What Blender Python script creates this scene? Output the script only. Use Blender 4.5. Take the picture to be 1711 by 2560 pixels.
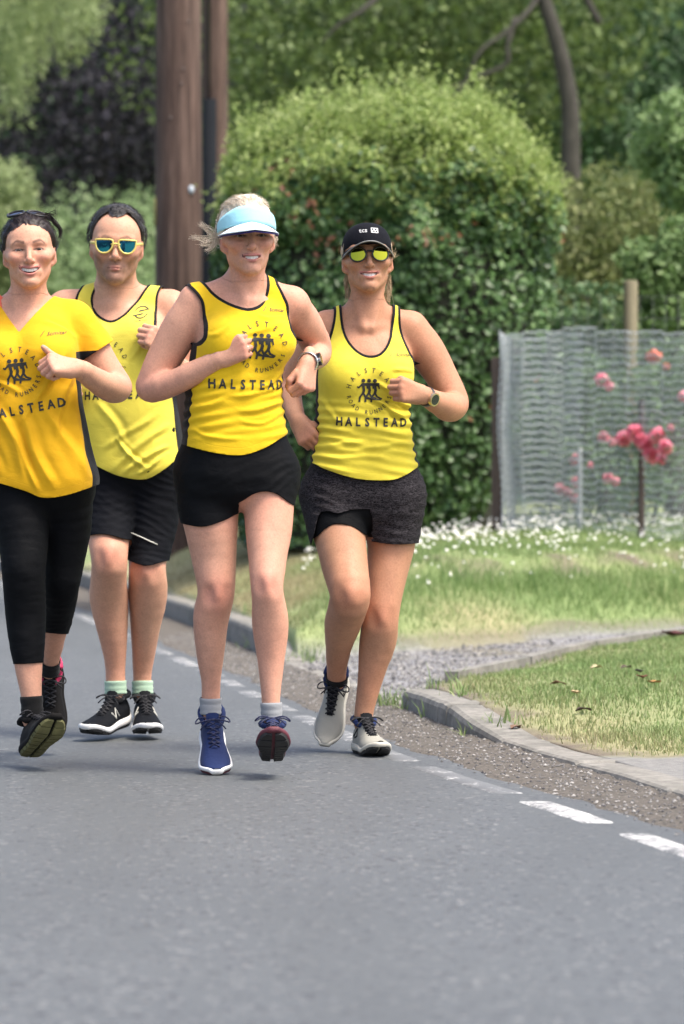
import bpy, bmesh, math, random
import numpy as np
from mathutils import Vector, Matrix
from mathutils.bvhtree import BVHTree

for _o in list(bpy.data.objects):
    bpy.data.objects.remove(_o)
SC = bpy.context.scene
COL = SC.collection
RNG = np.random.default_rng(7)
random.seed(7)

# ------------------------------------------------------------------ camera
CAM_H = 0.80            # crouching photographer
FPX = 8700.0            # focal length in photo pixels (1711 x 2560)
CX, HY = 855.5, 1240.0
cam_d = bpy.data.cameras.new('camera')
cam_d.sensor_fit = 'VERTICAL'
cam_d.sensor_height = 23.5
cam_d.lens = 23.5 * FPX / 2560.0
cam_d.shift_y = (HY - 1280.0) / 2560.0
cam_d.clip_start = 0.1
cam_d.clip_end = 2000
cam_d.dof.use_dof = True
cam_d.dof.focus_distance = 10.3
cam_d.dof.aperture_fstop = 2.9
cam = bpy.data.objects.new('camera', cam_d)
COL.objects.link(cam)
cam.location = (0, 0, CAM_H)
cam.rotation_euler = (math.pi / 2, 0, 0)
SC.camera = cam

# ------------------------------------------------------------------ sky, sun
SUN_EL, SUN_AZ = math.radians(62), math.radians(122)   # azimuth: clockwise from +Y towards +X ... behind-right of the runners
world = bpy.data.worlds.new('World')
SC.world = world
world.use_nodes = True
wn = world.node_tree
wn.nodes.clear()
_out = wn.nodes.new('ShaderNodeOutputWorld')
_bg = wn.nodes.new('ShaderNodeBackground')
_sky = wn.nodes.new('ShaderNodeTexSky')
_sky.sky_type = 'NISHITA'
_sky.sun_disc = False
_sky.sun_elevation = SUN_EL
_sky.sun_rotation = SUN_AZ
_sky.dust_density = 5.0
_sky.air_density = 0.8
_sky.ozone_density = 0.4
_bg.inputs['Strength'].default_value = 0.15
wn.links.new(_sky.outputs[0], _bg.inputs[0])
wn.links.new(_bg.outputs[0], _out.inputs[0])
sun_d = bpy.data.lights.new('sun', 'SUN')
sun_d.energy = 1.5
sun_d.angle = math.radians(18)
sun_d.color = (1.0, 0.96, 0.86)
sun = bpy.data.objects.new('sun', sun_d)
COL.objects.link(sun)
_sv = Vector((math.sin(SUN_AZ) * math.cos(SUN_EL), math.cos(SUN_AZ) * math.cos(SUN_EL), math.sin(SUN_EL)))
sun.rotation_euler = _sv.to_track_quat('Z', 'Y').to_euler()
sun.location = _sv * 30

SC.render.engine = 'CYCLES'
SC.view_settings.view_transform = 'Standard'
SC.view_settings.look = 'None'
SC.view_settings.gamma = 1.0
SC.view_settings.exposure = 1.32
SC.view_settings.use_curve_mapping = False
SC.cycles.max_bounces = 6
SC.cycles.transparent_max_bounces = 8
SC.cycles.use_denoising = True

# ------------------------------------------------------------------ helpers
def W(px, py, Y):
    """point of the place that the photograph shows at pixel (px, py) when it stands Y metres away"""
    return np.array([(px - CX) / FPX * Y, Y, CAM_H - (py - HY) / FPX * Y])

def tag(o, label=None, cat=None, group=None, kind=None):
    if label: o['label'] = label
    if cat: o['category'] = cat
    if group: o['group'] = group
    if kind: o['kind'] = kind
    return o

def empty(name, loc):
    o = bpy.data.objects.new(name, None)
    COL.objects.link(o)
    o.location = loc
    o.empty_display_size = 0.1
    return o

def mesh_np(name, V, F, smooth=True, midx=None):
    """fast mesh from arrays; F is (n,k) or a list of such arrays"""
    V = np.asarray(V, dtype=np.float32)
    Fs = F if isinstance(F, list) else [F]
    Fs = [np.asarray(f, dtype=np.int32) for f in Fs if len(f)]
    me = bpy.data.meshes.new(name)
    me.vertices.add(len(V))
    me.vertices.foreach_set('co', V.ravel())
    nl = sum(f.size for f in Fs)
    npoly = sum(len(f) for f in Fs)
    me.loops.add(nl)
    me.loops.foreach_set('vertex_index', np.concatenate([f.ravel() for f in Fs]))
    me.polygons.add(npoly)
    tot = np.concatenate([np.full(len(f), f.shape[1], np.int32) for f in Fs])
    st = np.concatenate([[0], np.cumsum(tot)[:-1]]).astype(np.int32)
    me.polygons.foreach_set('loop_start', st)
    me.polygons.foreach_set('loop_total', tot)
    me.polygons.foreach_set('use_smooth', np.full(npoly, smooth, dtype=bool))
    if midx is not None:
        me.polygons.foreach_set('material_index', np.asarray(midx, np.int32))
    me.update(calc_edges=True)
    me.validate()
    return me

def set_float(me, name, arr):
    a = me.attributes.new(name, 'FLOAT', 'POINT')
    a.data.foreach_set('value', np.asarray(arr, np.float32))

def set_color(me, name, arr):
    a = me.attributes.new(name, 'FLOAT_COLOR', 'POINT')
    c = np.ones((len(arr), 4), np.float32)
    c[:, :3] = arr
    a.data.foreach_set('color', c.ravel())

class MB:
    """collects simple shapes for one mesh"""
    def __init__(s):
        s.V = []; s.F3 = []; s.F4 = []; s.n = 0
    def add(s, V, F):
        V = np.asarray(V, float).reshape(-1, 3)
        F = np.asarray(F, int)
        if len(F):
            (s.F3 if F.shape[1] == 3 else s.F4).append(F + s.n)
        s.V.append(V); s.n += len(V)
        return s
    def box(s, c, half, R=None):
        c = np.asarray(c, float)
        v = np.array([[x, y, z] for x in (-1, 1) for y in (-1, 1) for z in (-1, 1)], float) * np.asarray(half, float)
        if R is not None: v = v @ np.asarray(R, float)
        f = [[0, 1, 3, 2], [4, 6, 7, 5], [0, 4, 5, 1], [2, 3, 7, 6], [0, 2, 6, 4], [1, 5, 7, 3]]
        return s.add(v + c, f)
    def tube(s, pts, rad, n=6, closed=False, flat=None, caps=True):
        pts = np.asarray(pts, float); m = len(pts)
        rad = np.broadcast_to(np.asarray(rad, float), (m,))
        if closed:
            t = np.roll(pts, -1, 0) - np.roll(pts, 1, 0)
        else:
            t = np.gradient(pts, axis=0)
        t /= np.linalg.norm(t, axis=1)[:, None] + 1e-12
        ref = np.array([0.13, 0.2, 1.0]) if abs(t[:, 2]).mean() < 0.8 else np.array([1.0, 0.2, 0.1])
        if flat is not None: ref = np.asarray(flat[0], float)
        a = ref - (t @ ref)[:, None] * t
        a /= np.linalg.norm(a, axis=1)[:, None] + 1e-12
        b = np.cross(t, a)
        ang = np.arange(n) / n * 2 * math.pi
        sa, sb = (1, 1) if flat is None else (flat[1], flat[2])
        ring = pts[:, None] + rad[:, None, None] * (sa * np.cos(ang)[None, :, None] * a[:, None] + sb * np.sin(ang)[None, :, None] * b[:, None])
        V = ring.reshape(-1, 3)
        F = []
        mm = m if closed else m - 1
        i = np.arange(mm)[:, None]; j = np.arange(n)[None]
        i2 = (i + 1) % m; j2 = (j + 1) % n
        F = np.stack([i * n + j, i * n + j2, i2 * n + j2, i2 * n + j], -1).reshape(-1, 4)
        base = s.n
        s.add(V, F)
        if caps and not closed:
            for e, o in ((0, 1), (m - 1, -1)):
                idx = np.arange(n) + e * n
                tri = np.array([[idx[0], idx[k + 1], idx[k]] if o > 0 else [idx[0], idx[k], idx[k + 1]] for k in range(1, n - 1)])
                s.F3.append(tri + base)
        return s
    def rings(s, R, close_u=True, cap0=False, cap1=False):
        """R: (m,n,3) rings of points"""
        R = np.asarray(R, float); m, n = R.shape[:2]
        i = np.arange(m - 1)[:, None]; j = np.arange(n if close_u else n - 1)[None]
        j2 = (j + 1) % n
        F = np.stack([i * n + j, i * n + j2, (i + 1) * n + j2, (i + 1) * n + j], -1).reshape(-1, 4)
        base = s.n
        s.add(R.reshape(-1, 3), F)
        for flag, e in ((cap0, 0), (cap1, m - 1)):
            if flag:
                c = R[e].mean(0)
                ci = s.n
                s.add([c], np.zeros((0, 3), int))
                tri = np.array([[ci, base + e * n + k, base + e * n + (k + 1) % n] for k in range(n)])
                s.F3.append(tri)
        return s
    def mesh(s, name, smooth=True):
        F = []
        if s.F3: F.append(np.concatenate(s.F3))
        if s.F4: F.append(np.concatenate(s.F4))
        return mesh_np(name, np.concatenate(s.V), F, smooth)
    def build(s, name, mat, parent=None, smooth=True, fix=True, origin=None):
        me = s.mesh(name, smooth)
        if fix:
            bm = bmesh.new(); bm.from_mesh(me)
            bmesh.ops.recalc_face_normals(bm, faces=bm.faces)
            bm.to_mesh(me); bm.free()
        return put(name, me, mat, parent, origin)

def put(name, me, mat, parent=None, origin=None):
    """link a mesh whose vertices are in world space; its origin is moved to a sensible place"""
    if origin is None:
        if parent is not None:
            origin = None
        else:
            co = np.zeros(len(me.vertices) * 3, np.float32); me.vertices.foreach_get('co', co)
            co = co.reshape(-1, 3)
            lo, hi = co.min(0), co.max(0)
            origin = Vector(((lo[0] + hi[0]) / 2, (lo[1] + hi[1]) / 2, lo[2]))
    o = bpy.data.objects.new(name, me)
    COL.objects.link(o)
    me.materials.clear()
    for m in (mat if isinstance(mat, (list, tuple)) else [mat]):
        me.materials.append(m)
    if parent is not None:
        w = Vector((0, 0, 0)); q = parent
        while q is not None:
            w += q.location; q = q.parent
        me.transform(Matrix.Translation(-w))
        o.parent = parent
    else:
        me.transform(Matrix.Translation(-Vector(origin)))
        o.location = Vector(origin)
    return o

# ------------------------------------------------------------------ materials
def srgb(r, g, b):
    f = lambda c: (c / 255 / 12.92) if c / 255 <= 0.04045 else ((c / 255 + 0.055) / 1.055) ** 2.4
    return (f(r), f(g), f(b))

class NT:
    def __init__(s, name):
        s.m = bpy.data.materials.new(name); s.m.use_nodes = True
        s.t = s.m.node_tree; s.t.nodes.clear()
        s.out = s.n('ShaderNodeOutputMaterial'); s.b = s.n('ShaderNodeBsdfPrincipled')
        s.t.links.new(s.b.outputs[0], s.out.inputs[0])
        s._co = None
    def n(s, typ, **kw):
        x = s.t.nodes.new(typ)
        for k, v in kw.items(): setattr(x, k, v)
        return x
    def l(s, a, b): s.t.links.new(a, b)
    def co(s, obj=True):
        if s._co is None: s._co = s.n('ShaderNodeTexCoord')
        return s._co.outputs['Object' if obj else 'Generated']
    def pos(s): return s.n('ShaderNodeNewGeometry').outputs['Position']
    def attr(s, name, out='Fac'):
        a = s.n('ShaderNodeAttribute'); a.attribute_name = name; return a.outputs[out]
    def val(s, sock, v):
        if hasattr(v, 'links') or hasattr(v, 'is_linked'): s.l(v, sock)
        else: sock.default_value = v
    def math(s, op, a, b=0.0, clamp=False):
        x = s.n('ShaderNodeMath', operation=op); x.use_clamp = clamp
        s.val(x.inputs[0], a); s.val(x.inputs[1], b); return x.outputs[0]
    def noise(s, vec, scale, detail=3, rough=0.55, dist=0.0, out='Fac'):
        x = s.n('ShaderNodeTexNoise'); s.l(vec, x.inputs['Vector'])
        x.inputs['Scale'].default_value = scale; x.inputs['Detail'].default_value = detail
        x.inputs['Roughness'].default_value = rough; x.inputs['Distortion'].default_value = dist
        return x.outputs[out]
    def vor(s, vec, scale, feature='F1', out='Distance'):
        x = s.n('ShaderNodeTexVoronoi'); x.feature = feature; s.l(vec, x.inputs['Vector'])
        x.inputs['Scale'].default_value = scale; return x.outputs[out]
    def scalev(s, vec, sc):
        x = s.n('ShaderNodeMapping'); s.l(vec, x.inputs['Vector']); x.inputs['Scale'].default_value = sc; return x.outputs[0]
    def ramp(s, f, stops):
        x = s.n('ShaderNodeValToRGB'); s.l(f, x.inputs[0]); e = x.color_ramp.elements
        while len(e) < len(stops): e.new(0.5)
        for k, (p, c) in enumerate(stops):
            e[k].position = p; e[k].color = (c[0], c[1], c[2], 1) if not isinstance(c, (int, float)) else (c, c, c, 1)
        return x.outputs[0]
    def mix(s, f, a, b, typ='MIX'):
        x = s.n('ShaderNodeMix', data_type='RGBA', blend_type=typ)
        s.val(x.inputs['Factor'], f)
        for sock, v in ((x.inputs['A'], a), (x.inputs['B'], b)):
            if hasattr(v, 'is_linked'): s.l(v, sock)
            else: sock.default_value = (v[0], v[1], v[2], 1)
        return x.outputs['Result']
    def range(s, v, a, b, c=0.0, d=1.0):
        x = s.n('ShaderNodeMapRange'); s.l(v, x.inputs[0])
        for k, q in zip(range(1, 5), (a, b, c, d)): x.inputs[k].default_value = q
        return x.outputs[0]
    def bump(s, h, strength=0.3, dist=0.01):
        x = s.n('ShaderNodeBump'); s.l(h, x.inputs['Height']); x.inputs['Strength'].default_value = strength
        x.inputs['Distance'].default_value = dist; s.l(x.outputs[0], s.b.inputs['Normal'])
        return x
    def color(s, c):
        if hasattr(c, 'is_linked'): s.l(c, s.b.inputs['Base Color'])
        else: s.b.inputs['Base Color'].default_value = (c[0], c[1], c[2], 1)
    def set(s, **kw):
        for k, v in kw.items():
            s.val(s.b.inputs[k.replace('_', ' ')], v)
        return s

def plain(name, col, rough=0.6, var=0.12, scale=30, bump=0.0, bscale=200, metallic=0.0, spec=0.5):
    t = NT(name)
    f = t.noise(t.co(), scale, 4)
    c2 = tuple(x * (1 - var) for x in col); c1 = tuple(min(1, x * (1 + var)) for x in col)
    t.color(t.ramp(f, [(0.3, c2), (0.7, c1)]))
    t.set(Roughness=rough, Metallic=metallic)
    t.b.inputs['Specular IOR Level'].default_value = spec
    if bump: t.bump(t.noise(t.co(), bscale, 3), bump, 0.002)
    return t.m
# ------------------------------------------------------------------ implicit-surface modelling (bodies and clothes)
def _n(v):
    v = np.asarray(v, float); return v / (np.linalg.norm(v) + 1e-12)

def smin(a, b, k):
    h = np.clip(0.5 + 0.5 * (b - a) / k, 0, 1)
    return b + (a - b) * h - k * h * (1 - h)

class Frame:
    """left-right / forward / up frame; local (x right in the picture, y forward, z up)"""
    def __init__(s, o, yaw=0, pitch=0, roll=0, sc=1.0, axes=None):
        s.o = np.asarray(o, float); s.s = sc
        if axes is not None:
            s.A = np.array([_n(a) for a in axes])
        else:
            y, p, r = map(math.radians, (yaw, pitch, roll))
            f = np.array([math.sin(y), -math.cos(y), 0]); x = np.array([math.cos(y), math.sin(y), 0]); u = np.array([0, 0, 1.0])
            f, u = f * math.cos(p) + u * math.sin(p), u * math.cos(p) - f * math.sin(p)
            x, u = x * math.cos(r) + u * math.sin(r), u * math.cos(r) - x * math.sin(r)
            s.A = np.array([x, f, u])
    def to(s, P): return (P - s.o) @ s.A.T / s.s
    def fr(s, L): return s.o + (np.asarray(L, float) * s.s) @ s.A

class Op:
    __slots__ = ('fn', 'c', 'R', 'mode', 'k')
    def __init__(s, fn, c, R, mode='u', k=0.0):
        s.fn, s.c, s.R, s.mode, s.k = fn, np.asarray(c, float), R, mode, k

def RC(a, b, ra, rb, k=0.0, mode='u', fl=None, fs=1.0, fr=None):
    """tapered capsule; fl/fs flattens or deepens it along a direction"""
    sc = 1.0
    if fr is not None:
        a, b = fr.fr(a), fr.fr(b); sc = fr.s
    a = np.asarray(a, float); b = np.asarray(b, float); ra *= sc; rb *= sc
    ab = b - a; L2 = ab @ ab + 1e-12
    f = None if fl is None else _n(fl)
    if f is not None:
        M = np.eye(3) - np.outer(f, f) * (1 - 1 / fs); ab2 = ab @ M
    else:
        M = None; ab2 = ab
    l2 = ab2 @ ab2 + 1e-12
    def fn(P):
        q = P - a
        if M is not None: q = q @ M
        qa = q @ ab2
        t = np.clip(qa / l2, 0, 1)
        d2 = np.einsum('...i,...i->...', q, q) + t * (t * l2 - 2 * qa)
        return np.sqrt(np.maximum(d2, 0)) - (ra + (rb - ra) * t)
    return Op(fn, (a + b) / 2, math.sqrt(L2) / 2 + max(ra, rb) * max(1, fs), mode, k * sc)

def EL(c, r, k=0.0, mode='u', fr=None, bend=None):
    """ellipsoid in a frame"""
    r = np.asarray(r, float); c = np.asarray(c, float)
    def fn(P):
        q = (fr.to(P) if fr is not None else P) - c
        if bend is not None:
            q = q.copy(); q[..., 2] -= bend * q[..., 0] ** 2
        q = q / r
        k0 = np.sqrt(np.einsum('...i,...i->...', q, q)) + 1e-9
        q = q / r
        k1 = np.sqrt(np.einsum('...i,...i->...', q, q)) + 1e-9
        return k0 * (k0 - 1) / k1 * (fr.s if fr is not None else 1.0)
    sc = fr.s if fr is not None else 1.0
    return Op(fn, fr.fr(c) if fr is not None else c, r.max() * sc * (1.0 if bend is None else 1.2), mode, k * sc)

def LOFT(fr, secs, k=0.0, pad=0.0, exp=2.4, cap=0.03):
    """stack of super-elliptic sections (w, uc, vc, rx, ry) in a frame whose axes are (u, forward, w)"""
    S = np.array(secs, float)
    S = S[np.argsort(S[:, 0])]
    w0, w1 = S[0, 0], S[-1, 0]
    ww = np.linspace(w0, w1, 80)
    # smooth interpolation of the sections
    cols = [np.interp(ww, S[:, 0], S[:, i]) for i in range(1, 5)]
    ker = np.hanning(11); ker /= ker.sum()
    cols = [np.convolve(np.pad(c, 5, mode='edge'), ker, 'valid') for c in cols]
    def fn(P):
        q = fr.to(P)
        w = q[..., 2]
        uc, vc, rx, ry = [np.interp(w, ww, c) for c in cols]
        rx = rx + pad; ry = ry + pad
        a = np.abs((q[..., 0] - uc) / rx) ** exp + np.abs((q[..., 1] - vc) / ry) ** exp
        rho = a ** (1 / exp)
        d = (rho - 1) * np.minimum(rx, ry) * (0.5 + 0.5 * np.minimum(1, 1))
        e = np.maximum(w - (w1 + pad), (w0 - pad) - w)
        return -smin(-d, -e, cap)
    c = fr.fr([0, 0, (w0 + w1) / 2])
    R = math.hypot((w1 - w0) / 2 + pad, S[:, 3].max() + pad + np.abs(S[:, 1]).max())
    return Op(fn, c, R, 'u', k)

MARG = 0.07
class Field:
    """groups of ops; each group is joined to the first with a blend that fades away from its joint"""
    def __init__(s): s.g = []; s.off = 0.0; s.post = None
    def group(s, ops, joint=None, k=0.0, r=0.1):
        s.g.append((ops, None if joint is None else np.asarray(joint, float), k, r)); return s
    def ev(s, P, C, Rb, marg=None):
        """P (nb,m,3), chunk centres C, chunk radii Rb"""
        res = None
        for ops, j, kk, rr in s.g:
            f = np.full(P.shape[:2], 0.12)
            for op in ops:
                mg = (max(op.k, kk) + 0.008 + abs(s.off)) if marg is None else marg
                sel = np.nonzero(((C - op.c) ** 2).sum(1) < (op.R + Rb + mg) ** 2)[0]
                if not len(sel): continue
                d = op.fn(P[sel]); old = f[sel]
                if op.mode == 'u': new = np.minimum(old, d) if op.k == 0 else smin(old, d, op.k)
                else: new = np.maximum(old, -d) if op.k == 0 else -smin(-old, d, op.k)
                f[sel] = new
            if res is None: res = f
            elif j is None: res = np.minimum(res, f)
            else:
                k = kk * np.exp(-((P - j) ** 2).sum(-1) / rr ** 2) + 0.0012
                res = smin(res, f, k)
        if s.post is not None: res = s.post(P, res)
        return res - s.off
    def at(s, V, n=128, marg=None):
        """field at loose points (spatially coherent order)"""
        V = np.asarray(V, float); N = len(V); m = -(-N // n)
        P = np.concatenate([V, np.repeat(V[-1:], m * n - N, 0)]).reshape(m, n, 3)
        C = P.mean(1); R = np.sqrt(((P - C[:, None]) ** 2).sum(-1).max(1))
        return s.ev(P, C, R, marg).ravel()[:N]
    def grad(s, V, e=0.0015):
        K = np.array([[1, -1, -1], [-1, -1, 1], [-1, 1, -1], [1, 1, 1]], float)
        g = 0; f0 = 0
        for k in K:
            v = s.at(V + e * k); g = g + v[:, None] * k; f0 = f0 + v
        return f0 / 4, g / (4 * e)
    def project(s, V, it=1, lim=0.004):
        for _ in range(it):
            f, g = s.grad(V)
            st = (f / np.maximum((g * g).sum(1), 0.2))[:, None] * g
            ln = np.linalg.norm(st, axis=1)[:, None]
            V = V - st * np.minimum(1, lim / (ln + 1e-12))
        return V

def polygonise(F, lo, hi, h, proj=1):
    """surface nets over sparse blocks of 8 cells"""
    lo = np.asarray(lo, float); hi = np.asarray(hi, float)
    B = 8 * h
    nb = np.ceil((hi - lo) / B).astype(int) + 1
    gi = np.stack(np.meshgrid(*[np.arange(k) for k in nb], indexing='ij'), -1).reshape(-1, 3)
    cen = lo + (gi + 0.5) * B
    fc = F.at(cen, 64, MARG)
    act = np.abs(fc) < B * 0.87 * 1.12 + 0.003
    gi = gi[act]; cen = cen[act]
    loc = np.stack(np.meshgrid(*[np.arange(9)] * 3, indexing='ij'), -1).reshape(-1, 3)
    N = nb * 8 + 2
    key = lambda c: (c[..., 0] * N[1] + c[..., 1]) * N[2] + c[..., 2]
    ckeys, cpos, quads = [], [], []
    for s in range(0, len(gi), 700):
        g = gi[s:s + 700]
        base = g * 8
        P = lo + (base[:, None] + loc[None]) * h
        f = F.ev(P, cen[s:s + 700], np.full(len(g), B * 0.87)).reshape(-1, 9, 9, 9)
        sg = f < 0
        c8 = [(a, b, c) for a in (0, 1) for b in (0, 1) for c in (0, 1)]
        cnt = sum(sg[:, a:a + 8, b:b + 8, c:c + 8].astype(int) for a, b, c in c8)
        ib, ix, iy, iz = np.nonzero((cnt > 0) & (cnt < 8))
        cell = base[ib] + np.stack([ix, iy, iz], 1)
        acc = np.zeros((len(ib), 3)); num = np.zeros(len(ib))
        for a, b, c in c8:
            for ax in range(3):
                q = [a, b, c]
                if q[ax]: continue
                q2 = list(q); q2[ax] = 1
                f0 = f[ib, ix + q[0], iy + q[1], iz + q[2]]; f1 = f[ib, ix + q2[0], iy + q2[1], iz + q2[2]]
                x = (f0 < 0) != (f1 < 0)
                t = np.where(x, f0 / np.where(x, f0 - f1, 1), 0)
                p = np.tile(np.array(q, float), (len(ib), 1)); p[:, ax] += t
                acc += np.where(x[:, None], p, 0); num += x
        ckeys.append(key(cell)); cpos.append(lo + (cell + acc / num[:, None]) * h)
        for ax in range(3):
            sl0 = (slice(None), slice(0, 8), slice(0, 8), slice(0, 8))
            sl1 = list(sl0); sl1[1 + ax] = slice(1, 9)
            s0 = sg[sl0]; s1 = sg[tuple(sl1)]
            ib, ix, iy, iz = np.nonzero(s0 != s1)
            pt = base[ib] + np.stack([ix, iy, iz], 1)
            a1, a2 = (ax + 1) % 3, (ax + 2) % 3
            d1 = np.zeros(3, int); d1[a1] = 1
            d2 = np.zeros(3, int); d2[a2] = 1
            q = np.stack([key(pt - d1 - d2), key(pt - d2), key(pt), key(pt - d1)], 1)
            flip = ~s0[ib, ix, iy, iz]
            q[flip] = q[flip][:, ::-1]
            quads.append(q)
    keys = np.concatenate(ckeys); V = np.concatenate(cpos); Q = np.concatenate(quads)
    uk, first = np.unique(keys, return_index=True)
    pos = np.searchsorted(uk, Q); pos = np.clip(pos, 0, len(uk) - 1)
    ok = (uk[pos] == Q).all(1)
    Q = first[pos[ok]]
    if proj: V = F.project(V, proj, h)
    used = np.unique(Q)
    remap = np.full(len(V), -1); remap[used] = np.arange(len(used))
    return V[used], remap[Q]

def subdivide(V, Q, mask, F=None, it=1):
    """split the quads in mask into four; new points are projected onto the surface"""
    A = Q[mask]; rest = Q[~mask]
    e = np.concatenate([A[:, [0, 1]], A[:, [1, 2]], A[:, [2, 3]], A[:, [3, 0]]])
    es = np.sort(e, 1)
    ue, inv = np.unique(es, axis=0, return_inverse=True); inv = inv.ravel()
    n = len(A); nv = len(V)
    mid = V[ue].mean(1); cen = V[A].mean(1)
    re = np.sort(np.concatenate([rest[:, [0, 1]], rest[:, [1, 2]], rest[:, [2, 3]], rest[:, [3, 0]]]), 1)
    big = int(nv) + 1
    fixed = np.isin(ue[:, 0] * big + ue[:, 1], re[:, 0] * big + re[:, 1])
    m = [nv + inv[i * n:(i + 1) * n] for i in range(4)]
    c = nv + len(ue) + np.arange(n)
    new = np.concatenate([np.stack([A[:, 0], m[0], c, m[3]], 1), np.stack([m[0], A[:, 1], m[1], c], 1),
                          np.stack([c, m[1], A[:, 2], m[2]], 1), np.stack([m[3], c, m[2], A[:, 3]], 1)])
    if F is not None:
        # keep neighbouring points together for fast culling
        allp = np.concatenate([mid, cen]); o = np.argsort(np.round(allp[:, 2] * 40) * 1000 + allp[:, 0] * 10)
        pr = F.project(allp[o], it, 0.002); tmp = np.empty_like(allp); tmp[o] = pr
        mid2, cen = tmp[:len(mid)], tmp[len(mid):]
        mid = np.where(fixed[:, None], mid, mid2)
    return np.concatenate([V, mid, cen]), np.concatenate([rest, new])

def tris(Q): return np.concatenate([Q[:, [0, 1, 2]], Q[:, [0, 2, 3]]])

def clip(V, T, g, attrs=()):
    """keep the part of a triangle mesh where g > 0; cuts triangles exactly"""
    ins = g > 0
    c = ins[T].sum(1)
    keep = [T[c == 3]]
    newV = []; pairs = []; out = []
    one = T[c == 1]; two = T[c == 2]
    r1 = np.argmax(ins[one], 1); r2 = np.argmin(ins[two], 1)
    rot = lambda A, r: np.stack([A[np.arange(len(A)), (r + i) % 3] for i in range(3)], 1) if len(A) else A.reshape(0, 3)
    one = rot(one, r1); two = rot(two, r2)
    E = np.concatenate([one[:, [0, 1]], one[:, [0, 2]], two[:, [0, 1]], two[:, [0, 2]]])
    attrs = [np.asarray(a, float) for a in attrs]
    if len(E):
        es = np.sort(E, 1); ue, inv = np.unique(es, axis=0, return_inverse=True); inv = inv.ravel()
        t = g[ue[:, 0]] / (g[ue[:, 0]] - g[ue[:, 1]])
        lerp = lambda A: A[ue[:, 0]] + (A[ue[:, 1]] - A[ue[:, 0]]) * (t if A.ndim == 1 else t[:, None])
        nv = len(V); ids = nv + inv
        a, b = len(one), len(two)
        i0, i1, i2, i3 = ids[:a], ids[a:2 * a], ids[2 * a:2 * a + b], ids[2 * a + b:]
        keep += [np.stack([one[:, 0], i0, i1], 1), np.stack([i2, two[:, 1], two[:, 2]], 1), np.stack([i2, two[:, 2], i3], 1)]
        V = np.concatenate([V, lerp(V)])
        attrs = [np.concatenate([A, lerp(A)]) for A in attrs]
        g = np.concatenate([g, np.zeros(len(ue))])
    T = np.concatenate(keep)
    used = np.unique(T); rm = np.full(len(V), -1); rm[used] = np.arange(len(used))
    return V[used], rm[T], g[used], [A[used] for A in attrs]

def vnoise(P, scale, seed=0):
    """cheap smooth value noise, -1..1"""
    q = np.asarray(P, float) * scale + seed * 17.31
    i = np.floor(q).astype(np.int64); f = q - i; f = f * f * (3 - 2 * f)
    def hsh(a):
        n = a[..., 0] * 374761393 + a[..., 1] * 668265263 + a[..., 2] * 1274126177
        n = (n ^ (n >> 13)) * 1103515245
        return ((n ^ (n >> 16)) & 0xffff) / 32767.5 - 1
    r = 0
    for dx in (0, 1):
        for dy in (0, 1):
            for dz in (0, 1):
                w = (f[..., 0] if dx else 1 - f[..., 0]) * (f[..., 1] if dy else 1 - f[..., 1]) * (f[..., 2] if dz else 1 - f[..., 2])
                r = r + w * hsh(i + np.array([dx, dy, dz]))
    return r

def ss(a, b, x):
    t = np.clip((x - a) / (b - a), 0, 1); return t * t * (3 - 2 * t)

def catmull(P, n=4):
    P = np.asarray(P, float)
    Q = np.vstack([2 * P[0] - P[1], P, 2 * P[-1] - P[-2]])
    out = []
    for i in range(1, len(Q) - 2):
        p0, p1, p2, p3 = Q[i - 1], Q[i], Q[i + 1], Q[i + 2]
        for t in np.arange(n) / n:
            out.append(0.5 * ((2 * p1) + (-p0 + p2) * t + (2 * p0 - 5 * p1 + 4 * p2 - p3) * t * t + (-p0 + 3 * p1 - 3 * p2 + p3) * t ** 3))
    out.append(P[-1])
    return np.array(out)

# ------------------------------------------------------------------ road, kerb, verge, driveway, bank
KP = np.array([(-4, 3.9), (2, 2.45), (4, 1.95), (7, 1.28), (8.97, 0.88), (11.45, 0.397), (12.84, 0.226), (16.4, -0.31), (18.96, -0.62), (22.2, -1.09), (30, -2.25), (45, -5.4), (60, -9.6), (80, -16.5)])
EP = np.array([(-4, 3.5), (2, 2.07), (4, 1.58), (7, 0.93), (8.22, 0.694), (9.09, 0.507), (10.2, 0.24), (12.6, -0.15), (14.2, -0.39), (15.5, -0.56), (18.3, -1.0), (24, -1.86), (33, -3.3), (45, -5.95), (60, -10.1), (80, -17)])
_yy = np.linspace(-4, 80, 600)
def _smooth(P):
    v = np.interp(_yy, P[:, 0], P[:, 1]); k = np.hanning(15); k /= k.sum()
    return np.convolve(np.pad(v, 7, mode='reflect', reflect_type='odd'), k, 'valid')
_K, _E = _smooth(KP), _smooth(EP)
Kx = lambda y: np.interp(y, _yy, _K)
Ex = lambda y: np.interp(y, _yy, _E)
BP = np.array([(-3.0, 16.2), (-0.31, 16.5), (0.25, 17.0), (1.2, 18.0), (2.2, 19.2), (4, 20.8), (12, 27)])
Yb = lambda x: np.interp(x, BP[:, 0], BP[:, 1])
Ye = lambda x: 13.35 + (x - 0.395) * 2.6
def kerb_top(y): return 0.034 + 0.060 * ss(11.0, 11.9, y)
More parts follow.
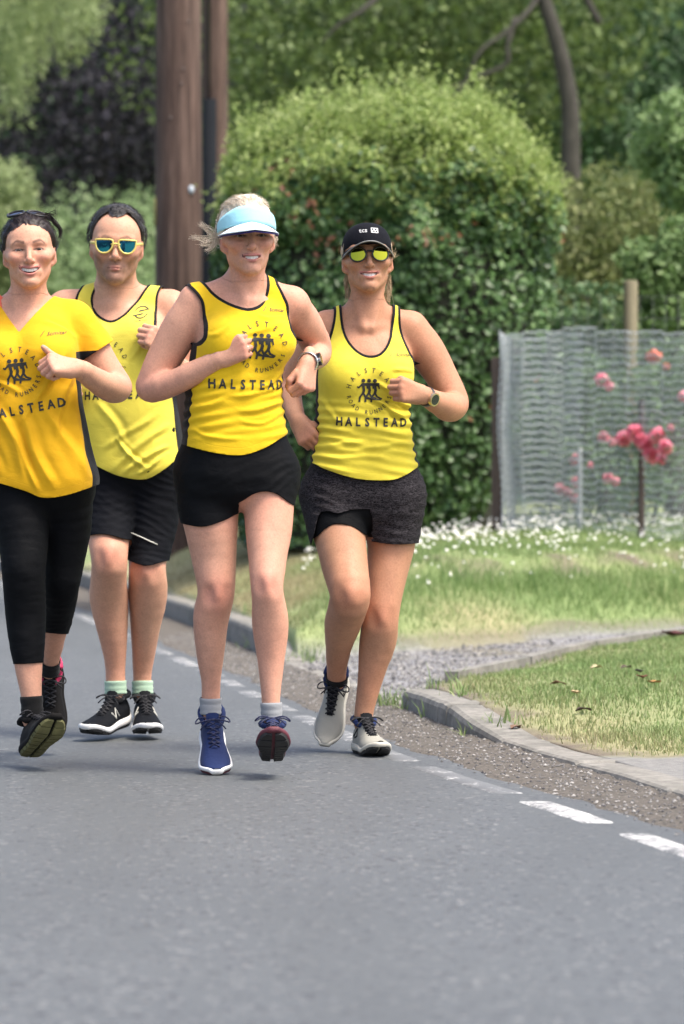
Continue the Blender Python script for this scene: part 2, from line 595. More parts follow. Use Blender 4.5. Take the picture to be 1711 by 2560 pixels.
def height(X, Y):
    t = X - Kx(Y)
    n = 0.012 * vnoise(np.stack([X, Y, 0 * X], -1), 2.2, 1) + 0.006 * vnoise(np.stack([X, Y, 0 * X], -1), 7, 2)
    near = kerb_top(np.minimum(Y, 13)) + 0.05 * ss(0.1, 1.6, t) + n * ss(0, 0.3, t)
    drive = 0.012 + 0.055 * ss(0, 2.0, t) + n * 0.6
    q1 = (Y - Yb(X)) * 0.72
    q = np.minimum(np.maximum(t, 0), np.where(Y < 30, q1, 99))
    bank = 0.10 + 0.56 * (1 - np.exp(-np.maximum(q, 0) / 1.15)) + n * 1.5
    bank = bank + 0.16 * np.exp(-((X + 1.05) ** 2 + (Y - 25.5) ** 2) / 0.5 ** 2)
    lip = 0.05 * ss(0.75, 0.95, q) * (1 - ss(0.95, 1.7, q)) * ss(0.2, 0.6, X)
    bank = bank + lip
    a = ss(-0.12, 0.10, Y - Ye(X)); b = ss(-0.10, 0.12, Y - Yb(X))
    # the driveway only crosses the verge between the two kerb ends
    a = np.where(t > 2.9 + (Y - 13) * 0.0, a, a)
    return near * (1 - a) + (drive * (1 - b) + bank * b) * a, a, b, q, t

# --- road
M_ROAD = NT('worn_asphalt')
_p = M_ROAD.pos()
_big = M_ROAD.noise(_p, 0.8, 4); _mid = M_ROAD.noise(_p, 14, 5, 0.65); _fine = M_ROAD.noise(_p, 120, 4, 0.8)
_sp = M_ROAD.vor(_p, 85, out='Color')
_c = M_ROAD.ramp(_fine, [(0.30, (0.046, 0.051, 0.053)), (0.52, (0.082, 0.091, 0.096)), (0.72, (0.138, 0.149, 0.154))])
_c = M_ROAD.mix(M_ROAD.range(_mid, 0.35, 0.65, 0.0, 0.55), _c, (0.070, 0.077, 0.079), 'MIX')
_c = M_ROAD.mix(M_ROAD.range(_big, 0.35, 0.7, 0.0, 0.35), _c, (0.108, 0.116, 0.117), 'MIX')
_l = M_ROAD.n('ShaderNodeSeparateColor'); M_ROAD.l(_sp, _l.inputs[0])
_c = M_ROAD.mix(M_ROAD.math('GREATER_THAN', _l.outputs[0], 0.955), _c, (0.165, 0.17, 0.168))
_c = M_ROAD.mix(M_ROAD.math('LESS_THAN', _l.outputs[1], 0.06), _c, (0.035, 0.035, 0.04))
_trk = M_ROAD.noise(M_ROAD.scalev(_p, (1.6, 0.22, 1)), 1.3, 3)
_c = M_ROAD.mix(M_ROAD.range(_trk, 0.42, 0.62, 0.0, 0.5), _c, (0.066, 0.072, 0.073))
M_ROAD.color(_c); M_ROAD.set(Roughness=0.66); M_ROAD.b.inputs['Specular IOR Level'].default_value = 0.6
M_ROAD.bump(_fine, 0.45, 0.004)
rows = np.concatenate([np.linspace(-4, 14, 70), np.linspace(14.5, 80, 90)])
b = MB(); R = []
for y in rows:
    x1 = Kx(y) + 0.02; x0 = x1 - 6.4
    R.append([(x0 + (x1 - x0) * t, y, 0.0) for t in np.linspace(0, 1, 9)])
b.rings(np.array(R), close_u=False)
road = b.build('road', M_ROAD.m, origin=(0, 10, 0)); tag(road, 'grey worn asphalt road running under the four runners', kind='structure')
# --- far sheet of land under everything
b = MB(); b.add([(-900, -60, -0.06), (900, -60, -0.06), (900, 1500, -0.06), (-900, 1500, -0.06)], [[0, 1, 2, 3]])
M_LAND = plain('meadow_ground', (0.085, 0.14, 0.045), 0.95, 0.3, 2)
tag(b.build('ground', M_LAND, origin=(0, 0, -0.06)), 'flat green land beyond the road and the verge', kind='structure')
# left verge of the road
b = MB(); R = []
for y in np.linspace(-4, 78, 60):
    x1 = Kx(y) - 6.38
    R.append([(x1, y, 0.03), (x1 - 0.3, y, 0.10), (x1 - 2, y, 0.16), (x1 - 40, y, 0.2)])
b.rings(np.array(R), close_u=False); tag(b.build('far_verge', M_LAND, origin=(-8, 20, 0)), 'grass verge on the far left side of the road', kind='structure')

# --- verge terrain
def axis(parts): return np.unique(np.concatenate([np.arange(a, b, s) for a, b, s in parts]))
ty = axis([(4.5, 8, 0.12), (8, 23, 0.055), (23, 30, 0.14), (30, 60, 0.8)])
tt = np.concatenate([[0.10, 0.118], np.arange(0.135, 0.6, 0.035), np.arange(0.6, 4.2, 0.06), np.geomspace(4.2, 40, 26)])
YY, TT = np.meshgrid(ty, tt, indexing='ij')
XX = Kx(YY) + TT
ZZ, za, zb_, zq, zt_ = height(XX, YY)
ZZ[:, 0] = -0.04; ZZ[:, 1] = np.minimum(ZZ[:, 1], np.where((YY[:, 1] > 12.84) & (YY[:, 1] < 16.4), 0.02, kerb_top(YY[:, 1]) + 0.02))
mouth = (YY > 12.84) & (YY < 16.45)
n1 = vnoise(np.stack([XX, YY, 0 * XX], -1), 5.5, 11); n2 = vnoise(np.stack([XX, YY, 0 * XX], -1), 16, 12); n3 = vnoise(np.stack([XX, YY, 0 * XX], -1), 1.3, 13)
# zones: 0 grass, gravel, soil, slab
gravel = za * (1 - zb_) * np.clip(1.15 - 0.9 * ss(0.05, 0.5, n1 * 0.7 + n3 * 0.6), 0.15, 1)
soil = np.zeros_like(XX)
near = (1 - za)
sl_y = 9.75 + 0.75 * TT * 0.4
slab = near * ss(0.06, -0.06, YY - (10.25 - 0.25 * TT) + 0.03 * n1)
soil = np.maximum(soil, za * (1 - zb_) * 0.8)
soil = np.maximum(soil, near * (1 - slab) * ss(0.30, 0.10, TT - 0.10 * n1 - 0.05 * n2))
soil = np.maximum(soil, near * (1 - slab) * ss(0.35, 0.0, YY - 10.2 + 0.25 * TT + 0.12 * n1))
soil = np.maximum(soil, near * ss(-0.55, -0.1, YY - Ye(XX) + 0.10 * n1) * 0.8 * (TT < 0.9))
soil = np.maximum(soil, zb_ * ss(0.62, 0.82, zq + 0.06 * n1) * ss(1.18, 1.0, zq + 0.08 * n2) * ss(0.0, 0.5, XX + 0.2 * n3) * np.clip(0.25 + 0.9 * n1 + 0.5 * n2, 0, 1))
soil = np.maximum(soil, zb_ * ss(0.12, 0.02, zq + 0.05 * n1) * ss(-0.2, 0.3, XX))
soil = np.clip(soil, 0, 1)
dry = np.clip(0.22 + 0.55 * n3 + 0.3 * n1 + near * ss(0.8, 0.1, TT) * 0.35 + zb_ * ss(0.3, -0.6, XX) * 0.5, 0, 1)
M_VERGE = NT('verge_grass_soil_gravel')
_p = M_VERGE.pos()
_g = M_VERGE.ramp(M_VERGE.noise(_p, 40, 5, 0.7), [(0.3, (0.12, 0.175, 0.055)), (0.55, (0.20, 0.265, 0.10)), (0.75, (0.30, 0.345, 0.16))])
_d = M_VERGE.ramp(M_VERGE.noise(_p, 55, 5, 0.7), [(0.3, (0.20, 0.18, 0.085)), (0.7, (0.42, 0.38, 0.22))])
_c = M_VERGE.mix(M_VERGE.attr('dry'), _g, _d)
_s = M_VERGE.ramp(M_VERGE.noise(_p, 60, 6, 0.75), [(0.3, (0.06, 0.048, 0.036)), (0.6, (0.15, 0.122, 0.092)), (0.8, (0.24, 0.20, 0.155))])
_v = M_VERGE.ramp(M_VERGE.vor(_p, 70, out='Color'), [(0.0, (0.07, 0.07, 0.075)), (0.5, (0.17, 0.17, 0.175)), (1.0, (0.32, 0.315, 0.31))])
_k = M_VERGE.ramp(M_VERGE.noise(_p, 30, 6, 0.7), [(0.3, (0.14, 0.14, 0.135)), (0.7, (0.235, 0.23, 0.215))])
_c = M_VERGE.mix(M_VERGE.attr('soil'), _c, _s)
_c = M_VERGE.mix(M_VERGE.attr('gravel'), _c, _v)
_c = M_VERGE.mix(M_VERGE.attr('slab'), _c, _k)
M_VERGE.color(_c); M_VERGE.set(Roughness=0.95); M_VERGE.bump(M_VERGE.noise(_p, 60, 5, 0.7), 0.6, 0.012)
b = MB(); b.rings(np.stack([XX, YY, ZZ], -1), close_u=False)
me = b.mesh('verge')
for nm, ar in (('dry', dry), ('soil', soil), ('gravel', gravel), ('slab', slab)): set_float(me, nm, ar.ravel())
verge = put('verge', me, M_VERGE.m, origin=(1, 15, 0)); tag(verge, 'grassy verge and bank with a gravel drive across it', kind='structure')

def ground_at(x, y): return height(np.asarray(x, float), np.asarray(y, float))[0]

# --- kerb
M_KERB = NT('weathered_concrete')
_p = M_KERB.pos()
_c = M_KERB.ramp(M_KERB.noise(_p, 22, 6, 0.7), [(0.3, (0.12, 0.115, 0.10)), (0.55, (0.22, 0.21, 0.185)), (0.75, (0.32, 0.305, 0.27))])
_c = M_KERB.mix(M_KERB.range(M_KERB.noise(_p, 4, 4), 0.5, 0.7, 0.0, 0.6), _c, (0.10, 0.10, 0.085))
M_KERB.color(_c); M_KERB.set(Roughness=0.9); M_KERB.bump(M_KERB.noise(_p, 120, 4, 0.7), 0.5, 0.005); M_KERB = M_KERB.m
kerb = empty('kerb', (0.4, 11, 0)); tag(kerb, 'weathered concrete kerb along the road edge', kind='structure')
def kerb_stone(y0, y1, z0, z1, parent=kerb, line=Kx, w=0.125, dx=0.0, under=0.05):
    R = []
    for t in (0, 0.02, 0.5, 0.98, 1):
        y = y0 + (y1 - y0) * t; z = z0 + (z1 - z0) * t; x = line(y) + dx
        e = 0.006 if t in (0, 1) else 0.0
        r = min(0.022, z * 0.45)
        nz = 0.003 * math.sin(y * 37); nx = 0.004 * math.sin(y * 23)
        R.append([(x - 0.004 + nx, y, -under), (x + nx, y, z - r - e + nz), (x + r * 0.3 + nx, y, z - r * 0.35 - e + nz), (x + r + nx, y, z - e + nz), (x + w, y, z - e + nz), (x + w, y, -under)])
    b = MB(); b.rings(np.array(R), close_u=True, cap0=True, cap1=True)
    return b.build('kerb_stone', M_KERB, parent, smooth=False)
y = 4.6
while y < 11.0:
    kerb_stone(y, y + 0.895, kerb_top(y), kerb_top(y + 0.9)); y += 0.905
kerb_stone(y, 11.98, kerb_top(y), 0.097); kerb_stone(11.99, 12.84, 0.097, 0.088)
# flush stones across the mouth of the drive
y = 12.90
for k in range(4):
    kerb_stone(y, y + 0.86, 0.012, 0.012 + 0.002 * k, w=0.11); y += 0.875
y = 16.42
kerb_stone(y, y + 0.9, 0.03, 0.135); y += 0.91
while y < 40:
    kerb_stone(y, y + 0.9, 0.14, 0.14); y += 0.91
edg = empty('path_edging', (0.9, 15, 0)); tag(edg, 'thin concrete edging between the gravel drive and the near grass', kind='structure')
ex0, ex1 = 0.42, 2.6
for k in range(7):
    xa = ex0 + k * 0.33; xb = xa + 0.322
    R = []
    for x in (xa, (xa + xb) / 2, xb):
        yv = Ye(x) - 0.06; z = float(ground_at(x, yv - 0.12)) + 0.034
        n = np.array([2.6, -1.0]) / math.hypot(2.6, 1)
        R.append([(x - n[0] * 0.028, yv - n[1] * 0.028, z - 0.10), (x - n[0] * 0.028, yv - n[1] * 0.028, z), (x + n[0] * 0.028, yv + n[1] * 0.028, z), (x + n[0] * 0.028, yv + n[1] * 0.028, z - 0.10)])
    b = MB(); b.rings(np.array(R), cap0=True, cap1=True); b.build('edging_stone', M_KERB, edg, smooth=False)

# --- dirt in the gutter
M_DIRT = NT('gutter_dirt')
_p = M_DIRT.pos()
_c = M_DIRT.ramp(M_DIRT.noise(_p, 70, 6, 0.75), [(0.3, (0.042, 0.037, 0.031)), (0.55, (0.118, 0.104, 0.086)), (0.75, (0.25, 0.228, 0.198))])
M_DIRT.color(_c); M_DIRT.set(Roughness=0.95); M_DIRT.bump(M_DIRT.noise(_p, 90, 5, 0.75), 0.7, 0.012)
gy = np.arange(5, 40, 0.05); R = []
for y in gy:
    j = 0.05 * vnoise(np.array([[y, 0, 0]]), 2.3, 5)[0] + 0.025 * vnoise(np.array([[y, 0, 0]]), 9, 6)[0]
    xl = Ex(y) + 0.10 + j; xr = Kx(y) + 0.012
    xl = min(xl, xr - 0.05)
    R.append([(xl + (xr - xl) * t, y, -0.002 + 0.006 * min(1, t * 8) + 0.019 * t ** 1.5 + 0.004 * math.sin(y * 31 + t * 9) * t) for t in (0, 0.03, 0.12, 0.3, 0.5, 0.75, 1)])
b = MB(); b.rings(np.array(R), close_u=False); tag(b.build('gutter', M_DIRT.m, origin=(0.3, 11, 0)), 'brown dirt and grit washed into the gutter', kind='structure')

# --- painted edge dashes, worn
M_PAINT = NT('worn_white_paint')
_p = M_PAINT.pos()
_w = M_PAINT.math('ADD', M_PAINT.math('MULTIPLY', M_PAINT.noise(_p, 60, 6, 0.75), 0.7), M_PAINT.math('MULTIPLY', M_PAINT.noise(_p, 9, 4), 0.5))
_w = M_PAINT.math('ADD', _w, M_PAINT.attr('wear'))
M_PAINT.color(M_PAINT.ramp(_w, [(0.46, (0.66, 0.66, 0.63)), (0.58, (0.40, 0.40, 0.39)), (0.67, (0.125, 0.132, 0.136))]))
M_PAINT.set(Roughness=0.7); M_PAINT.bump(M_PAINT.noise(_p, 110, 3), 0.4, 0.004); M_PAINT = M_PAINT.m
dashes = [(7.30, 7.92), (8.22 - 0.60, 8.22), (8.52, 9.09), (9.36, 10.25), (10.5, 11.1), (11.35, 11.9), (12.15, 12.65), (12.95, 13.5), (13.85, 14.25), (14.6, 15.1), (15.45, 16.0), (16.4, 17.2), (17.6, 19.3), (19.8, 23.5), (24, 32), (33, 45)]
dashes[0] = (6.4, 7.3)
for y0, y1 in dashes:
    n = max(8, int((y1 - y0) / 0.03)); R = []
    for y in np.linspace(y0, y1, n):
        f = 1.0
        w = 0.037 * f * (1 + 0.07 * vnoise(np.array([[y, 1, 0]]), 11, 3)[0])
        o = 0.004 * vnoise(np.array([[y, 5, 0]]), 7, 4)[0]
        x = Ex(y) + o
        R.append([(x - w - 0.004, y, -0.001), (x - w, y, 0.0026), (x, y, 0.0030), (x + w, y, 0.0026), (x + w + 0.004, y, -0.001)])
    R = np.array(R); e0, e1 = R[:1].copy(), R[-1:].copy(); e0[..., 1] -= 0.01; e1[..., 1] += 0.01; e0[..., 2] = e1[..., 2] = -0.001; R = np.concatenate([e0, R, e1])
    b = MB(); b.rings(np.array(R), close_u=False); o = b.build('edge_marking', M_PAINT, road)
    set_float(o.data, 'wear', np.full(len(o.data.vertices), 0.0 if y0 < 9.2 else (0.13 if y0 < 11.2 else (0.08 if y0 < 16 else 0.06))))

# --- loose stones (drive, gutter): nobody could count them
M_STONE = NT('stone_chips')
M_STONE.color(M_STONE.ramp(M_STONE.attr('tone'), [(0.0, (0.045, 0.045, 0.05)), (0.5, (0.15, 0.145, 0.14)), (1.0, (0.34, 0.33, 0.31))])); M_STONE.set(Roughness=0.9); M_STONE = M_STONE.m
def stones(name, P, size, label):
    n = len(P)
    base = np.array([(1, 0, 0), (0, 1, 0), (-1, 0, 0), (0, -1, 0), (0, 0, 0.75), (0, 0, -0.4)], float)
    F0 = np.array([(0, 1, 4), (1, 2, 4), (2, 3, 4), (3, 0, 4), (1, 0, 5), (2, 1, 5), (3, 2, 5), (0, 3, 5)])
    s = RNG.uniform(size[0], size[1], (n, 1, 1)) * RNG.uniform(0.7, 1.3, (n, 1, 3))
    V = base[None] * s * RNG.uniform(0.75, 1.25, (n, 6, 1))
    a = RNG.uniform(0, 6.28, n); c, q = np.cos(a)[:, None], np.sin(a)[:, None]
    V = np.stack([V[..., 0] * c - V[..., 1] * q, V[..., 0] * q + V[..., 1] * c, V[..., 2]], -1) + P[:, None]
    F = (F0[None] + np.arange(n)[:, None, None] * 6).reshape(-1, 3)
    me = mesh_np(name, V.reshape(-1, 3), F, False)
    set_float(me, 'tone', np.repeat(RNG.uniform(0, 1, n), 6))
    return tag(put(name, me, M_STONE), label, kind='stuff')
Y_ = RNG.uniform(12.8, 19.5, 16000); X_ = Kx(Y_) + RNG.uniform(0.02, 3.2, 16000)
Z_, a_, b_, q_, t_ = height(X_, Y_)
k = (a_ > 0.85) & (b_ < 0.2 + 0.2 * RNG.uniform(size=16000)) & (RNG.uniform(size=16000) < 0.25 + 0.75 * ss(1.9, 0.4, t_))
stones('drive_gravel', np.stack([X_, Y_, Z_ + 0.002], 1)[k], (0.004, 0.0125), 'grey stone chips of the gravel drive')
Y_ = RNG.uniform(7, 20, 5200); f_ = RNG.uniform(0, 1, 5200) ** 0.7; X_ = Ex(Y_) + 0.08 + (Kx(Y_) - Ex(Y_) - 0.07) * f_
stones('gutter_grit', np.stack([X_, Y_, 0.004 + 0.02 * f_ ** 1.5], 1), (0.002, 0.006), 'small grit lying in the gutter')
# ------------------------------------------------------------------ hedge, trees, shrubs
def leaf_mat(name, dark, mid, light, trans=0.25, rough=0.5):
    t = NT(name); f = t.attr('tone')
    c = t.ramp(f, [(0.0, dark), (0.5, mid), (1.0, light)])
    t.color(c); t.set(Roughness=rough); t.b.inputs['Specular IOR Level'].default_value = 0.4
    tr = t.n('ShaderNodeBsdfTranslucent'); t.l(c, tr.inputs[0]); mx = t.n('ShaderNodeMixShader'); mx.inputs[0].default_value = trans
    t.l(t.b.outputs[0], mx.inputs[1]); t.l(tr.outputs[0], mx.inputs[2]); t.l(mx.outputs[0], t.out.inputs[0])
    return t.m
def leaves(name, P, N, size, mat, parent=None, tone=None, aspect=0.62, jitter=0.8, up=0.25, **tg):
    """folded diamond leaves at P, facing N roughly"""
    n = len(P)
    N = N + RNG.normal(0, jitter, (n, 3)) + np.array([0, 0, up]); N /= np.linalg.norm(N, axis=1)[:, None] + 1e-9
    a = np.cross(N, RNG.normal(size=(n, 3))); a /= np.linalg.norm(a, axis=1)[:, None] + 1e-9
    b = np.cross(N, a); s = (np.broadcast_to(size, (n,)) * RNG.uniform(0.6, 1.3, n))[:, None]
    V = np.stack([P - a * s * 0.5, P + b * s * aspect * 0.5 - a * s * 0.05 + N * s * 0.10, P + a * s * 0.55, P - b * s * aspect * 0.5 - a * s * 0.05 + N * s * 0.10], 1)
    i = np.arange(n)[:, None] * 4
    me = mesh_np(name, V.reshape(-1, 3), [(i + np.array([0, 1, 2])).reshape(-1, 3), (i + np.array([0, 2, 3])).reshape(-1, 3)], False)
    tn = RNG.uniform(0, 1, n) if tone is None else np.clip(tone + RNG.normal(0, 0.22, n), 0, 1)
    set_float(me, 'tone', np.repeat(tn, 4))
    return put(name, me, mat, parent)
def blob_pts(n, c, r, depth=0.35, seed=0, lump=0.22, ls=2.2):
    """points in the outer shell of a lumpy ellipsoid, and outward directions"""
    d = RNG.normal(size=(n, 3)); d /= np.linalg.norm(d, axis=1)[:, None]
    k = 1 + lump * vnoise(d, ls, seed) + 0.5 * lump * vnoise(d, ls * 2.7, seed + 1)
    dep = np.minimum(RNG.exponential(depth / 2.2, n), 0.9)
    return np.asarray(c) + d * np.asarray(r) * (k * (1 - dep))[:, None], d
M_BARK = NT('tree_bark'); _p = M_BARK.co()
M_BARK.color(M_BARK.ramp(M_BARK.noise(M_BARK.scalev(_p, (8, 8, 2)), 2, 5, 0.7), [(0.3, (0.022, 0.02, 0.016)), (0.7, (0.065, 0.06, 0.050))])); M_BARK.set(Roughness=0.95); M_BARK.bump(M_BARK.noise(M_BARK.scalev(_p, (20, 20, 4)), 3, 4), 0.6, 0.02); M_BARK = M_BARK.m
def trunk(name, pts, rad, parent, n=9):
    p = np.column_stack([np.asarray(pts, float), rad]); p = catmull(p, 5)
    b = MB(); b.tube(p[:, :3], np.maximum(p[:, 3], 0.004), n); return b.build(name, M_BARK, parent)

# ---- the big hedge behind the runners
HB = 0.62
hedge = empty('hedge', (0.35, 23.4, HB)); tag(hedge, 'large rounded hedge, dark ivy leaves below and pale young shoots on top', 'hedge')
hx0, hx1, hy0, hy1, hz0, hz1 = -0.84, 1.46, 22.5, 25.6, 0.5, 3.46
def hedge_surf(n, top=False):
    cx, cy = (hx0 + hx1) / 2, (hy0 + hy1) / 2; rx, ry = (hx1 - hx0) / 2, (hy1 - hy0) / 2
    out = []; nor = []
    while sum(len(o) for o in out) < n:
        m = n * 2
        d = RNG.normal(size=(m, 3)); d /= np.linalg.norm(d, axis=1)[:, None]
        d = d[(d[:, 1] < 0.6)]
        e = 2.7
        k = 1 / ((np.abs(d) ** e).sum(1) ** (1 / e))
        p = d * k[:, None]
        # lower face narrows a little to the right, rounded shoulders
        rr = 1 + 0.12 * vnoise(p, 2.4, 31) + 0.09 * vnoise(p, 6, 32)
        zc, rz = (hz0 + 0.9 + hz1) / 2, (hz1 - hz0 - 0.9) / 2
        q = np.stack([cx + p[:, 0] * rx * rr, cy + p[:, 1] * ry * rr, p[:, 2]], 1)
        z = np.where(p[:, 2] > 0, zc + p[:, 2] * rz * rr, zc + p[:, 2] * (zc - hz0) / 0.62)
        right = ss(zc, hz0, z) * 0.30; q[:, 0] -= np.maximum(q[:, 0] - cx, 0) * right
        left = ss(zc + 0.3, hz1, z); q[:, 0] += np.maximum(cx - q[:, 0], 0) * left * 0.10
        q[:, 2] = z; ok = z > 0.45
        out.append(q[ok]); nor.append(d[ok])
    return np.concatenate(out)[:n], np.concatenate(nor)[:n]
M_IVY = leaf_mat('ivy_leaf', (0.028, 0.062, 0.018), (0.072, 0.145, 0.042), (0.18, 0.28, 0.11), 0.2, 0.38)
M_SHOOT = leaf_mat('young_hedge_leaf', (0.11, 0.18, 0.036), (0.24, 0.33, 0.080), (0.38, 0.45, 0.17), 0.35)
M_RUST = leaf_mat('rusty_leaf', (0.10, 0.04, 0.02), (0.20, 0.085, 0.045), (0.32, 0.16, 0.09), 0.2)
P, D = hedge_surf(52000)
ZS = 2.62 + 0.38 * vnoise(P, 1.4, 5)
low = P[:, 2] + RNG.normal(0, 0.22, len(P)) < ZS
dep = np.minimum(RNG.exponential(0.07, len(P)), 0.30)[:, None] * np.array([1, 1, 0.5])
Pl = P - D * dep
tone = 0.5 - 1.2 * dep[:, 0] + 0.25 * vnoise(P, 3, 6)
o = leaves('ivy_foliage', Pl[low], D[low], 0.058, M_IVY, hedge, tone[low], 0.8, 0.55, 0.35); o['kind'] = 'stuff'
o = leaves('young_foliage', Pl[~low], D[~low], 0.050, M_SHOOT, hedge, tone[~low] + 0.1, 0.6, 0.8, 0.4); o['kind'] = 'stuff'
r = low & (vnoise(P, 2.1, 9) > 0.14) & (P[:, 2] > 1.3) & (RNG.uniform(size=len(P)) < 0.05)
o = leaves('rusty_foliage', P[r] + D[r] * 0.02, D[r], 0.05, M_RUST, hedge); o['kind'] = 'stuff'
# upright sprigs on top
SP = []; SD = []
Pt, Dt = hedge_surf(9000)
Pt = Pt[(Pt[:, 2] > 2.7)]
for p in Pt[:1100]:
    hgt = RNG.uniform(0.06, 0.26) * (1 + 0.9 * (RNG.uniform() < 0.12)); ln = RNG.normal(0, 0.18, 2)
    for k in range(9):
        t = k / 8
        SP.append(p + np.array([ln[0] * t * hgt, ln[1] * t * hgt, hgt * t]) + RNG.normal(0, 0.014, 3)); SD.append(RNG.normal(size=3))
o = leaves('shoot_tips', np.array(SP), np.array(SD), 0.042, M_SHOOT, hedge, np.full(len(SP), 0.72), 0.55, 0.4, 0.5); o['kind'] = 'stuff'
# dense twiggy core
b = MB(); R = []
for z in np.linspace(0.45, 3.1, 12):
    s = 1.0 if z < 2.4 else math.sqrt(max(0.05, 1 - ((z - 2.4) / 0.85) ** 2)); sx = 1 - 0.16 * ss(1.9, 0.5, z)
    a = np.arange(28) / 28 * 2 * math.pi; e = lambda v: np.sign(v) * np.abs(v) ** 0.62
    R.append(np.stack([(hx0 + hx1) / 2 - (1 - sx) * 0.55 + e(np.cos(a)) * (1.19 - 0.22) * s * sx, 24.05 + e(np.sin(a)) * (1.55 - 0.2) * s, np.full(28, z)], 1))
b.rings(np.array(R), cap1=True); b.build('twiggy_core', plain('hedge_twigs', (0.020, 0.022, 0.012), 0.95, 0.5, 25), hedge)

# ---- background trees and shrubs
def shrub(name, label, blobs, mat, size, n, parts=('foliage',), stem=None, cat='shrub', group=None, jitter=0.8, aspect=0.6, depth=0.35, tone0=0.5, lump=0.25):
    c0 = np.mean([b[0] for b in blobs], 0)
    o = empty(name, (float(c0[0]), float(c0[1]), 0.0)); tag(o, label, cat, group)
    A = np.array([b[1][0] * b[1][2] for b in blobs]); A = A / A.sum()
    P = []; D = []; T = []
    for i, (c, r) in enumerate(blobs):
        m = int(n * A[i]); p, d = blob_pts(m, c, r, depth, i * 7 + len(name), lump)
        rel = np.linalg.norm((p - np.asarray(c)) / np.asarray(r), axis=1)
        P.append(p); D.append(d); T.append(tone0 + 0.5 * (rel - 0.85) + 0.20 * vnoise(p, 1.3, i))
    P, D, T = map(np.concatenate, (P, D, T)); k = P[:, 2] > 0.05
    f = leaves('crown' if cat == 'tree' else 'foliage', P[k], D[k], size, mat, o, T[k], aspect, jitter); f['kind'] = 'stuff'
    if stem is not None:
        for pts, rad in stem: trunk('trunk' if rad[0] > 0.05 else 'branch', pts, rad, o)
    else:
        trunk('trunk', [(c0[0], c0[1], -0.1), (c0[0] + 0.1, c0[1], c0[2] * 0.6), (c0[0], c0[1] + 0.1, c0[2] * 1.1)], [0.10, 0.07, 0.03], o)
    return o
def WP(px, py, Y): return tuple(W(px, py, Y))
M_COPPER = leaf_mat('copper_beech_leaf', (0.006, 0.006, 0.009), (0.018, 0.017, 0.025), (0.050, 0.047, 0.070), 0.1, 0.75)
M_OLIVE_L = leaf_mat('olive_green_leaf', (0.055, 0.095, 0.026), (0.125, 0.185, 0.052), (0.22, 0.285, 0.10), 0.3)
M_DEEP = leaf_mat('deep_green_leaf', (0.022, 0.055, 0.020), (0.058, 0.125, 0.045), (0.14, 0.23, 0.095), 0.2)
M_WILLOW = leaf_mat('willow_leaf', (0.16, 0.22, 0.085), (0.25, 0.32, 0.135), (0.36, 0.42, 0.21), 0.35)
M_FRESH = leaf_mat('fresh_green_leaf', (0.085, 0.15, 0.05), (0.16, 0.26, 0.085), (0.28, 0.38, 0.17), 0.35)
M_PRIVET = leaf_mat('yellowish_shrub_leaf', (0.07, 0.105, 0.03), (0.16, 0.20, 0.06), (0.30, 0.31, 0.13), 0.3)

M_MEADOW = leaf_mat('pale_meadow_leaf', (0.18, 0.27, 0.115), (0.25, 0.355, 0.16), (0.33, 0.43, 0.21), 0.35)
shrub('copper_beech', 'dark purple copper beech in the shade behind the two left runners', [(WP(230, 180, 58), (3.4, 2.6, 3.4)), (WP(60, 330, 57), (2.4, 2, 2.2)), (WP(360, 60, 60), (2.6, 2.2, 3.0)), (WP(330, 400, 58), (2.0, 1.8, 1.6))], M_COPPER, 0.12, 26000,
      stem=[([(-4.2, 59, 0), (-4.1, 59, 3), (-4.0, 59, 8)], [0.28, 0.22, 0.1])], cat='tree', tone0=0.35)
# weeping willow: hanging strings of leaves
wil = empty('willow_tree', (-4.0, 42, 0)); tag(wil, 'weeping willow with pale hanging strands at the top left', 'tree')
P = []; D = []
for _ in range(250):
    px = RNG.uniform(-160, 250); ln = np.interp(px, [-160, 0, 90, 115, 180, 250], [460, 330, 300, 160, 190, 60]) * RNG.uniform(0.25, 1.05)
    yy = RNG.uniform(40, 44); x0 = (px - CX) / FPX * yy; zt = CAM_H + (1240 + 60) / FPX * yy + RNG.uniform(0, 0.8); zb = CAM_H + (1240 - ln) / FPX * yy
    m = int((zt - zb) / 0.05); t = np.linspace(0, 1, m)
    P.append(np.stack([x0 + 0.10 * np.sin(t * 3 + px) + RNG.normal(0, 0.03, m), yy + RNG.normal(0, 0.04, m), zt + (zb - zt) * t], 1)); D.append(RNG.normal(size=(m, 3)))
P = np.concatenate(P); D = np.concatenate(D)
o = leaves('crown', P, D, 0.13, M_WILLOW, wil, 0.5 + 0.25 * vnoise(P, 1.2, 3), 0.28, 0.5, -0.2); o['kind'] = 'stuff'
trunk('trunk', [(-5.2, 43, 0), (-5.0, 43, 3), (-4.4, 42.5, 7.5)], [0.35, 0.3, 0.16], wil); trunk('limb', [(-4.4, 42.5, 7.3), (-3.6, 42, 7.9), (-2.6, 42, 7.7)], [0.14, 0.1, 0.04], wil)

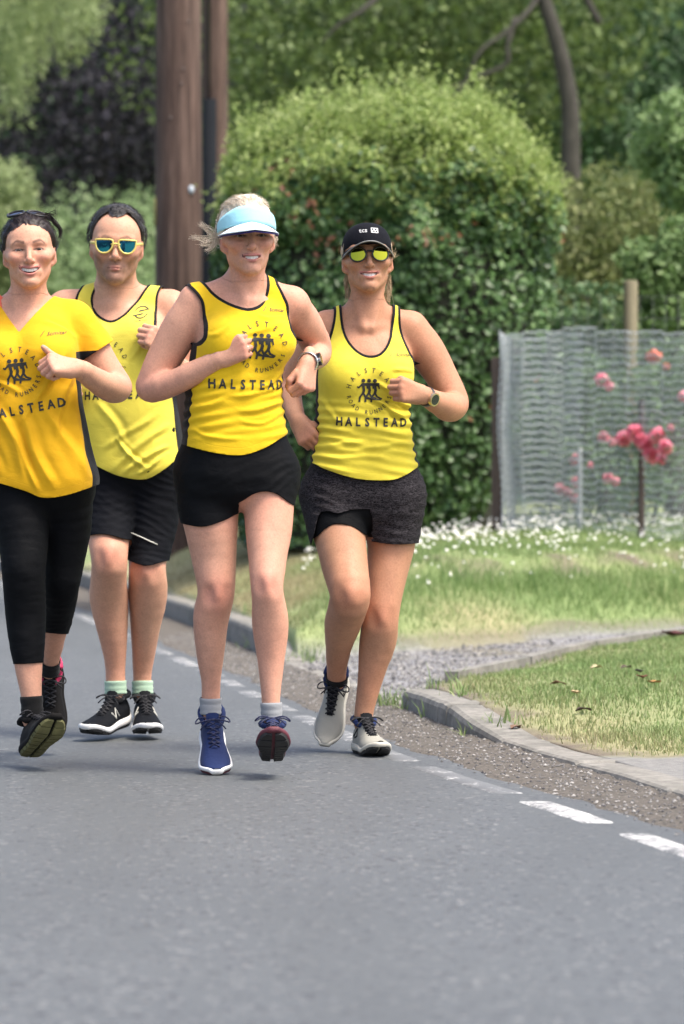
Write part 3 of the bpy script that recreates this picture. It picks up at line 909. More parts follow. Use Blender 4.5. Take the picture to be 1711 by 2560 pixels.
shrub('tall_shrub', 'pale green feathery shrub rising at the left edge behind the laughing runner', [(WP(10, 570, 50), (0.62, 0.8, 1.0)), (WP(-70, 590, 50), (0.8, 0.9, 1.1))], M_WILLOW, 0.10, 7000)
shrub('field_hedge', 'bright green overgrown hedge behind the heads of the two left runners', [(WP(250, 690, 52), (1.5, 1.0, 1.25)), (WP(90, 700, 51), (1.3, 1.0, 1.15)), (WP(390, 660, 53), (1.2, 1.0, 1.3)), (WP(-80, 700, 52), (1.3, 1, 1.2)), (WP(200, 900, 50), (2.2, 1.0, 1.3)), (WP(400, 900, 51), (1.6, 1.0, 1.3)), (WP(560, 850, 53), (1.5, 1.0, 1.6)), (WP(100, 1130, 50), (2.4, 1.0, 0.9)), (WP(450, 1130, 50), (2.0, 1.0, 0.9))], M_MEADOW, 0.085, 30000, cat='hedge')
# the oak-like tree top right, with visible limbs
tY = 40
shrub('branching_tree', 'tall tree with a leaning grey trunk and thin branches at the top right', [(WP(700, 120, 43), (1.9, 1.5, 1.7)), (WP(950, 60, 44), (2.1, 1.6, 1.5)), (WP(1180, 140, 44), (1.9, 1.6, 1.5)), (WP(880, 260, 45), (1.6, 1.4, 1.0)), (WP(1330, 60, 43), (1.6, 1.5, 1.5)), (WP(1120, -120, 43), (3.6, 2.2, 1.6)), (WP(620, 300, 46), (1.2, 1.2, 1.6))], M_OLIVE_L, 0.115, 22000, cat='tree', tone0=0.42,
      stem=[([WP(1450, 1100, tY), WP(1440, 700, tY), WP(1428, 420, tY), WP(1425, 260, tY), WP(1395, 110, tY), WP(1350, -40, tY), WP(1320, -220, tY)], [0.17, 0.14, 0.115, 0.105, 0.095, 0.08, 0.06]),
            ([WP(1350, -10, tY), WP(1310, 40, tY - .2), WP(1260, 85, tY - .3), WP(1200, 130, tY - .4), WP(1160, 210, tY - .4), WP(1090, 290, tY - .4)], [0.034, 0.032, 0.028, 0.024, 0.02, 0.009]),
            ([WP(1290, 45, tY - .2), WP(1270, 110, tY - .3), WP(1265, 160, tY - .3), WP(1200, 190, tY - .3), WP(1100, 230, tY - .3)], [0.04, 0.034, 0.03, 0.024, 0.01]),
            ([WP(1500, 60, tY + 1), WP(1460, -20, tY + 1), WP(1430, -120, tY + 1)], [0.045, 0.045, 0.04]),
            ([WP(960, -20, tY), WP(900, 30, tY - .2), WP(850, 60, tY - .2), WP(800, 110, tY - .2)], [0.04, 0.03, 0.024, 0.01])])
shrub('dark_evergreen', 'deep green ivy-covered tree behind the leaning trunk at the top right', [(WP(1500, 260, 46), (2.0, 1.6, 2.6)), (WP(1660, 120, 46), (1.9, 1.6, 2.2)), (WP(1330, 330, 47), (1.8, 1.5, 1.6)), (WP(1560, 480, 44), (1.8, 1.4, 1.2)), (WP(1100, 420, 48), (2.2, 1.5, 1.6)), (WP(1720, 380, 45), (1.4, 1.4, 2.0))], M_DEEP, 0.125, 20000, cat='tree', tone0=0.42)
shrub('rounded_shrub', 'rounded yellowish-green shrub above the wire fence', [(WP(1520, 590, 29), (0.62, 0.6, 0.55)), (WP(1420, 640, 29), (0.50, 0.5, 0.58)), (WP(1640, 560, 29.5), (0.55, 0.5, 0.5)), (WP(1560, 740, 29), (0.8, 0.6, 0.5)), (WP(1390, 760, 29), (0.5, 0.5, 0.4))], M_PRIVET, 0.055, 15000, depth=0.25)
shrub('leafy_shrub', 'bright green leafy shrub at the right edge above the rounded shrub', [(WP(1690, 330, 27), (0.30, 0.3, 0.30)), (WP(1640, 390, 27.4), (0.22, 0.3, 0.20)), (WP(1740, 420, 27), (0.36, 0.3, 0.42))], M_FRESH, 0.085, 2600, aspect=0.5)
shrub('garden_shrub', 'glossy green garden shrub behind the wooden post at the right edge', [(WP(1660, 690, 24.6), (0.26, 0.25, 0.22)), (WP(1600, 650, 24.8), (0.16, 0.2, 0.16)), (WP(1720, 640, 24.6), (0.25, 0.25, 0.3)), (WP(1690, 800, 24.6), (0.4, 0.25, 0.22))], M_FRESH, 0.065, 3600)
shrub('low_dark_hedge', 'low dark hedge behind the wire fence', [(WP(1480, 850, 25.5), (0.75, 0.4, 0.42)), (WP(1700, 860, 25.5), (0.7, 0.4, 0.42)), (WP(1400, 1000, 25), (0.7, 0.4, 0.4)), (WP(1640, 1000, 25), (0.8, 0.4, 0.4))], M_DEEP, 0.07, 9000, cat='hedge')
# far wood behind it all: one mass
N = 26000
X_ = RNG.uniform(-16, 20, N); Z_ = RNG.uniform(0, 13, N) ; Y_ = 66 + RNG.uniform(0, 5, N) + 1.5 * vnoise(np.stack([X_, Z_, 0 * X_], 1), 0.5, 3)
P = np.stack([X_, Y_, Z_], 1)
o = leaves('far_wood', P, np.tile([0, -1.0, 0.3], (N, 1)), 0.42, M_DEEP, None, 0.25 + 0.3 * vnoise(P, 0.5, 4)); tag(o, 'dark green wood closing the view behind the trees', kind='stuff')
b = MB(); R = []
for x in np.linspace(-22, 26, 30): R.append([(x, 72 + 1.2 * math.sin(x), 0), (x, 72.5 + 1.2 * math.sin(x), 6), (x, 73.5, 14 + 1.0 * math.sin(x * 1.7))])
b.rings(np.array(R), close_u=False); tag(b.build('wooded_slope', plain('wood_shade', (0.012, 0.022, 0.010), 0.95, 0.4, 0.8)), 'dark wooded slope far behind', kind='structure')
# ------------------------------------------------------------------ people: body, head, hands
def limb(Y, pts, n=3):
    """(px, py, depth offset, width in photo pixels) -> (points, radii) in metres"""
    a = np.array([list(W(x, y, Y + d)) + [w / 2 / FPX * (Y + d)] for x, y, d, w in pts])
    a = catmull(a, n)
    return a[:, :3], a[:, 3]

def limb_ops(L, deep=1.0, grow=0.0):
    p, r = L
    return [RC(p[i], p[i + 1], r[i] + grow, r[i + 1] + grow, 0.0, fl=(0, 1, 0) if deep != 1 else None, fs=deep) for i in range(len(p) - 1)]

def hand_ops(fr, mir, pose='fist', sc=1.0):
    """right-hand template; y = thumb side"""
    def q(x, y, z): return fr.fr((x * sc, y * sc * mir, z * sc))
    ops = []
    Y4 = [0.029, 0.0095, -0.0095, -0.027]; L4 = [0.94, 1.05, 0.98, 0.80]; X4 = [0.083, 0.087, 0.083, 0.076]
    ops.append(RC(q(-0.03, 0, 0), q(0.02, 0, -0.001), 0.0235 * sc, 0.023 * sc, 0.012, fl=fr.A[2], fs=0.8))
    for y, x in zip(Y4, X4):
        ops.append(RC(q(0.012, y * 0.55, 0), q(x, y, 0.002), 0.0155 * sc, 0.0118 * sc, 0.012))
    ops.append(RC(q(0.02, 0.012, -0.012), q(0.052, 0.03, -0.014), 0.017 * sc, 0.013 * sc, 0.012))
    ops.append(RC(q(0.02, -0.018, -0.01), q(0.06, -0.024, -0.012), 0.015 * sc, 0.011 * sc, 0.012))
    for i, (y, l, x) in enumerate(zip(Y4, L4, X4)):
        c = 0.86 + 0.05 * i if pose != 'loose' else 0.62 + 0.07 * i
        a0 = -1.25 * c; a1 = a0 - 1.55 * c; a2 = a1 - 0.95 * c
        p = np.array([x, y, 0.003]); r = 0.0098 - 0.0009 * (i == 3)
        yy = y * 0.93
        for k, (a, ln) in enumerate(((a0, 0.041), (a1, 0.026), (a2, 0.020))):
            p2 = np.array([p[0] + math.cos(a) * ln * l, y + (yy - y) * (k + 1) / 3, p[2] + math.sin(a) * ln * l])
            r2 = r - 0.0008
            ops.append(RC(q(*p), q(*p2), r * sc, r2 * sc, 0.0022))
            p, r = p2, r2
    if pose == 'thumb':
        T = [(0.045, 0.034, -0.010, 0.0125), (0.070, 0.050, -0.012, 0.0108), (0.092, 0.064, -0.006, 0.0092), (0.100, 0.068, -0.003, 0.0080)]
    elif pose == 'loose':
        T = [(0.045, 0.034, -0.012, 0.012), (0.074, 0.044, -0.026, 0.0105), (0.096, 0.038, -0.034, 0.009)]
    else:
        T = [(0.045, 0.032, -0.014, 0.012), (0.072, 0.041, -0.029, 0.0108), (0.090, 0.022, -0.044, 0.0092), (0.092, 0.014, -0.046, 0.0085)]
    for a, b in zip(T[:-1], T[1:]):
        ops.append(RC(q(*a[:3]), q(*b[:3]), a[3] * sc, b[3] * sc, 0.0025))
    return ops

def head_ops(fr, F):
    """F: face parameters"""
    jw = F.get('jaw', 1.0); sm = F['smile']; op = F['open']; ch = F.get('chin', 1.0); nw = F.get('nose', 1.0)
    e = lambda *a, **k: EL(*a, fr=fr, **k)
    r = lambda *a, **k: RC(*a, fr=fr, **k)
    o = [e((0, -0.010, 0.032 * F.get('crown', 1.0)), (0.0735, 0.092, 0.080 * F.get('crown', 1.0))),
         e((0, 0.026, -0.018), (0.0610 * jw, 0.060, 0.080), k=0.03),
         e((0, 0.040, 0.035), (0.058, 0.046, 0.050), k=0.02),
         r((0, 0.070, -0.094), (0, 0.040, -0.080), 0.0165 * ch, 0.028, k=0.022)]
    for s in (-1, 1):
        o += [r((s * 0.010, 0.066, -0.095), (s * 0.0445 * jw, 0.004, -0.054), 0.0130 * ch, 0.0145, k=0.024),
              e((s * (0.040 + 0.002 * sm), 0.056 + 0.003 * sm, -0.026 + 0.005 * sm), (0.019 + 0.002 * sm, 0.024, 0.017), k=0.018),
              r((s * 0.047, 0.056, -0.014), (s * 0.066, 0.012, -0.004), 0.013, 0.011, k=0.018),
              r((s * 0.010, 0.082, 0.021), (s * 0.046, 0.068, 0.020), 0.0085 * F.get('ridge', 0.85), 0.0075 * F.get('ridge', 0.85), k=0.014)]
    # eye sockets, lids
    for s in (-1, 1):
        o += [e((s * 0.031, 0.092, 0.002), (0.020, 0.0155, 0.0125), k=0.011, mode='s'),
              e((s * 0.031, 0.0655, 0.001), (0.0150, 0.0150, 0.0145), k=0.005)]
        if F.get('eyes', True):
            o += [e((s * 0.031, 0.083, 0.0008), (0.0142, 0.012, F.get('slit', 0.0045)), k=0.0012, mode='s', bend=-4.0)]
    # nose
    o += [r((0, 0.078, 0.016), (0, 0.100, -0.028), 0.0062 * nw, 0.0082 * nw, k=0.011),
          e((0, 0.1005, -0.0325), (0.0088 * nw, 0.0098, 0.0080), k=0.006),
          r((0, 0.092, -0.040), (0, 0.100, -0.040), 0.006, 0.005, k=0.006)]
    for s in (-1, 1):
        o += [e((s * 0.0115 * nw, 0.091, -0.0365), (0.0062, 0.0090, 0.0062), k=0.006),
              e((s * 0.0062, 0.096, -0.0425), (0.0030, 0.0042, 0.0022), k=0.0015, mode='s')]
    # mouth
    mw = 0.0235 + 0.008 * sm; lift = 0.0145 * sm; zc = -0.0655 + 0.001 * sm
    yf = 0.0895
    n = 9
    X = np.linspace(-1, 1, n)
    o.append(e((0, 0.070, zc), (0.030 + 0.004 * sm, 0.020, 0.019), k=0.014))
    up = [(x * mw, yf - 0.017 * x * x, zc + lift * x * x + op / 2 * (1 - x * x) + 0.0032 * (1 - 0.5 * x * x) - 0.0008 * math.exp(-(x / 0.15) ** 2)) for x in X]
    lo = [(x * mw * 0.94, yf - 0.0015 - 0.017 * x * x, zc + lift * x * x - op / 2 * (1 - x * x) - 0.0040 * (1 - 0.6 * x * x)) for x in X]
    ru = [0.0042 * (1 - 0.6 * x * x) for x in X]; rl = [0.0052 * (1 - 0.6 * x * x) for x in X]
    for i in range(n - 1):
        o.append(r(up[i], up[i + 1], ru[i], ru[i + 1], k=0.0035))
        o.append(r(lo[i], lo[i + 1], rl[i], rl[i + 1], k=0.0035))
    o.append(r((0, 0.078, zc - 0.0135 - op / 2), (0, 0.079, zc - 0.0135 - op / 2), 0.004, 0.004, k=0.006, mode='s') if False else
             e((0, 0.094, zc - 0.0135 - op * 0.5), (0.016, 0.008, 0.0036), k=0.006, mode='s'))
    if op > 0.001:
        o.append(e((0, yf - 0.004, zc), (mw * 0.90, 0.030, op / 2), k=0.0012, mode='s', bend=lift / mw ** 2))
    else:
        o.append(e((0, yf + 0.001, zc - 0.0003), (mw * 0.98, 0.014, 0.0011), k=0.001, mode='s', bend=lift / mw ** 2))
    if sm > 0.3:   # laughter folds
        for s in (-1, 1):
            o.append(r((s * 0.019, 0.0925, -0.042), (s * (mw + 0.009), 0.076, zc + lift * 0.6 + 0.002), 0.0026, 0.0016, k=0.008, mode='s'))
    # ears
    for s in (-1, 1):
        o += [e((s * 0.0735, -0.006, -0.006), (0.0080, 0.0165, 0.0280), k=0.008),
              e((s * 0.0805, 0.000, -0.003), (0.0060, 0.0085, 0.0150), k=0.004, mode='s'),
              r((s * 0.0665, 0.004, -0.036), (s * 0.0725, -0.002, -0.026), 0.006, 0.006, k=0.010)]
    F['_mouth'] = (mw, lift, zc, yf, op, np.array(up), np.array(lo), np.array(ru), np.array(rl))
    return o

def chain_dist(P, C, R):
    d = np.full(len(P), 9.0)
    for i in range(len(C) - 1):
        a, b = C[i], C[i + 1]; ab = b - a
        t = np.clip(((P - a) @ ab) / (ab @ ab), 0, 1)
        d = np.minimum(d, np.linalg.norm(P - a - t[:, None] * ab, axis=1) - (R[i] + (R[i + 1] - R[i]) * t))
    return d

def skin_colors(V, S, hf):
    base = np.array(S['skin'])
    L = hf.to(V)
    n1 = vnoise(V, 22, 3); n2 = vnoise(V, 75, 5); n0 = vnoise(V, 7, 8)
    C = base[None] * (1 + 0.06 * n1 + 0.045 * n2)[:, None] * (1 + np.stack([0.02 * n0, -0.05 * n0, -0.06 * n0], 1))
    fr_ = ss(0.55, 0.8, vnoise(V, 130, 15)) * 0.22
    C = C * (1 - fr_[:, None] * np.array([0.35, 0.55, 0.6]))
    red = np.array(S.get('red', (0.50, 0.17, 0.13)))
    def tint(mask, col, a):
        nonlocal C
        C = C + (np.asarray(col)[None] - C) * np.clip(mask * a, 0, 1)[:, None]
    F = S['face']
    face = (L[:, 2] > -0.14) & (L[:, 2] < 0.13) & (np.abs(L[:, 0]) < 0.1) & (np.abs(L[:, 1]) < 0.14)
    g = lambda c, r: np.exp(-(((L - np.array(c)) / np.array(r)) ** 2).sum(1)) * face
    for s in (-1, 1):
        tint(g((s * 0.042, 0.07, -0.028), (0.02, 0.03, 0.018)), red, F.get('flush', 0.35))
        tint(g((s * 0.078, 0, -0.005), (0.02, 0.03, 0.03)), red, 0.45)
        tint(g((s * 0.031, 0.08, -0.0135), (0.014, 0.02, 0.005)), base * np.array([0.72, 0.62, 0.60]), 0.5)
        tint(g((s * 0.031, 0.08, 0.0115), (0.015, 0.02, 0.006)), base * np.array([0.74, 0.62, 0.58]), 0.55)
        # brows
        bx = L[:, 0] * s
        bz = L[:, 2] - (0.0215 + 0.006 * ss(0.012, 0.034, bx) - 0.010 * ss(0.036, 0.052, bx))
        m = np.exp(-(bz / (0.0034 + 0.0012 * (bx < 0.035))) ** 4) * ss(0.010, 0.015, bx) * (1 - ss(0.046, 0.053, bx)) * (L[:, 1] > 0.04) * face
        tint(m * (0.75 + 0.25 * n2), F['brow'], F.get('brow_a', 0.85))
        if F.get('eyes', True):   # lash line
            d = np.abs(np.sqrt(((L[:, 0] - s * 0.031) / 0.0135) ** 2 + ((L[:, 2] - 0.0008 + 4.0 * (L[:, 0] - s * 0.031) ** 2) / F.get('slit', 0.0045)) ** 2) - 1)
            m = np.exp(-(d / 0.52) ** 2) * (L[:, 1] > 0.066) * face * np.where(L[:, 2] > 0, 1.0, 0.55)
            tint(m, (0.022, 0.013, 0.010), 0.95)
    tint(g((0, 0.105, -0.033), (0.014, 0.014, 0.012)), red, F.get('flush', 0.35) * 0.9)
    mw, lift, zc, yf, op, up, lo, ru, rl = F['_mouth']
    dl = np.minimum(chain_dist(L, up, ru), chain_dist(L, lo, rl))
    tint(np.exp(-np.maximum(dl, 0) ** 2 / 0.0013 ** 2) * face * (L[:, 1] > 0.06), F['lip'], 0.8)
    cav = face & (np.abs(L[:, 0]) < mw) & (np.abs(L[:, 2] - zc - lift / mw ** 2 * L[:, 0] ** 2) < max(op / 2, 0.0008)) & (L[:, 1] > 0.05) & (dl > 0.0007) & (L[:, 1] < yf - 0.001)
    C[cav] = (0.10, 0.025, 0.02)
    if F.get('stubble'):
        m = (1 - ss(-0.052, -0.036, L[:, 2] - 0.02 * ss(0.035, 0.06, np.abs(L[:, 0])))) * ss(-0.01, 0.02, L[:, 1]) * face * ss(-0.125, -0.105, L[:, 2])
        m2 = np.exp(-((np.abs(L[:, 2] + 0.052)) / 0.006) ** 2) * (np.abs(L[:, 0]) < 0.03) * (L[:, 1] > 0.06) * face
        tint(np.maximum(m * (dl > 0.0015), m2 * (dl > 0.001)) * (0.8 + 0.3 * n2), (0.075, 0.048, 0.038), F['stubble'])
    # knees, elbows, knuckles a little redder
    for p, rr in S.get('_ruddy', []):
        tint(np.exp(-((V - p) ** 2).sum(1) / rr ** 2), red * 1.05, 0.38)
    return C

M_SKIN = NT('skin')
_c = M_SKIN.attr('Col', 'Color')
_nz = M_SKIN.noise(M_SKIN.co(), 60, 5, 0.6)
_f = M_SKIN.range(M_SKIN.noise(M_SKIN.co(), 180, 4, 0.7), 0.3, 0.7, 0.86, 1.12)
_h = M_SKIN.n('ShaderNodeVectorMath', operation='SCALE'); M_SKIN.l(_c, _h.inputs[0]); M_SKIN.l(_f, _h.inputs['Scale'])
M_SKIN.l(_h.outputs[0], M_SKIN.b.inputs['Base Color'])
M_SKIN.set(Roughness=M_SKIN.range(_nz, 0.3, 0.7, 0.50, 0.64))
M_SKIN.b.inputs['Specular IOR Level'].default_value = 0.3
M_SKIN.b.inputs['Subsurface Weight'].default_value = 0.07
M_SKIN.b.inputs['Subsurface Radius'].default_value = (0.9, 0.35, 0.2)
M_SKIN.b.inputs['Subsurface Scale'].default_value = 0.008
M_SKIN.bump(M_SKIN.noise(M_SKIN.co(), 420, 3), 0.12, 0.0015)
M_SKIN = M_SKIN.m

M_EYE = NT('eye_white_and_iris')
_a = M_EYE.attr('iris')
M_EYE.color(M_EYE.ramp(_a, [(0.0, (0.012, 0.009, 0.008)), (0.24, (0.02, 0.012, 0.009)), (0.30, (0.10, 0.055, 0.03)), (0.50, (0.07, 0.04, 0.025)), (0.66, (0.36, 0.32, 0.30)), (1.0, (0.38, 0.33, 0.31))]))
M_EYE.set(Roughness=0.12); M_EYE = M_EYE.m
M_TOOTH = plain('tooth_enamel', (0.80, 0.77, 0.70), 0.25, 0.06, 200)

def body_field(S):
    Y = S['Y']
    pel = W(S['pelvis'][0], S['pelvis'][1], Y + S['pelvis'][2]); nek = W(S['neck'][0], S['neck'][1], Y + S['neck'][2])
    yaw = math.radians(S['yaw'])
    w = _n(nek - pel); u = np.array([math.cos(yaw), math.sin(yaw), 0.0]); u = _n(u - (u @ w) * w); f = np.cross(u, w)
    tf = Frame(pel, axes=(u, f, w)); TL = np.linalg.norm(nek - pel)
    S['tf'], S['TL'] = tf, TL
    hx, hy, hd, hyaw, hp, hr, hs = S['head']
    hf = Frame(W(hx, hy, Y + hd), hyaw, hp, hr, hs); S['hf'] = hf
    arms = {k: limb(Y, v) for k, v in S['arms'].items()}; legs = {k: limb(Y, v) for k, v in S['legs'].items()}
    S['_arms'], S['_legs'] = arms, legs
    torso = [LOFT(tf, S['secs'], cap=0.05)]
    for k in arms:
        sh, r = arms[k][0][0], arms[k][1][0]
        torso.append(RC(nek + w * 0.015 - f * 0.02, sh + w * 0.004, 0.040, r * 0.82, k=0.035))
        s = np.sign((sh - nek) @ u)
        torso.append(RC(tf.fr((s * 0.012, 0.055, TL - 0.035)), sh + w * 0.012, 0.0085, 0.010, k=0.012))     # collar bone
    for b in S.get('bust', []):
        torso.append(EL(b[:3], b[3:], k=0.03, fr=tf))
    nr = S['neck_r']
    torso.append(RC(hf.fr((0, -0.022, -0.045)), nek + w * -0.02 - f * 0.012, nr * 0.98, nr * 1.12, k=0.03))
    for s in (-1, 1):    # sternomastoid
        torso.append(RC(hf.fr((s * 0.052, -0.012, -0.045)), tf.fr((s * 0.012, 0.052, TL - 0.045)), 0.0095, 0.0075, k=0.016))
    Fd = Field()
    Fd.group(torso)
    Fd.group(head_ops(hf, S['face']), joint=hf.fr((0, 0.0, -0.09)), k=0.02, r=0.11)
    S['_ruddy'] = []
    hands = []
    for k in arms:
        p, r = arms[k]
        ops = limb_ops(arms[k], 1.0)
        el = int(S.get('elbow_i', 12))
        hd = S['hands'][k]
        x = _n(hd['dir']); z = np.asarray(hd['back'], float); z = _n(z - (z @ x) * x)
        y = np.cross(z, x)
        mir = 1 if k == 'R' else -1
        wr = p[-1]
        hfm = Frame(wr, axes=(x, y, z))
        hops = hand_ops(hfm, mir, hd.get('pose', 'fist'), S.get('hand', 0.95))
        S.setdefault('_hands', {})[k] = (hfm, wr)
        Fd.group(ops + hops, joint=p[0], k=0.035, r=0.09)
        hands.append(hfm.fr((0.06, 0, -0.02))); S['_ruddy'] += [(hfm.fr((0.085, 0, 0.0)), 0.035), (p[len(p) // 2], 0.05)]
    for k in legs:
        p, r = legs[k]
        ops = limb_ops(legs[k], 1.05)
        kn = S['knee'][k]
        kc = W(kn[0], kn[1], Y + kn[2]); kr = kn[3] / FPX * Y
        fw = np.array([0, -1.0, 0])
        ops = ops + [EL((0, 0, 0), (kr * 0.46, kr * 0.34, kr * 0.54), k=0.016, fr=Frame(kc + fw * kr * 0.70 + np.array([0, 0, kr * 0.05])))]
        for sx in (-1, 1):
            ops.append(EL((0, 0, 0), (kr * 0.22, kr * 0.16, kr * 0.42), k=0.022, mode='s', fr=Frame(kc + fw * kr * 1.06 + np.array([sx * kr * 0.62, 0, -kr * 0.15]))))
        S.setdefault('_kneep', {})[k] = (kc, kr)
        S['_ruddy'].append((kc + fw * kr, kr * 0.9))
        Fd.group(ops, joint=p[0], k=0.05, r=0.14)
    S['_handc'] = hands
    return Fd

def build_person(S):
    Fd = body_field(S); S['F'] = Fd
    tf, hf = S['tf'], S['hf']
    pts = np.concatenate([L[0] for L in list(S['_arms'].values()) + list(S['_legs'].values())] + [hf.fr([(0, 0, 0.15), (0.1, 0.15, -.1), (-.1, -.15, -.1)])])
    pad = 0.16
    lo, hi = pts.min(0) - pad, pts.max(0) + pad
    V, Q = polygonise(Fd, lo, hi, 0.0048)
    cen = V[Q].mean(1)
    m = ((hf.to(cen) ** 2).sum(1) < 0.135 ** 2) & (hf.to(cen)[:, 2] > -0.125)
    for h in S['_handc']:
        m |= ((cen - h) ** 2).sum(1) < 0.085 ** 2
    V, Q = subdivide(V, Q, m, Fd, 2)
    # muscle and tendon relief on limbs and chest
    _, gn = Fd.grad(V); gn /= np.linalg.norm(gn, axis=1)[:, None] + 1e-9
    Lh = hf.to(V); soft = ss(0.11, 0.15, np.linalg.norm(Lh, axis=1))
    for h in S['_handc']: soft = soft * ss(0.07, 0.11, np.linalg.norm(V - h, axis=1))
    rel = 0.0022 * vnoise(np.stack([V[:, 0] * 20, V[:, 1] * 20, V[:, 2] * 8], 1), 1.0, 6) + 0.0010 * vnoise(np.stack([V[:, 0] * 48, V[:, 1] * 48, V[:, 2] * 16], 1), 1.0, 9)
    V = V + gn * (rel * soft)[:, None]
    e = np.concatenate([Q[:, [0, 1]], Q[:, [1, 2]], Q[:, [2, 3]], Q[:, [3, 0]]]); cnt = np.bincount(e.ravel(), minlength=len(V))[:, None]
    for _ in range(6):     # relax the limbs
        acc = np.stack([np.bincount(e[:, 0], V[e[:, 1], k], len(V)) + np.bincount(e[:, 1], V[e[:, 0], k], len(V)) for k in range(3)], 1)
        V = V + (acc / cnt - V) * (0.7 * soft)[:, None]
    me = mesh_np('person', V, Q)
    set_color(me, 'Col', skin_colors(V, S, hf))
    base = (float(tf.o[0]), float(tf.o[1]), 0.0)
    o = put('person', me, M_SKIN, None, base)
    tag(o, S['label'], 'person', 'runners coming down the road')
    S['o'] = o
    # eyes, teeth
    F = S['face']
    if F.get('eyes', True):
        for s in (-1, 1):
            b = MB(); n = 16; R = 0.0122
            c = np.array((s * 0.031, 0.0672, 0.0008))
            th = np.linspace(0, 1.5, 9); R_ = []
            for t in th:
                a = np.arange(n) / n * 2 * math.pi
                R_.append(np.stack([c[0] + R * math.sin(t) * np.cos(a), np.full(n, c[1] + R * math.cos(t)), c[2] + R * math.sin(t) * np.sin(a)], 1))
            b.rings(hf.fr(np.array(R_)))
            eo = b.build('eye', M_EYE, o)
            set_float(eo.data, 'iris', np.repeat(th / 0.95, n))
    mw, lift, zc, yf, op, *_ = F['_mouth']
    if op > 0.003:
        b = MB(); ntooth = 10
        xs = np.linspace(-0.84, 0.84, ntooth + 1)
        wtop = zc + op / 2 + 0.002
        for i in range(ntooth):
            x0, x1 = xs[i], xs[i + 1]; xm = (x0 + x1) / 2
            ln = min(0.0105 if abs(xm) < 0.35 else 0.0095, op * F.get('teeth', 0.90) * (1 - xm * xm) + 0.0025)
            def P(x, z, dy=0): return (x * mw, yf - 0.0045 - 0.019 * x * x - dy, z + lift * x * x)
            zt = wtop * 1.0 - op / 2 * xm * xm
            g = 0.005
            v = [P(x0 + g, zt), P(xm, zt, -0.0006), P(x1 - g, zt), P(x1 - g, zt - ln, 0.0006), P(xm, zt - ln, -0.0004), P(x0 + g, zt - ln, 0.0006)]
            b.add(hf.fr(np.array(v)), [[0, 1, 4, 5], [1, 2, 3, 4]])
        b.build('teeth', M_TOOTH, o, smooth=True)
    return o
# ------------------------------------------------------------------ the four runners (joints read off the photograph, widths in photo pixels)
LF = 'L'; RT = 'R'
P1 = dict(Y=10.35, yaw=-6, pelvis=(92, 1205, 0), neck=(64, 768, -0.03), neck_r=0.050, skin=(0.56, 0.292, 0.195),
    head=(74, 634, -0.05, 4, 4, 3, 0.98),
    face=dict(smile=1.0, open=0.0135, brow=(0.05, 0.03, 0.022), brow_a=0.95, lip=(0.42, 0.13, 0.12), slit=0.0029, flush=0.4, jaw=0.96),
    secs=[(-0.10, 0, 0, 0.10, 0.08), (-0.05, 0, 0, 0.155, 0.115), (0.0, 0, 0, 0.172, 0.125), (0.10, 0, 0.01, 0.152, 0.115), (0.22, 0, 0.01, 0.142, 0.108), (0.34, 0, 0.01, 0.146, 0.108), (0.43, 0, 0, 0.146, 0.098), (0.49, 0, -0.01, 0.115, 0.075), (0.53, 0, -0.015, 0.06, 0.05)],
    bust=[(-0.068, 0.085, 0.375, 0.062, 0.055, 0.062), (0.068, 0.085, 0.375, 0.062, 0.055, 0.062)],
    arms={LF: [(182, 806, 0.02, 90), (222, 862, 0.03, 92), (262, 925, 0.03, 84), (294, 968, 0.02, 74), (272, 968, -0.06, 72), (236, 946, -0.13, 60), (192, 920, -0.19, 44)],
          RT: [(-60, 806, 0.0, 90), (-98, 865, 0.03, 90), (-128, 930, 0.06, 78), (-140, 975, 0.06, 70), (-130, 985, -0.03, 66), (-112, 990, -0.10, 56), (-95, 990, -0.15, 44)]},
    hands={LF: dict(dir=(-0.88, -0.42, 0.12), back=(0.05, -0.72, 0.55), pose='thumb'), RT: dict(dir=(0.3, -0.85, -0.1), back=(-0.7, -0.3, 0.4))},
    legs={RT: [(38, 1205, 0, 172), (52, 1290, -0.05, 138), (60, 1370, -0.08, 116), (60, 1430, -0.10, 104), (64, 1530, -0.08, 97), (68, 1610, -0.09, 84), (73, 1680, -0.10, 66), (79, 1740, -0.11, 51), (82, 1800, -0.11, 50)],
          LF: [(150, 1205, 0, 168), (166, 1300, 0.02, 124), (160, 1400, 0.04, 99), (154, 1465, 0.05, 84), (144, 1530, 0.16, 78), (134, 1600, 0.26, 58), (127, 1650, 0.33, 44), (125, 1680, 0.36, 44)]},
    knee={RT: (58, 1425, -0.10, 48), LF: (156, 1462, 0.05, 40)},
    label='laughing dark-haired runner in golden T-shirt and black cropped leggings, cut by the left edge')
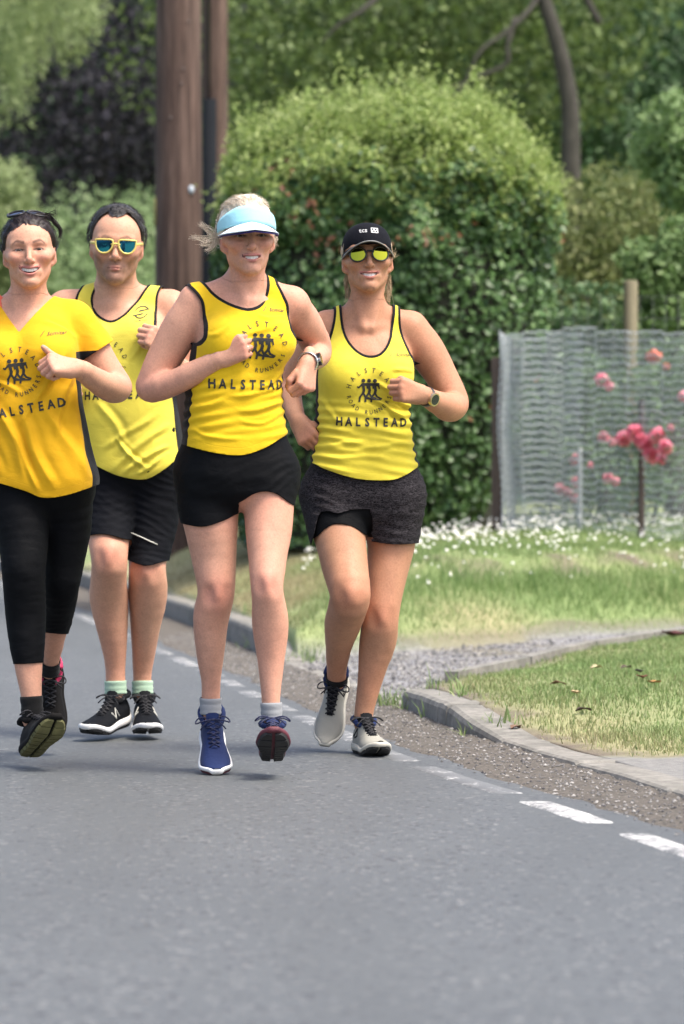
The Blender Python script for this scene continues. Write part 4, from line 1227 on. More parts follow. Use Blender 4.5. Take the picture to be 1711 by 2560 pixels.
P2 = dict(Y=11.55, yaw=-7, pelvis=(332, 1178, 0), neck=(288, 740, -0.02), neck_r=0.064, skin=(0.54, 0.285, 0.188), hand=1.0,
    head=(292, 616, -0.06, 2, -3, -2, 1.10),
    face=dict(smile=0.0, open=0.0, brow=(0.05, 0.035, 0.03), brow_a=0.7, lip=(0.36, 0.13, 0.11), eyes=False, flush=0.30, jaw=1.06, chin=1.15, stubble=0.62, nose=1.15, ridge=1.1),
    secs=[(-0.10, 0, 0, 0.11, 0.09), (-0.05, 0, 0, 0.150, 0.12), (0.0, 0, 0.01, 0.166, 0.14), (0.10, 0, 0.012, 0.166, 0.138), (0.22, 0, 0.016, 0.164, 0.140), (0.34, 0, 0.01, 0.170, 0.135), (0.44, 0, 0, 0.178, 0.122), (0.51, 0, -0.01, 0.150, 0.095), (0.57, 0, -0.02, 0.07, 0.06)],
    bust=[(-0.075, 0.09, 0.43, 0.075, 0.04, 0.06), (0.075, 0.09, 0.43, 0.075, 0.04, 0.06)],
    arms={LF: [(424, 775, 0.03, 104), (450, 835, 0.05, 104), (460, 900, 0.06, 92), (458, 942, 0.04, 80), (446, 932, -0.04, 74), (430, 902, -0.12, 60), (416, 880, -0.17, 46)],
          RT: [(166, 778, 0.0, 104), (138, 850, 0.05, 100), (128, 920, 0.05, 86), (128, 955, 0.02, 78), (135, 965, -0.04, 72), (145, 975, -0.08, 60), (152, 985, -0.12, 48)]},
    hands={LF: dict(dir=(-0.62, -0.45, 0.62), back=(0.55, -0.80, 0.1)), RT: dict(dir=(0.2, -0.9, 0.1), back=(-0.6, -0.2, 0.6))},
    legs={RT: [(284, 1185, 0, 168), (275, 1290, -0.06, 128), (273, 1345, -0.12, 104), (274, 1400, -0.17, 92), (273, 1440, -0.14, 90), (273, 1500, -0.08, 97), (283, 1590, -0.05, 72), (288, 1670, -0.03, 50), (290, 1735, -0.03, 50)],
          LF: [(385, 1185, 0, 162), (378, 1300, -0.02, 126), (370, 1395, -0.06, 98), (368, 1430, -0.08, 93), (371, 1490, -0.04, 98), (364, 1580, 0.0, 72), (357, 1680, 0.04, 48), (357, 1735, 0.04, 48)]},
    knee={RT: (276, 1388, -0.17, 44), LF: (367, 1424, -0.08, 44)},
    label='dark-haired runner in mirrored yellow-framed sunglasses, pale yellow vest and knee-length black shorts')
P3 = dict(Y=10.05, yaw=14, pelvis=(592, 1185, 0), neck=(617, 722, -0.04), neck_r=0.047, skin=(0.55, 0.278, 0.19),
    head=(619, 598, -0.07, 9, 3, 2, 0.975),
    face=dict(smile=0.55, open=0.0085, brow=(0.20, 0.13, 0.08), brow_a=0.5, lip=(0.46, 0.16, 0.15), slit=0.0029, flush=0.35, jaw=0.92, chin=0.94),
    secs=[(-0.10, 0, 0, 0.10, 0.08), (-0.05, 0, 0, 0.152, 0.115), (0.0, 0, 0, 0.165, 0.125), (0.087, -0.008, 0.005, 0.148, 0.112), (0.18, -0.018, 0.005, 0.134, 0.104), (0.283, -0.022, 0.005, 0.128, 0.102), (0.375, -0.010, 0.005, 0.132, 0.104), (0.43, 0, 0, 0.138, 0.098), (0.485, 0, -0.01, 0.108, 0.074), (0.525, 0, -0.015, 0.06, 0.05)],
    bust=[(-0.066, 0.080, 0.385, 0.058, 0.05, 0.058), (0.066, 0.080, 0.385, 0.058, 0.05, 0.058)],
    arms={RT: [(492, 758, -0.04, 92), (458, 812, -0.04, 98), (420, 880, -0.03, 92), (388, 940, -0.03, 78), (375, 970, -0.03, 70), (410, 965, -0.07, 70), (470, 940, -0.11, 62), (548, 897, -0.15, 44)],
          LF: [(732, 762, 0.03, 86), (760, 806, 0.10, 88), (786, 850, 0.18, 80), (796, 880, 0.22, 70), (792, 890, 0.14, 66), (782, 900, 0.05, 54), (772, 905, -0.02, 43)]},
    hands={RT: dict(dir=(0.86, -0.22, 0.42), back=(-0.25, -0.93, -0.1)), LF: dict(dir=(-0.12, -0.35, -0.92), back=(0.72, -0.62, 0.1))},
    legs={RT: [(522, 1185, 0, 164), (522, 1260, -0.01, 148), (528, 1317, -0.02, 134), (536, 1400, -0.02, 112), (541, 1480, -0.03, 94), (527, 1545, 0.0, 91), (526, 1630, 0.02, 72), (528, 1700, 0.04, 50), (527, 1745, 0.05, 47), (527, 1787, 0.05, 47)],
          LF: [(666, 1185, 0, 158), (672, 1260, -0.03, 126), (672, 1330, -0.06, 115), (670, 1400, -0.10, 96), (668, 1465, -0.14, 84), (672, 1500, -0.13, 84), (676, 1560, -0.10, 91), (678, 1650, -0.09, 68), (678, 1740, -0.10, 47), (680, 1800, -0.10, 46)]},
    knee={RT: (548, 1482, -0.03, 42), LF: (669, 1458, -0.14, 40)},
    label='fair-haired runner in pale blue sun visor, yellow vest and short black running shorts')
P4 = dict(Y=10.80, yaw=4, pelvis=(908, 1240, 0), neck=(918, 790, -0.04), neck_r=0.050, skin=(0.43, 0.215, 0.128), red=(0.50, 0.18, 0.11),
    head=(919, 652, -0.05, 3, 9, 2, 0.985),
    face=dict(smile=0.8, open=0.0095, brow=(0.10, 0.06, 0.04), brow_a=0.6, lip=(0.42, 0.14, 0.12), eyes=False, flush=0.25, jaw=0.95, chin=0.95, crown=0.90),
    secs=[(-0.10, 0, 0, 0.10, 0.08), (-0.05, 0, 0, 0.152, 0.115), (0.0, 0, 0, 0.166, 0.125), (0.087, 0, 0.005, 0.152, 0.112), (0.18, 0, 0.005, 0.142, 0.106), (0.283, -0.006, 0.005, 0.138, 0.104), (0.375, -0.004, 0.005, 0.142, 0.106), (0.44, 0, 0, 0.146, 0.098), (0.495, 0, -0.01, 0.112, 0.074), (0.54, 0, -0.015, 0.06, 0.05)],
    bust=[(-0.066, 0.078, 0.375, 0.060, 0.05, 0.058), (0.066, 0.078, 0.375, 0.060, 0.05, 0.058)],
    arms={LF: [(1026, 824, 0.02, 90), (1060, 870, 0.03, 94), (1098, 930, 0.04, 84), (1128, 985, 0.03, 76), (1137, 1012, 0.02, 72), (1122, 1018, -0.05, 72), (1092, 1005, -0.12, 60), (1058, 987, -0.18, 42)],
          RT: [(816, 822, 0.0, 88), (792, 862, 0.03, 88), (757, 912, 0.07, 78), (724, 958, 0.10, 66), (722, 975, 0.08, 62), (728, 1000, 0.04, 58), (737, 1028, 0.0, 48), (744, 1050, -0.03, 40)]},
    hands={LF: dict(dir=(-0.84, -0.52, 0.16), back=(-0.35, -0.85, 0.15)), RT: dict(dir=(0.42, -0.5, -0.72), back=(-0.5, -0.75, 0.2), pose='loose')},
    legs={RT: [(838, 1240, 0, 166), (848, 1330, -0.07, 134), (862, 1410, -0.13, 116), (876, 1485, -0.19, 103), (868, 1525, -0.12, 98), (856, 1560, -0.06, 92), (846, 1620, 0.02, 66), (843, 1670, 0.08, 52), (842, 1705, 0.11, 50)],
          LF: [(978, 1240, 0, 164), (978, 1362, 0.0, 118), (965, 1450, -0.02, 102), (953, 1540, -0.04, 88), (945, 1605, 0.0, 94), (928, 1690, 0.02, 66), (912, 1770, 0.03, 50), (908, 1810, 0.03, 48)]},
    knee={RT: (880, 1488, -0.19, 50), LF: (958, 1545, -0.04, 42)},
    label='tanned runner in black cap and round mirrored sunglasses, yellow vest and charcoal shorts')
PEOPLE = [P1, P2, P3, P4]
# ------------------------------------------------------------------ clothes
def fabric(name, col, rough=0.75, sheen=0.2, trim=None, panel=None, tw=0.0085, weave=1400, var=0.06, heather=None, spec=0.2):
    t = NT(name)
    p = t.co()
    c = t.ramp(t.noise(p, 9, 4), [(0.3, tuple(x * (1 - var) for x in col)), (0.7, tuple(min(1, x * (1 + var)) for x in col))])
    if heather:
        h = t.noise(t.scalev(p, (30, 30, 150)), 3.0, 4, 0.75, 1.5)
        c = t.mix(t.ramp(h, [(0.46, 0.0), (0.60, 1.0)]), c, heather)
    if panel is not None:
        c = t.mix(t.math('GREATER_THAN', t.attr('panel'), 0.0), c, panel)
    if trim is not None:
        c = t.mix(t.math('LESS_THAN', t.attr('edge'), tw), c, trim)
    t.color(c)
    t.set(Roughness=rough)
    t.b.inputs['Specular IOR Level'].default_value = spec
    t.b.inputs['Sheen Weight'].default_value = sheen * 0.25
    t.b.inputs['Sheen Roughness'].default_value = 0.5
    hm = t.attr('hem')
    line = t.math('MULTIPLY', t.math('GREATER_THAN', hm, 0.0195), t.math('LESS_THAN', hm, 0.0222))
    wr = t.math('ADD', t.math('MULTIPLY', t.noise(t.scalev(p, (1.0, 1.0, 1.6)), 17, 3, 0.5, 0.6), 0.0050), t.math('MULTIPLY', t.noise(p, weave, 2), 0.0006))
    t.bump(t.math('SUBTRACT', wr, t.math('MULTIPLY', line, 0.0022)), 0.55, 1.0)
    return t.m

BLK = (0.0035, 0.0035, 0.0045)
M_TEE = fabric('golden_jersey', (0.69, 0.372, 0.008), panel=BLK, trim=None)
M_VEST = fabric('yellow_jersey', (0.69, 0.445, 0.010), panel=BLK, trim=BLK)
M_VEST2 = fabric('lemon_jersey', (0.69, 0.58, 0.070), panel=BLK, trim=BLK, tw=0.0075)
M_VEST3 = fabric('bright_lemon_jersey', (0.67, 0.55, 0.048), panel=BLK, trim=BLK, tw=0.0075)
M_LYCRA = fabric('black_lycra', (0.0032, 0.0036, 0.0046), 0.7, 0.0, spec=0.10)
M_LYCRA2 = fabric('matt_black_lycra', (0.0048, 0.0055, 0.008), 0.8, 0.0, spec=0.10)
M_HEATHER = fabric('charcoal_heather', (0.006, 0.0056, 0.0068), 0.85, 0.0, spec=0.08, heather=(0.062, 0.056, 0.062))
M_PRINT = plain('black_print', (0.022, 0.020, 0.016), 0.65, 0.1)
M_REFLECT = plain('silver_reflective_tape', (0.5, 0.5, 0.45), 0.4, 0.05)
M_CORAL = fabric('coral_vest', (0.75, 0.16, 0.10))

def poly_sd(U, Wc, poly):
    """signed distance in a plane to a closed polygon (negative inside)"""
    P = np.asarray(poly, float); x, y = U, Wc
    d = np.full(x.shape, 1e9); ins = np.zeros(x.shape, bool)
    for i in range(len(P)):
        a, b = P[i], P[(i + 1) % len(P)]
        e = b - a; wx, wy = x - a[0], y - a[1]
        t = np.clip((wx * e[0] + wy * e[1]) / (e @ e + 1e-12), 0, 1)
        d = np.minimum(d, (wx - e[0] * t) ** 2 + (wy - e[1] * t) ** 2)
        c = (a[1] > y) != (b[1] > y)
        ins ^= c & (x < (b[0] - a[0]) * (y - a[1]) / (b[1] - a[1] + 1e-12) + a[0])
    return np.where(ins, -1, 1) * np.sqrt(d)

def garment(name, mat, S, F, lo, hi, h, gfun, disp=None, thick=0.0016, parent=None, panel=None, hem_i=None):
    V, Q = polygonise(F, lo, hi, h)
    if disp is not None:
        _, g = F.grad(V); g /= np.linalg.norm(g, axis=1)[:, None] + 1e-9
        V = V + g * disp(V)[:, None]
    T = tris(Q)
    gs = gfun(V)                       # list of (field, is_trim)
    edge = np.full(len(V), 1.0)
    for g, tr in gs:
        if tr: edge = np.minimum(edge, g)
    A = [edge] + ([panel(V)] if panel is not None else []) + [g for g, _ in gs]
    for i in range(len(gs)):
        k = i + (2 if panel is not None else 1)
        V, T, _, A = clip(V, T, A[k], A)
    me = mesh_np(name, V, T)
    set_float(me, 'edge', A[0]); set_float(me, 'hem', A[hem_i + (2 if panel is not None else 1)] if hem_i is not None else np.full(len(V), 1.0))
    set_float(me, 'panel', A[1] if panel is not None else np.full(len(V), -1.0))
    o = put(name, me, mat, parent or S['o'])
    S.setdefault('_w', {})[name] = (V, T)
    if thick:
        m = o.modifiers.new('thickness', 'SOLIDIFY'); m.thickness = thick; m.offset = -1.0
    return o

def to_uw(S, pts, v=0.10):
    """photo pixels -> (u, w) on the chest of a runner"""
    tf = S['tf']; Y = S['Y']
    return np.array([tf.to(W(x, y, Y - v))[[0, 2]] for x, y in pts])

def folds_fn(S, lines, wav=None, amp=1.0):
    """drag lines and gathers of a loose jersey; lines: (x0,y0,x1,y1,width_px,height_mm) in photo pixels"""
    tf = S['tf']; Y = S['Y']
    LN = []
    for x0, y0, x1, y1, wd, mm in lines:
        a, b = to_uw(S, [(x0, y0), (x1, y1)])
        LN.append((a, b, wd / FPX * Y, mm / 1000))
    def f(V):
        q = tf.to(V); u, v, w = q[:, 0], q[:, 1], q[:, 2]
        jit = 0.006 * vnoise(q, 14, 2)
        d = 0.0028 * vnoise(np.stack([u * 9, v * 9, w * 7], 1), 1.0, 1) + 0.0012 * vnoise(np.stack([u * 26, v * 26, w * 20], 1), 1.0, 4)
        for a, b, wd, mm in LN:
            e = b - a; L = np.linalg.norm(e); n = np.array([-e[1], e[0]]) / L
            s = ((u - a[0]) * e[0] + (w - a[1]) * e[1]) / L ** 2
            t = (u - a[0]) * n[0] + (w - a[1]) * n[1] + jit + 0.010 * np.sin(s * 2.6 + a[0] * 40)
            fade = ss(-0.12, 0.22, s) * (1 - ss(0.78, 1.12, s)) * ss(-0.02, 0.03, v)
            x = t / wd
            d = d + mm * fade * (np.exp(-(np.abs(x) * 1.35) ** 1.25) - 0.6 * np.exp(-((x - 1.05) * 1.7) ** 2) - 0.25 * np.exp(-((x + 1.1) * 1.6) ** 2))
        if wav is not None:
            for (w0, w1, per, mm, tilt) in wav:
                ph = (w + tilt * u + 0.012 * vnoise(np.stack([u * 8, v * 8, w * 5], 1), 1, 7)) / per * 2 * math.pi
                fade = ss(w0 - 0.02, w0 + 0.03, w) * (1 - ss(w1 - 0.03, w1 + 0.02, w)) * (0.35 + 0.65 * ss(0.02, 0.12, np.abs(u)))
                d = d + mm / 1000 * fade * np.sin(ph) * (0.75 + 0.25 * np.sin(u * 31 + ph * 0.3))
        return d * 1.45
    return f

def shirt(S, mat, pads, neck, arms, hem, folds, wav=None, sleeves=None, pan=(-0.11, 0.062), name='vest', trim=True, bust_pad=0.008, extra=None):
    tf, TL, Y = S['tf'], S['TL'], S['Y']
    secs = []
    for (w, uc, vc, rx, ry) in S['secs']:
        p = np.interp(w, [a[0] for a in pads], [a[1] for a in pads])
        pd = np.interp(w, [a[0] for a in pads], [a[2] if len(a) > 2 else a[1] for a in pads])
        secs.append((w, uc, vc, rx + p, ry + pd))
    b0 = secs[1]
    secs[0] = (-0.16, b0[1], b0[2], b0[3] + 0.012, b0[4] + 0.012)
    ops = [LOFT(tf, secs, cap=0.05)]
    nek = tf.fr((0, 0, TL)); w_, f_ = tf.A[2], tf.A[1]
    for k in S['_arms']:
        sh, r = S['_arms'][k][0][0], S['_arms'][k][1][0]
        ops.append(RC(nek + w_ * 0.015 - f_ * 0.02, sh + w_ * 0.004, 0.040 + 0.008, r * 0.82 + 0.008, k=0.035))
    for b in S.get('bust', []):
        ops.append(EL(b[:3], [x + bust_pad for x in b[3:]], k=0.035, fr=tf))
    F = Field().group(ops)
    slv = []
    if not sleeves:
        for k in S['_arms']:
            p, r = S['_arms'][k]
            F.group([RC(p[i], p[i + 1], r[i] + 0.0075, r[i + 1] + 0.0075) for i in range(3)], joint=p[0], k=0.035, r=0.09)
    if sleeves:
        for k, (i1, gr) in sleeves.items():
            p, r = S['_arms'][k]
            pp, rr = p[:i1 + 1], r[:i1 + 1] + np.linspace(0.009, gr, i1 + 1)
            F.group([RC(pp[i], pp[i + 1], rr[i], rr[i + 1]) for i in range(i1)], joint=p[0], k=0.04, r=0.10)
            slv.append((pp[-2], _n(pp[-2] - pp[-4]), k))
    rnd = lambda P: catmull(np.vstack([P, P[:1]]), 6)[:-1]
    npol = rnd(to_uw(S, neck)) if trim else to_uw(S, neck)
    apol = {k: rnd(to_uw(S, a)) for k, a in (arms or {}).items()}
    hl = to_uw(S, hem, 0.12); hl = catmull(hl[np.argsort(hl[:, 0])], 6)
    wtop = TL
    def g(V):
        q = tf.to(V); u, v, w = q[:, 0], q[:, 1], q[:, 2]
        fac = 1 + 1.3 * ss(0.015, -0.05, v)
        wn = np.where(w < wtop, wtop - (wtop - w) * fac, w)
        out = [(poly_sd(u, wn, npol), trim)]
        for k, a in apol.items():
            out.append((poly_sd(u, w, a), trim))
        out.append((w - np.interp(u, hl[:, 0], hl[:, 1]), False))
        for pt, n, k in slv:
            d = V - pt; m = d @ n
            rad = np.sqrt(np.maximum((d * d).sum(1) - m * m, 0))
            out.append((np.maximum(-m, rad - 0.088 - 0.3 * np.maximum(m, 0)), False))
        return out
    def panel(V):
        q = tf.to(V)
        s = np.minimum(q[:, 1] - pan[0], pan[1] - q[:, 1] + 0.02 * ss(0.3, 0.45, q[:, 2]) * 0)
        lim = (TL - 0.14) - q[:, 2]
        s = np.minimum(s, lim)
        return np.where(np.abs(q[:, 0]) > 0.06, s, -1)
    P = tf.fr([(a, b, c) for a in (-0.30, 0.30) for b in (-0.24, 0.26) for c in (-0.14, TL + 0.09)])
    lo, hi = P.min(0), P.max(0)
    o = garment(name, mat, S, F, lo, hi, 0.0045, g, folds_fn(S, folds, wav), panel=panel, hem_i=1 + len(apol))
    S['shirt'] = o
    V, T = S['_w'][name]
    S['bvh'] = BVHTree.FromPolygons([tuple(v) for v in V], [tuple(t) for t in T])
    return o

def legwear(S, name, mat, waist, hems, grow, pad=0.006, flare=None, wave=None, parent=None, h=0.0052, smooth=True):
    """hems: {leg: [(px,py)...]} lower edge of each leg in photo pixels"""
    tf, Y = S['tf'], S['Y']
    ops = [LOFT(tf, [(w, a, b, c + pad, d + pad) for w, a, b, c, d in S['secs'][:5]], cap=0.03)]
    F = Field().group(ops)
    legf = {}
    zmin = {}
    for k in hems:
        p, r = S['_legs'][k]
        r = r + grow
        if flare:
            r = r + flare * ss(0, 0.22, np.linalg.norm(p - p[0], axis=1))
        lops = [RC(p[i], p[i + 1], r[i], r[i + 1], fl=(0, 1, 0), fs=1.06) for i in range(len(p) - 1)]
        kc, kr = S['_kneep'][k]
        lops = lops + [EL((0, 0, 0), (kr * 0.46 + grow, kr * 0.34 + grow + 0.002, kr * 0.54 + grow), k=0.016, fr=Frame(kc + np.array([0, -1.0, 0]) * kr * 0.70 + np.array([0, 0, kr * 0.05])))]
        F.group(lops, joint=p[0], k=0.05, r=0.15)
        legf[k] = Field().group(lops)
        P = np.array([W(x, y, Y)[[0, 2]] for x, y in hems[k]])
        P = P[np.argsort(P[:, 0])]; zmin[k] = catmull(P, 5) if smooth else P
    def g(V):
        o = np.argsort(np.round(V[:, 2] * 30) * 1000 + V[:, 0])
        D = {}
        for k in legf:
            d = np.empty(len(V)); d[o] = legf[k].at(V[o], 128, 0.3); D[k] = d
        ks = list(legf)
        zh = {k: V[:, 2] - np.interp(V[:, 0], zmin[k][:, 0], zmin[k][:, 1]) for k in ks}
        # parts of the far side follow the same hem line
        gg = np.where(D[ks[0]] < D[ks[1]], zh[ks[0]], zh[ks[1]]) if len(ks) == 2 else zh[ks[0]]
        return [(gg, True), (waist - tf.to(V)[:, 2], False)]
    def disp(V):
        q = tf.to(V)
        d = 0.0015 * vnoise(V, 16, 3) + 0.0008 * vnoise(V, 45, 5)
        if wave:
            for (cx, cy, rad, per, mm, ang) in wave:
                c = W(cx, cy, Y); ca, sa = math.cos(math.radians(ang)), math.sin(math.radians(ang))
                dx, dz = V[:, 0] - c[0], V[:, 2] - c[2]
                t = (-dx * sa + dz * ca) + 0.022 * vnoise(V, 9, 9)
                d = d + mm / 1000 * np.exp(-(dx ** 2 + dz ** 2) / rad ** 2) * np.maximum(np.sin(t / per * 2 * math.pi), -0.3) * (0.5 + 0.6 * vnoise(V, 11, 12))
        return d
    zs = min(z[:, 1].min() for z in zmin.values()) - 0.05
    xs = np.concatenate([L[0] for L in S['_legs'].values()])
    sel = xs[xs[:, 2] > zs - 0.05]
    lo = np.array([min(sel[:, 0].min(), tf.o[0]) - 0.16, min(sel[:, 1].min(), tf.o[1]) - 0.18, zs])
    hi = np.array([max(sel[:, 0].max(), tf.o[0]) + 0.16, max(sel[:, 1].max(), tf.o[1]) + 0.18, tf.o[2] + waist + 0.06])
    return garment(name, mat, S, F, lo, hi, h, g, disp, parent=parent, hem_i=0)

# ---- prints on the jerseys
_TXT = {}
def text_mesh(txt, size, shear=0.0, spacing=1.0, bold=0.012):
    key = (txt, size, shear, spacing, bold)
    if key in _TXT: return _TXT[key]
    cu = bpy.data.curves.new('txt', 'FONT'); cu.body = txt; cu.size = size; cu.align_x = 'CENTER'; cu.align_y = 'CENTER'
    cu.shear = shear; cu.space_character = spacing; cu.resolution_u = 2; cu.offset = size * bold
    ob = bpy.data.objects.new('txt', cu); COL.objects.link(ob)
    dg = bpy.context.evaluated_depsgraph_get()
    me = bpy.data.meshes.new_from_object(ob.evaluated_get(dg))
    bpy.data.objects.remove(ob); bpy.data.curves.remove(cu)
    V = np.array([v.co[:2] for v in me.vertices]); me.calc_loop_triangles()
    T = np.array([t.vertices[:] for t in me.loop_triangles])
    bpy.data.meshes.remove(me)
    _TXT[key] = (V, T)
    return V, T

class Print:
    """flat artwork in metres, then laid onto the cloth"""
    def __init__(s): s.V = []; s.T = []; s.n = 0
    def add(s, V, T):
        s.V.append(np.asarray(V, float)); s.T.append(np.asarray(T, int) + s.n); s.n += len(V); return s
    def text(s, txt, size, x=0, y=0, rot=0.0, sx=1.0, **k):
        V, T = text_mesh(txt, size, **k)
        V = V * np.array([sx, 1.0]); c, q = math.cos(rot), math.sin(rot)
        return s.add(np.stack([V[:, 0] * c - V[:, 1] * q + x, V[:, 0] * q + V[:, 1] * c + y], 1), T)
    def stroke(s, pts, w):
        P = np.asarray(pts, float)
        for a, b in zip(P[:-1], P[1:]):
            d = (b - a) / (np.linalg.norm(b - a) + 1e-9); n = np.array([-d[1], d[0]]) * w / 2; e = d * w * 0.25
            s.add([a - n - e, b - n + e, b + n + e, a + n - e], [[0, 1, 2], [0, 2, 3]])
        return s
    def disc(s, x, y, r, n=14):
        a = np.arange(n) / n * 2 * math.pi
        V = np.concatenate([[[x, y]], np.stack([x + r * np.cos(a), y + r * np.sin(a)], 1)])
        return s.add(V, [[0, i + 1, (i + 1) % n + 1] for i in range(n)])
    def ring(s, x, y, r, w, a0=0, a1=2 * math.pi, n=28):
        a = np.linspace(a0, a1, n)
        return s.stroke(np.stack([x + r * np.cos(a), y + r * np.sin(a)], 1), w)
    def lay(s, S, name, centre_px, mat, rot=0.0, parent=None, scale=1.0, warp=None):
        V = np.concatenate(s.V) * scale; T = np.concatenate(s.T)
        bm = bmesh.new()
        vs = [bm.verts.new((v[0], v[1], 0)) for v in V]
        for t in T:
            try: bm.faces.new([vs[i] for i in t])
            except ValueError: pass
        vlo, vhi = V.min(0), V.max(0)
        for ax in (0, 1):
            for c in np.arange(vlo[ax] + 0.004, vhi[ax], 0.007):
                n = (1, 0, 0) if ax == 0 else (0, 1, 0)
                bmesh.ops.bisect_plane(bm, geom=bm.verts[:] + bm.edges[:] + bm.faces[:], plane_co=(c if ax == 0 else 0, c if ax else 0, 0), plane_no=n)
        bmesh.ops.triangulate(bm, faces=bm.faces)
        uw = to_uw(S, [centre_px], 0.12)[0]
        tf = S['tf']; c, q = math.cos(rot), math.sin(rot)
        dirn = Vector(-tf.A[1]); miss = set()
        for v in bm.verts:
            x, y = v.co.x, v.co.y
            if warp: x, y = warp(x, y)
            u, w = uw[0] + x * c - y * q, uw[1] + x * q + y * c
            hit = S['bvh'].ray_cast(Vector(tf.fr((u, 0.5, w))), dirn, 0.55)
            if hit[0] is None: miss.add(v); continue
            v.co = hit[0] + hit[1] * (0.0017 if hit[1].dot(dirn) < 0 else -0.0017)
        if miss:
            bmesh.ops.delete(bm, geom=list(miss), context='VERTS')
        me = bpy.data.meshes.new(name); bm.to_mesh(me); bm.free()
        if not len(me.vertices): return None
        return put(name, me, mat, parent or S['shirt'])

def club_prints(S, emb, word, rot=0.0, sc=1.0, wordrot=None, warp=None, maker=None):
    e = Print()
    for i in range(3):                       # three runners abreast
        x = -0.020 + i * 0.0185
        e.disc(x, 0.034, 0.0062)
        e.stroke([(x - 0.006, 0.020), (x + 0.012, 0.022)], 0.0075)
        e.stroke([(x + 0.000, 0.022), (x + 0.003, 0.004), (x + 0.001, -0.006)], 0.0085)
        e.stroke([(x + 0.012, 0.020), (x + 0.014, 0.010)], 0.0045)
        e.stroke([(x + 0.001, -0.004), (x - 0.009, -0.018), (x - 0.010, -0.032)], 0.0062)
        e.stroke([(x + 0.001, -0.004), (x + 0.008, -0.016), (x + 0.022, -0.022)], 0.0062)
    e.stroke([(-0.026, 0.020), (-0.034, 0.012), (-0.038, 0.015)], 0.005)
    e.stroke([(-0.024, 0.025), (0.030, 0.026)], 0.0035)
    e.stroke([(-0.010, -0.022), (0.036, -0.025)], 0.0045)
    e.lay(S, 'emblem', emb, M_PRINT, rot, scale=sc)
    R = 0.066
    for i, ch in enumerate('HALSTEAD'):
        a = math.radians(166 - i * 152 / 7)
        r = Print(); r.text(ch, 0.021, R * math.cos(a), R * math.sin(a), a - math.pi / 2, sx=0.8); r.lay(S, 'letter', emb, M_PRINT, rot, scale=sc)
    bt = 'ROAD RUNNERS'
    for i, ch in enumerate(bt):
        if ch == ' ': continue
        a = math.radians(196 + i * 148 / 11)
        r = Print(); r.text(ch, 0.0185, R * math.cos(a), R * math.sin(a), a + math.pi / 2, sx=0.8); r.lay(S, 'letter', emb, M_PRINT, rot, scale=sc)
    for i, ch in enumerate('HALSTEAD'):
        w = Print(); w.text(ch, 0.037, (i - 3.5) * 0.0288, 0, 0, sx=0.80, bold=0.035)
        w.lay(S, 'letter', word, M_PRINT, rot if wordrot is None else wordrot, scale=sc, warp=warp)
    if maker:
        m = Print(); m.text('Scimitar', 0.0150, 0.006, 0, shear=0.25, sx=1.0, bold=0.008)
        m.stroke([(-0.036, -0.005), (-0.026, 0.010)], 0.0016)
        m.lay(S, 'maker_lettering', maker, M_PRINT, rot)

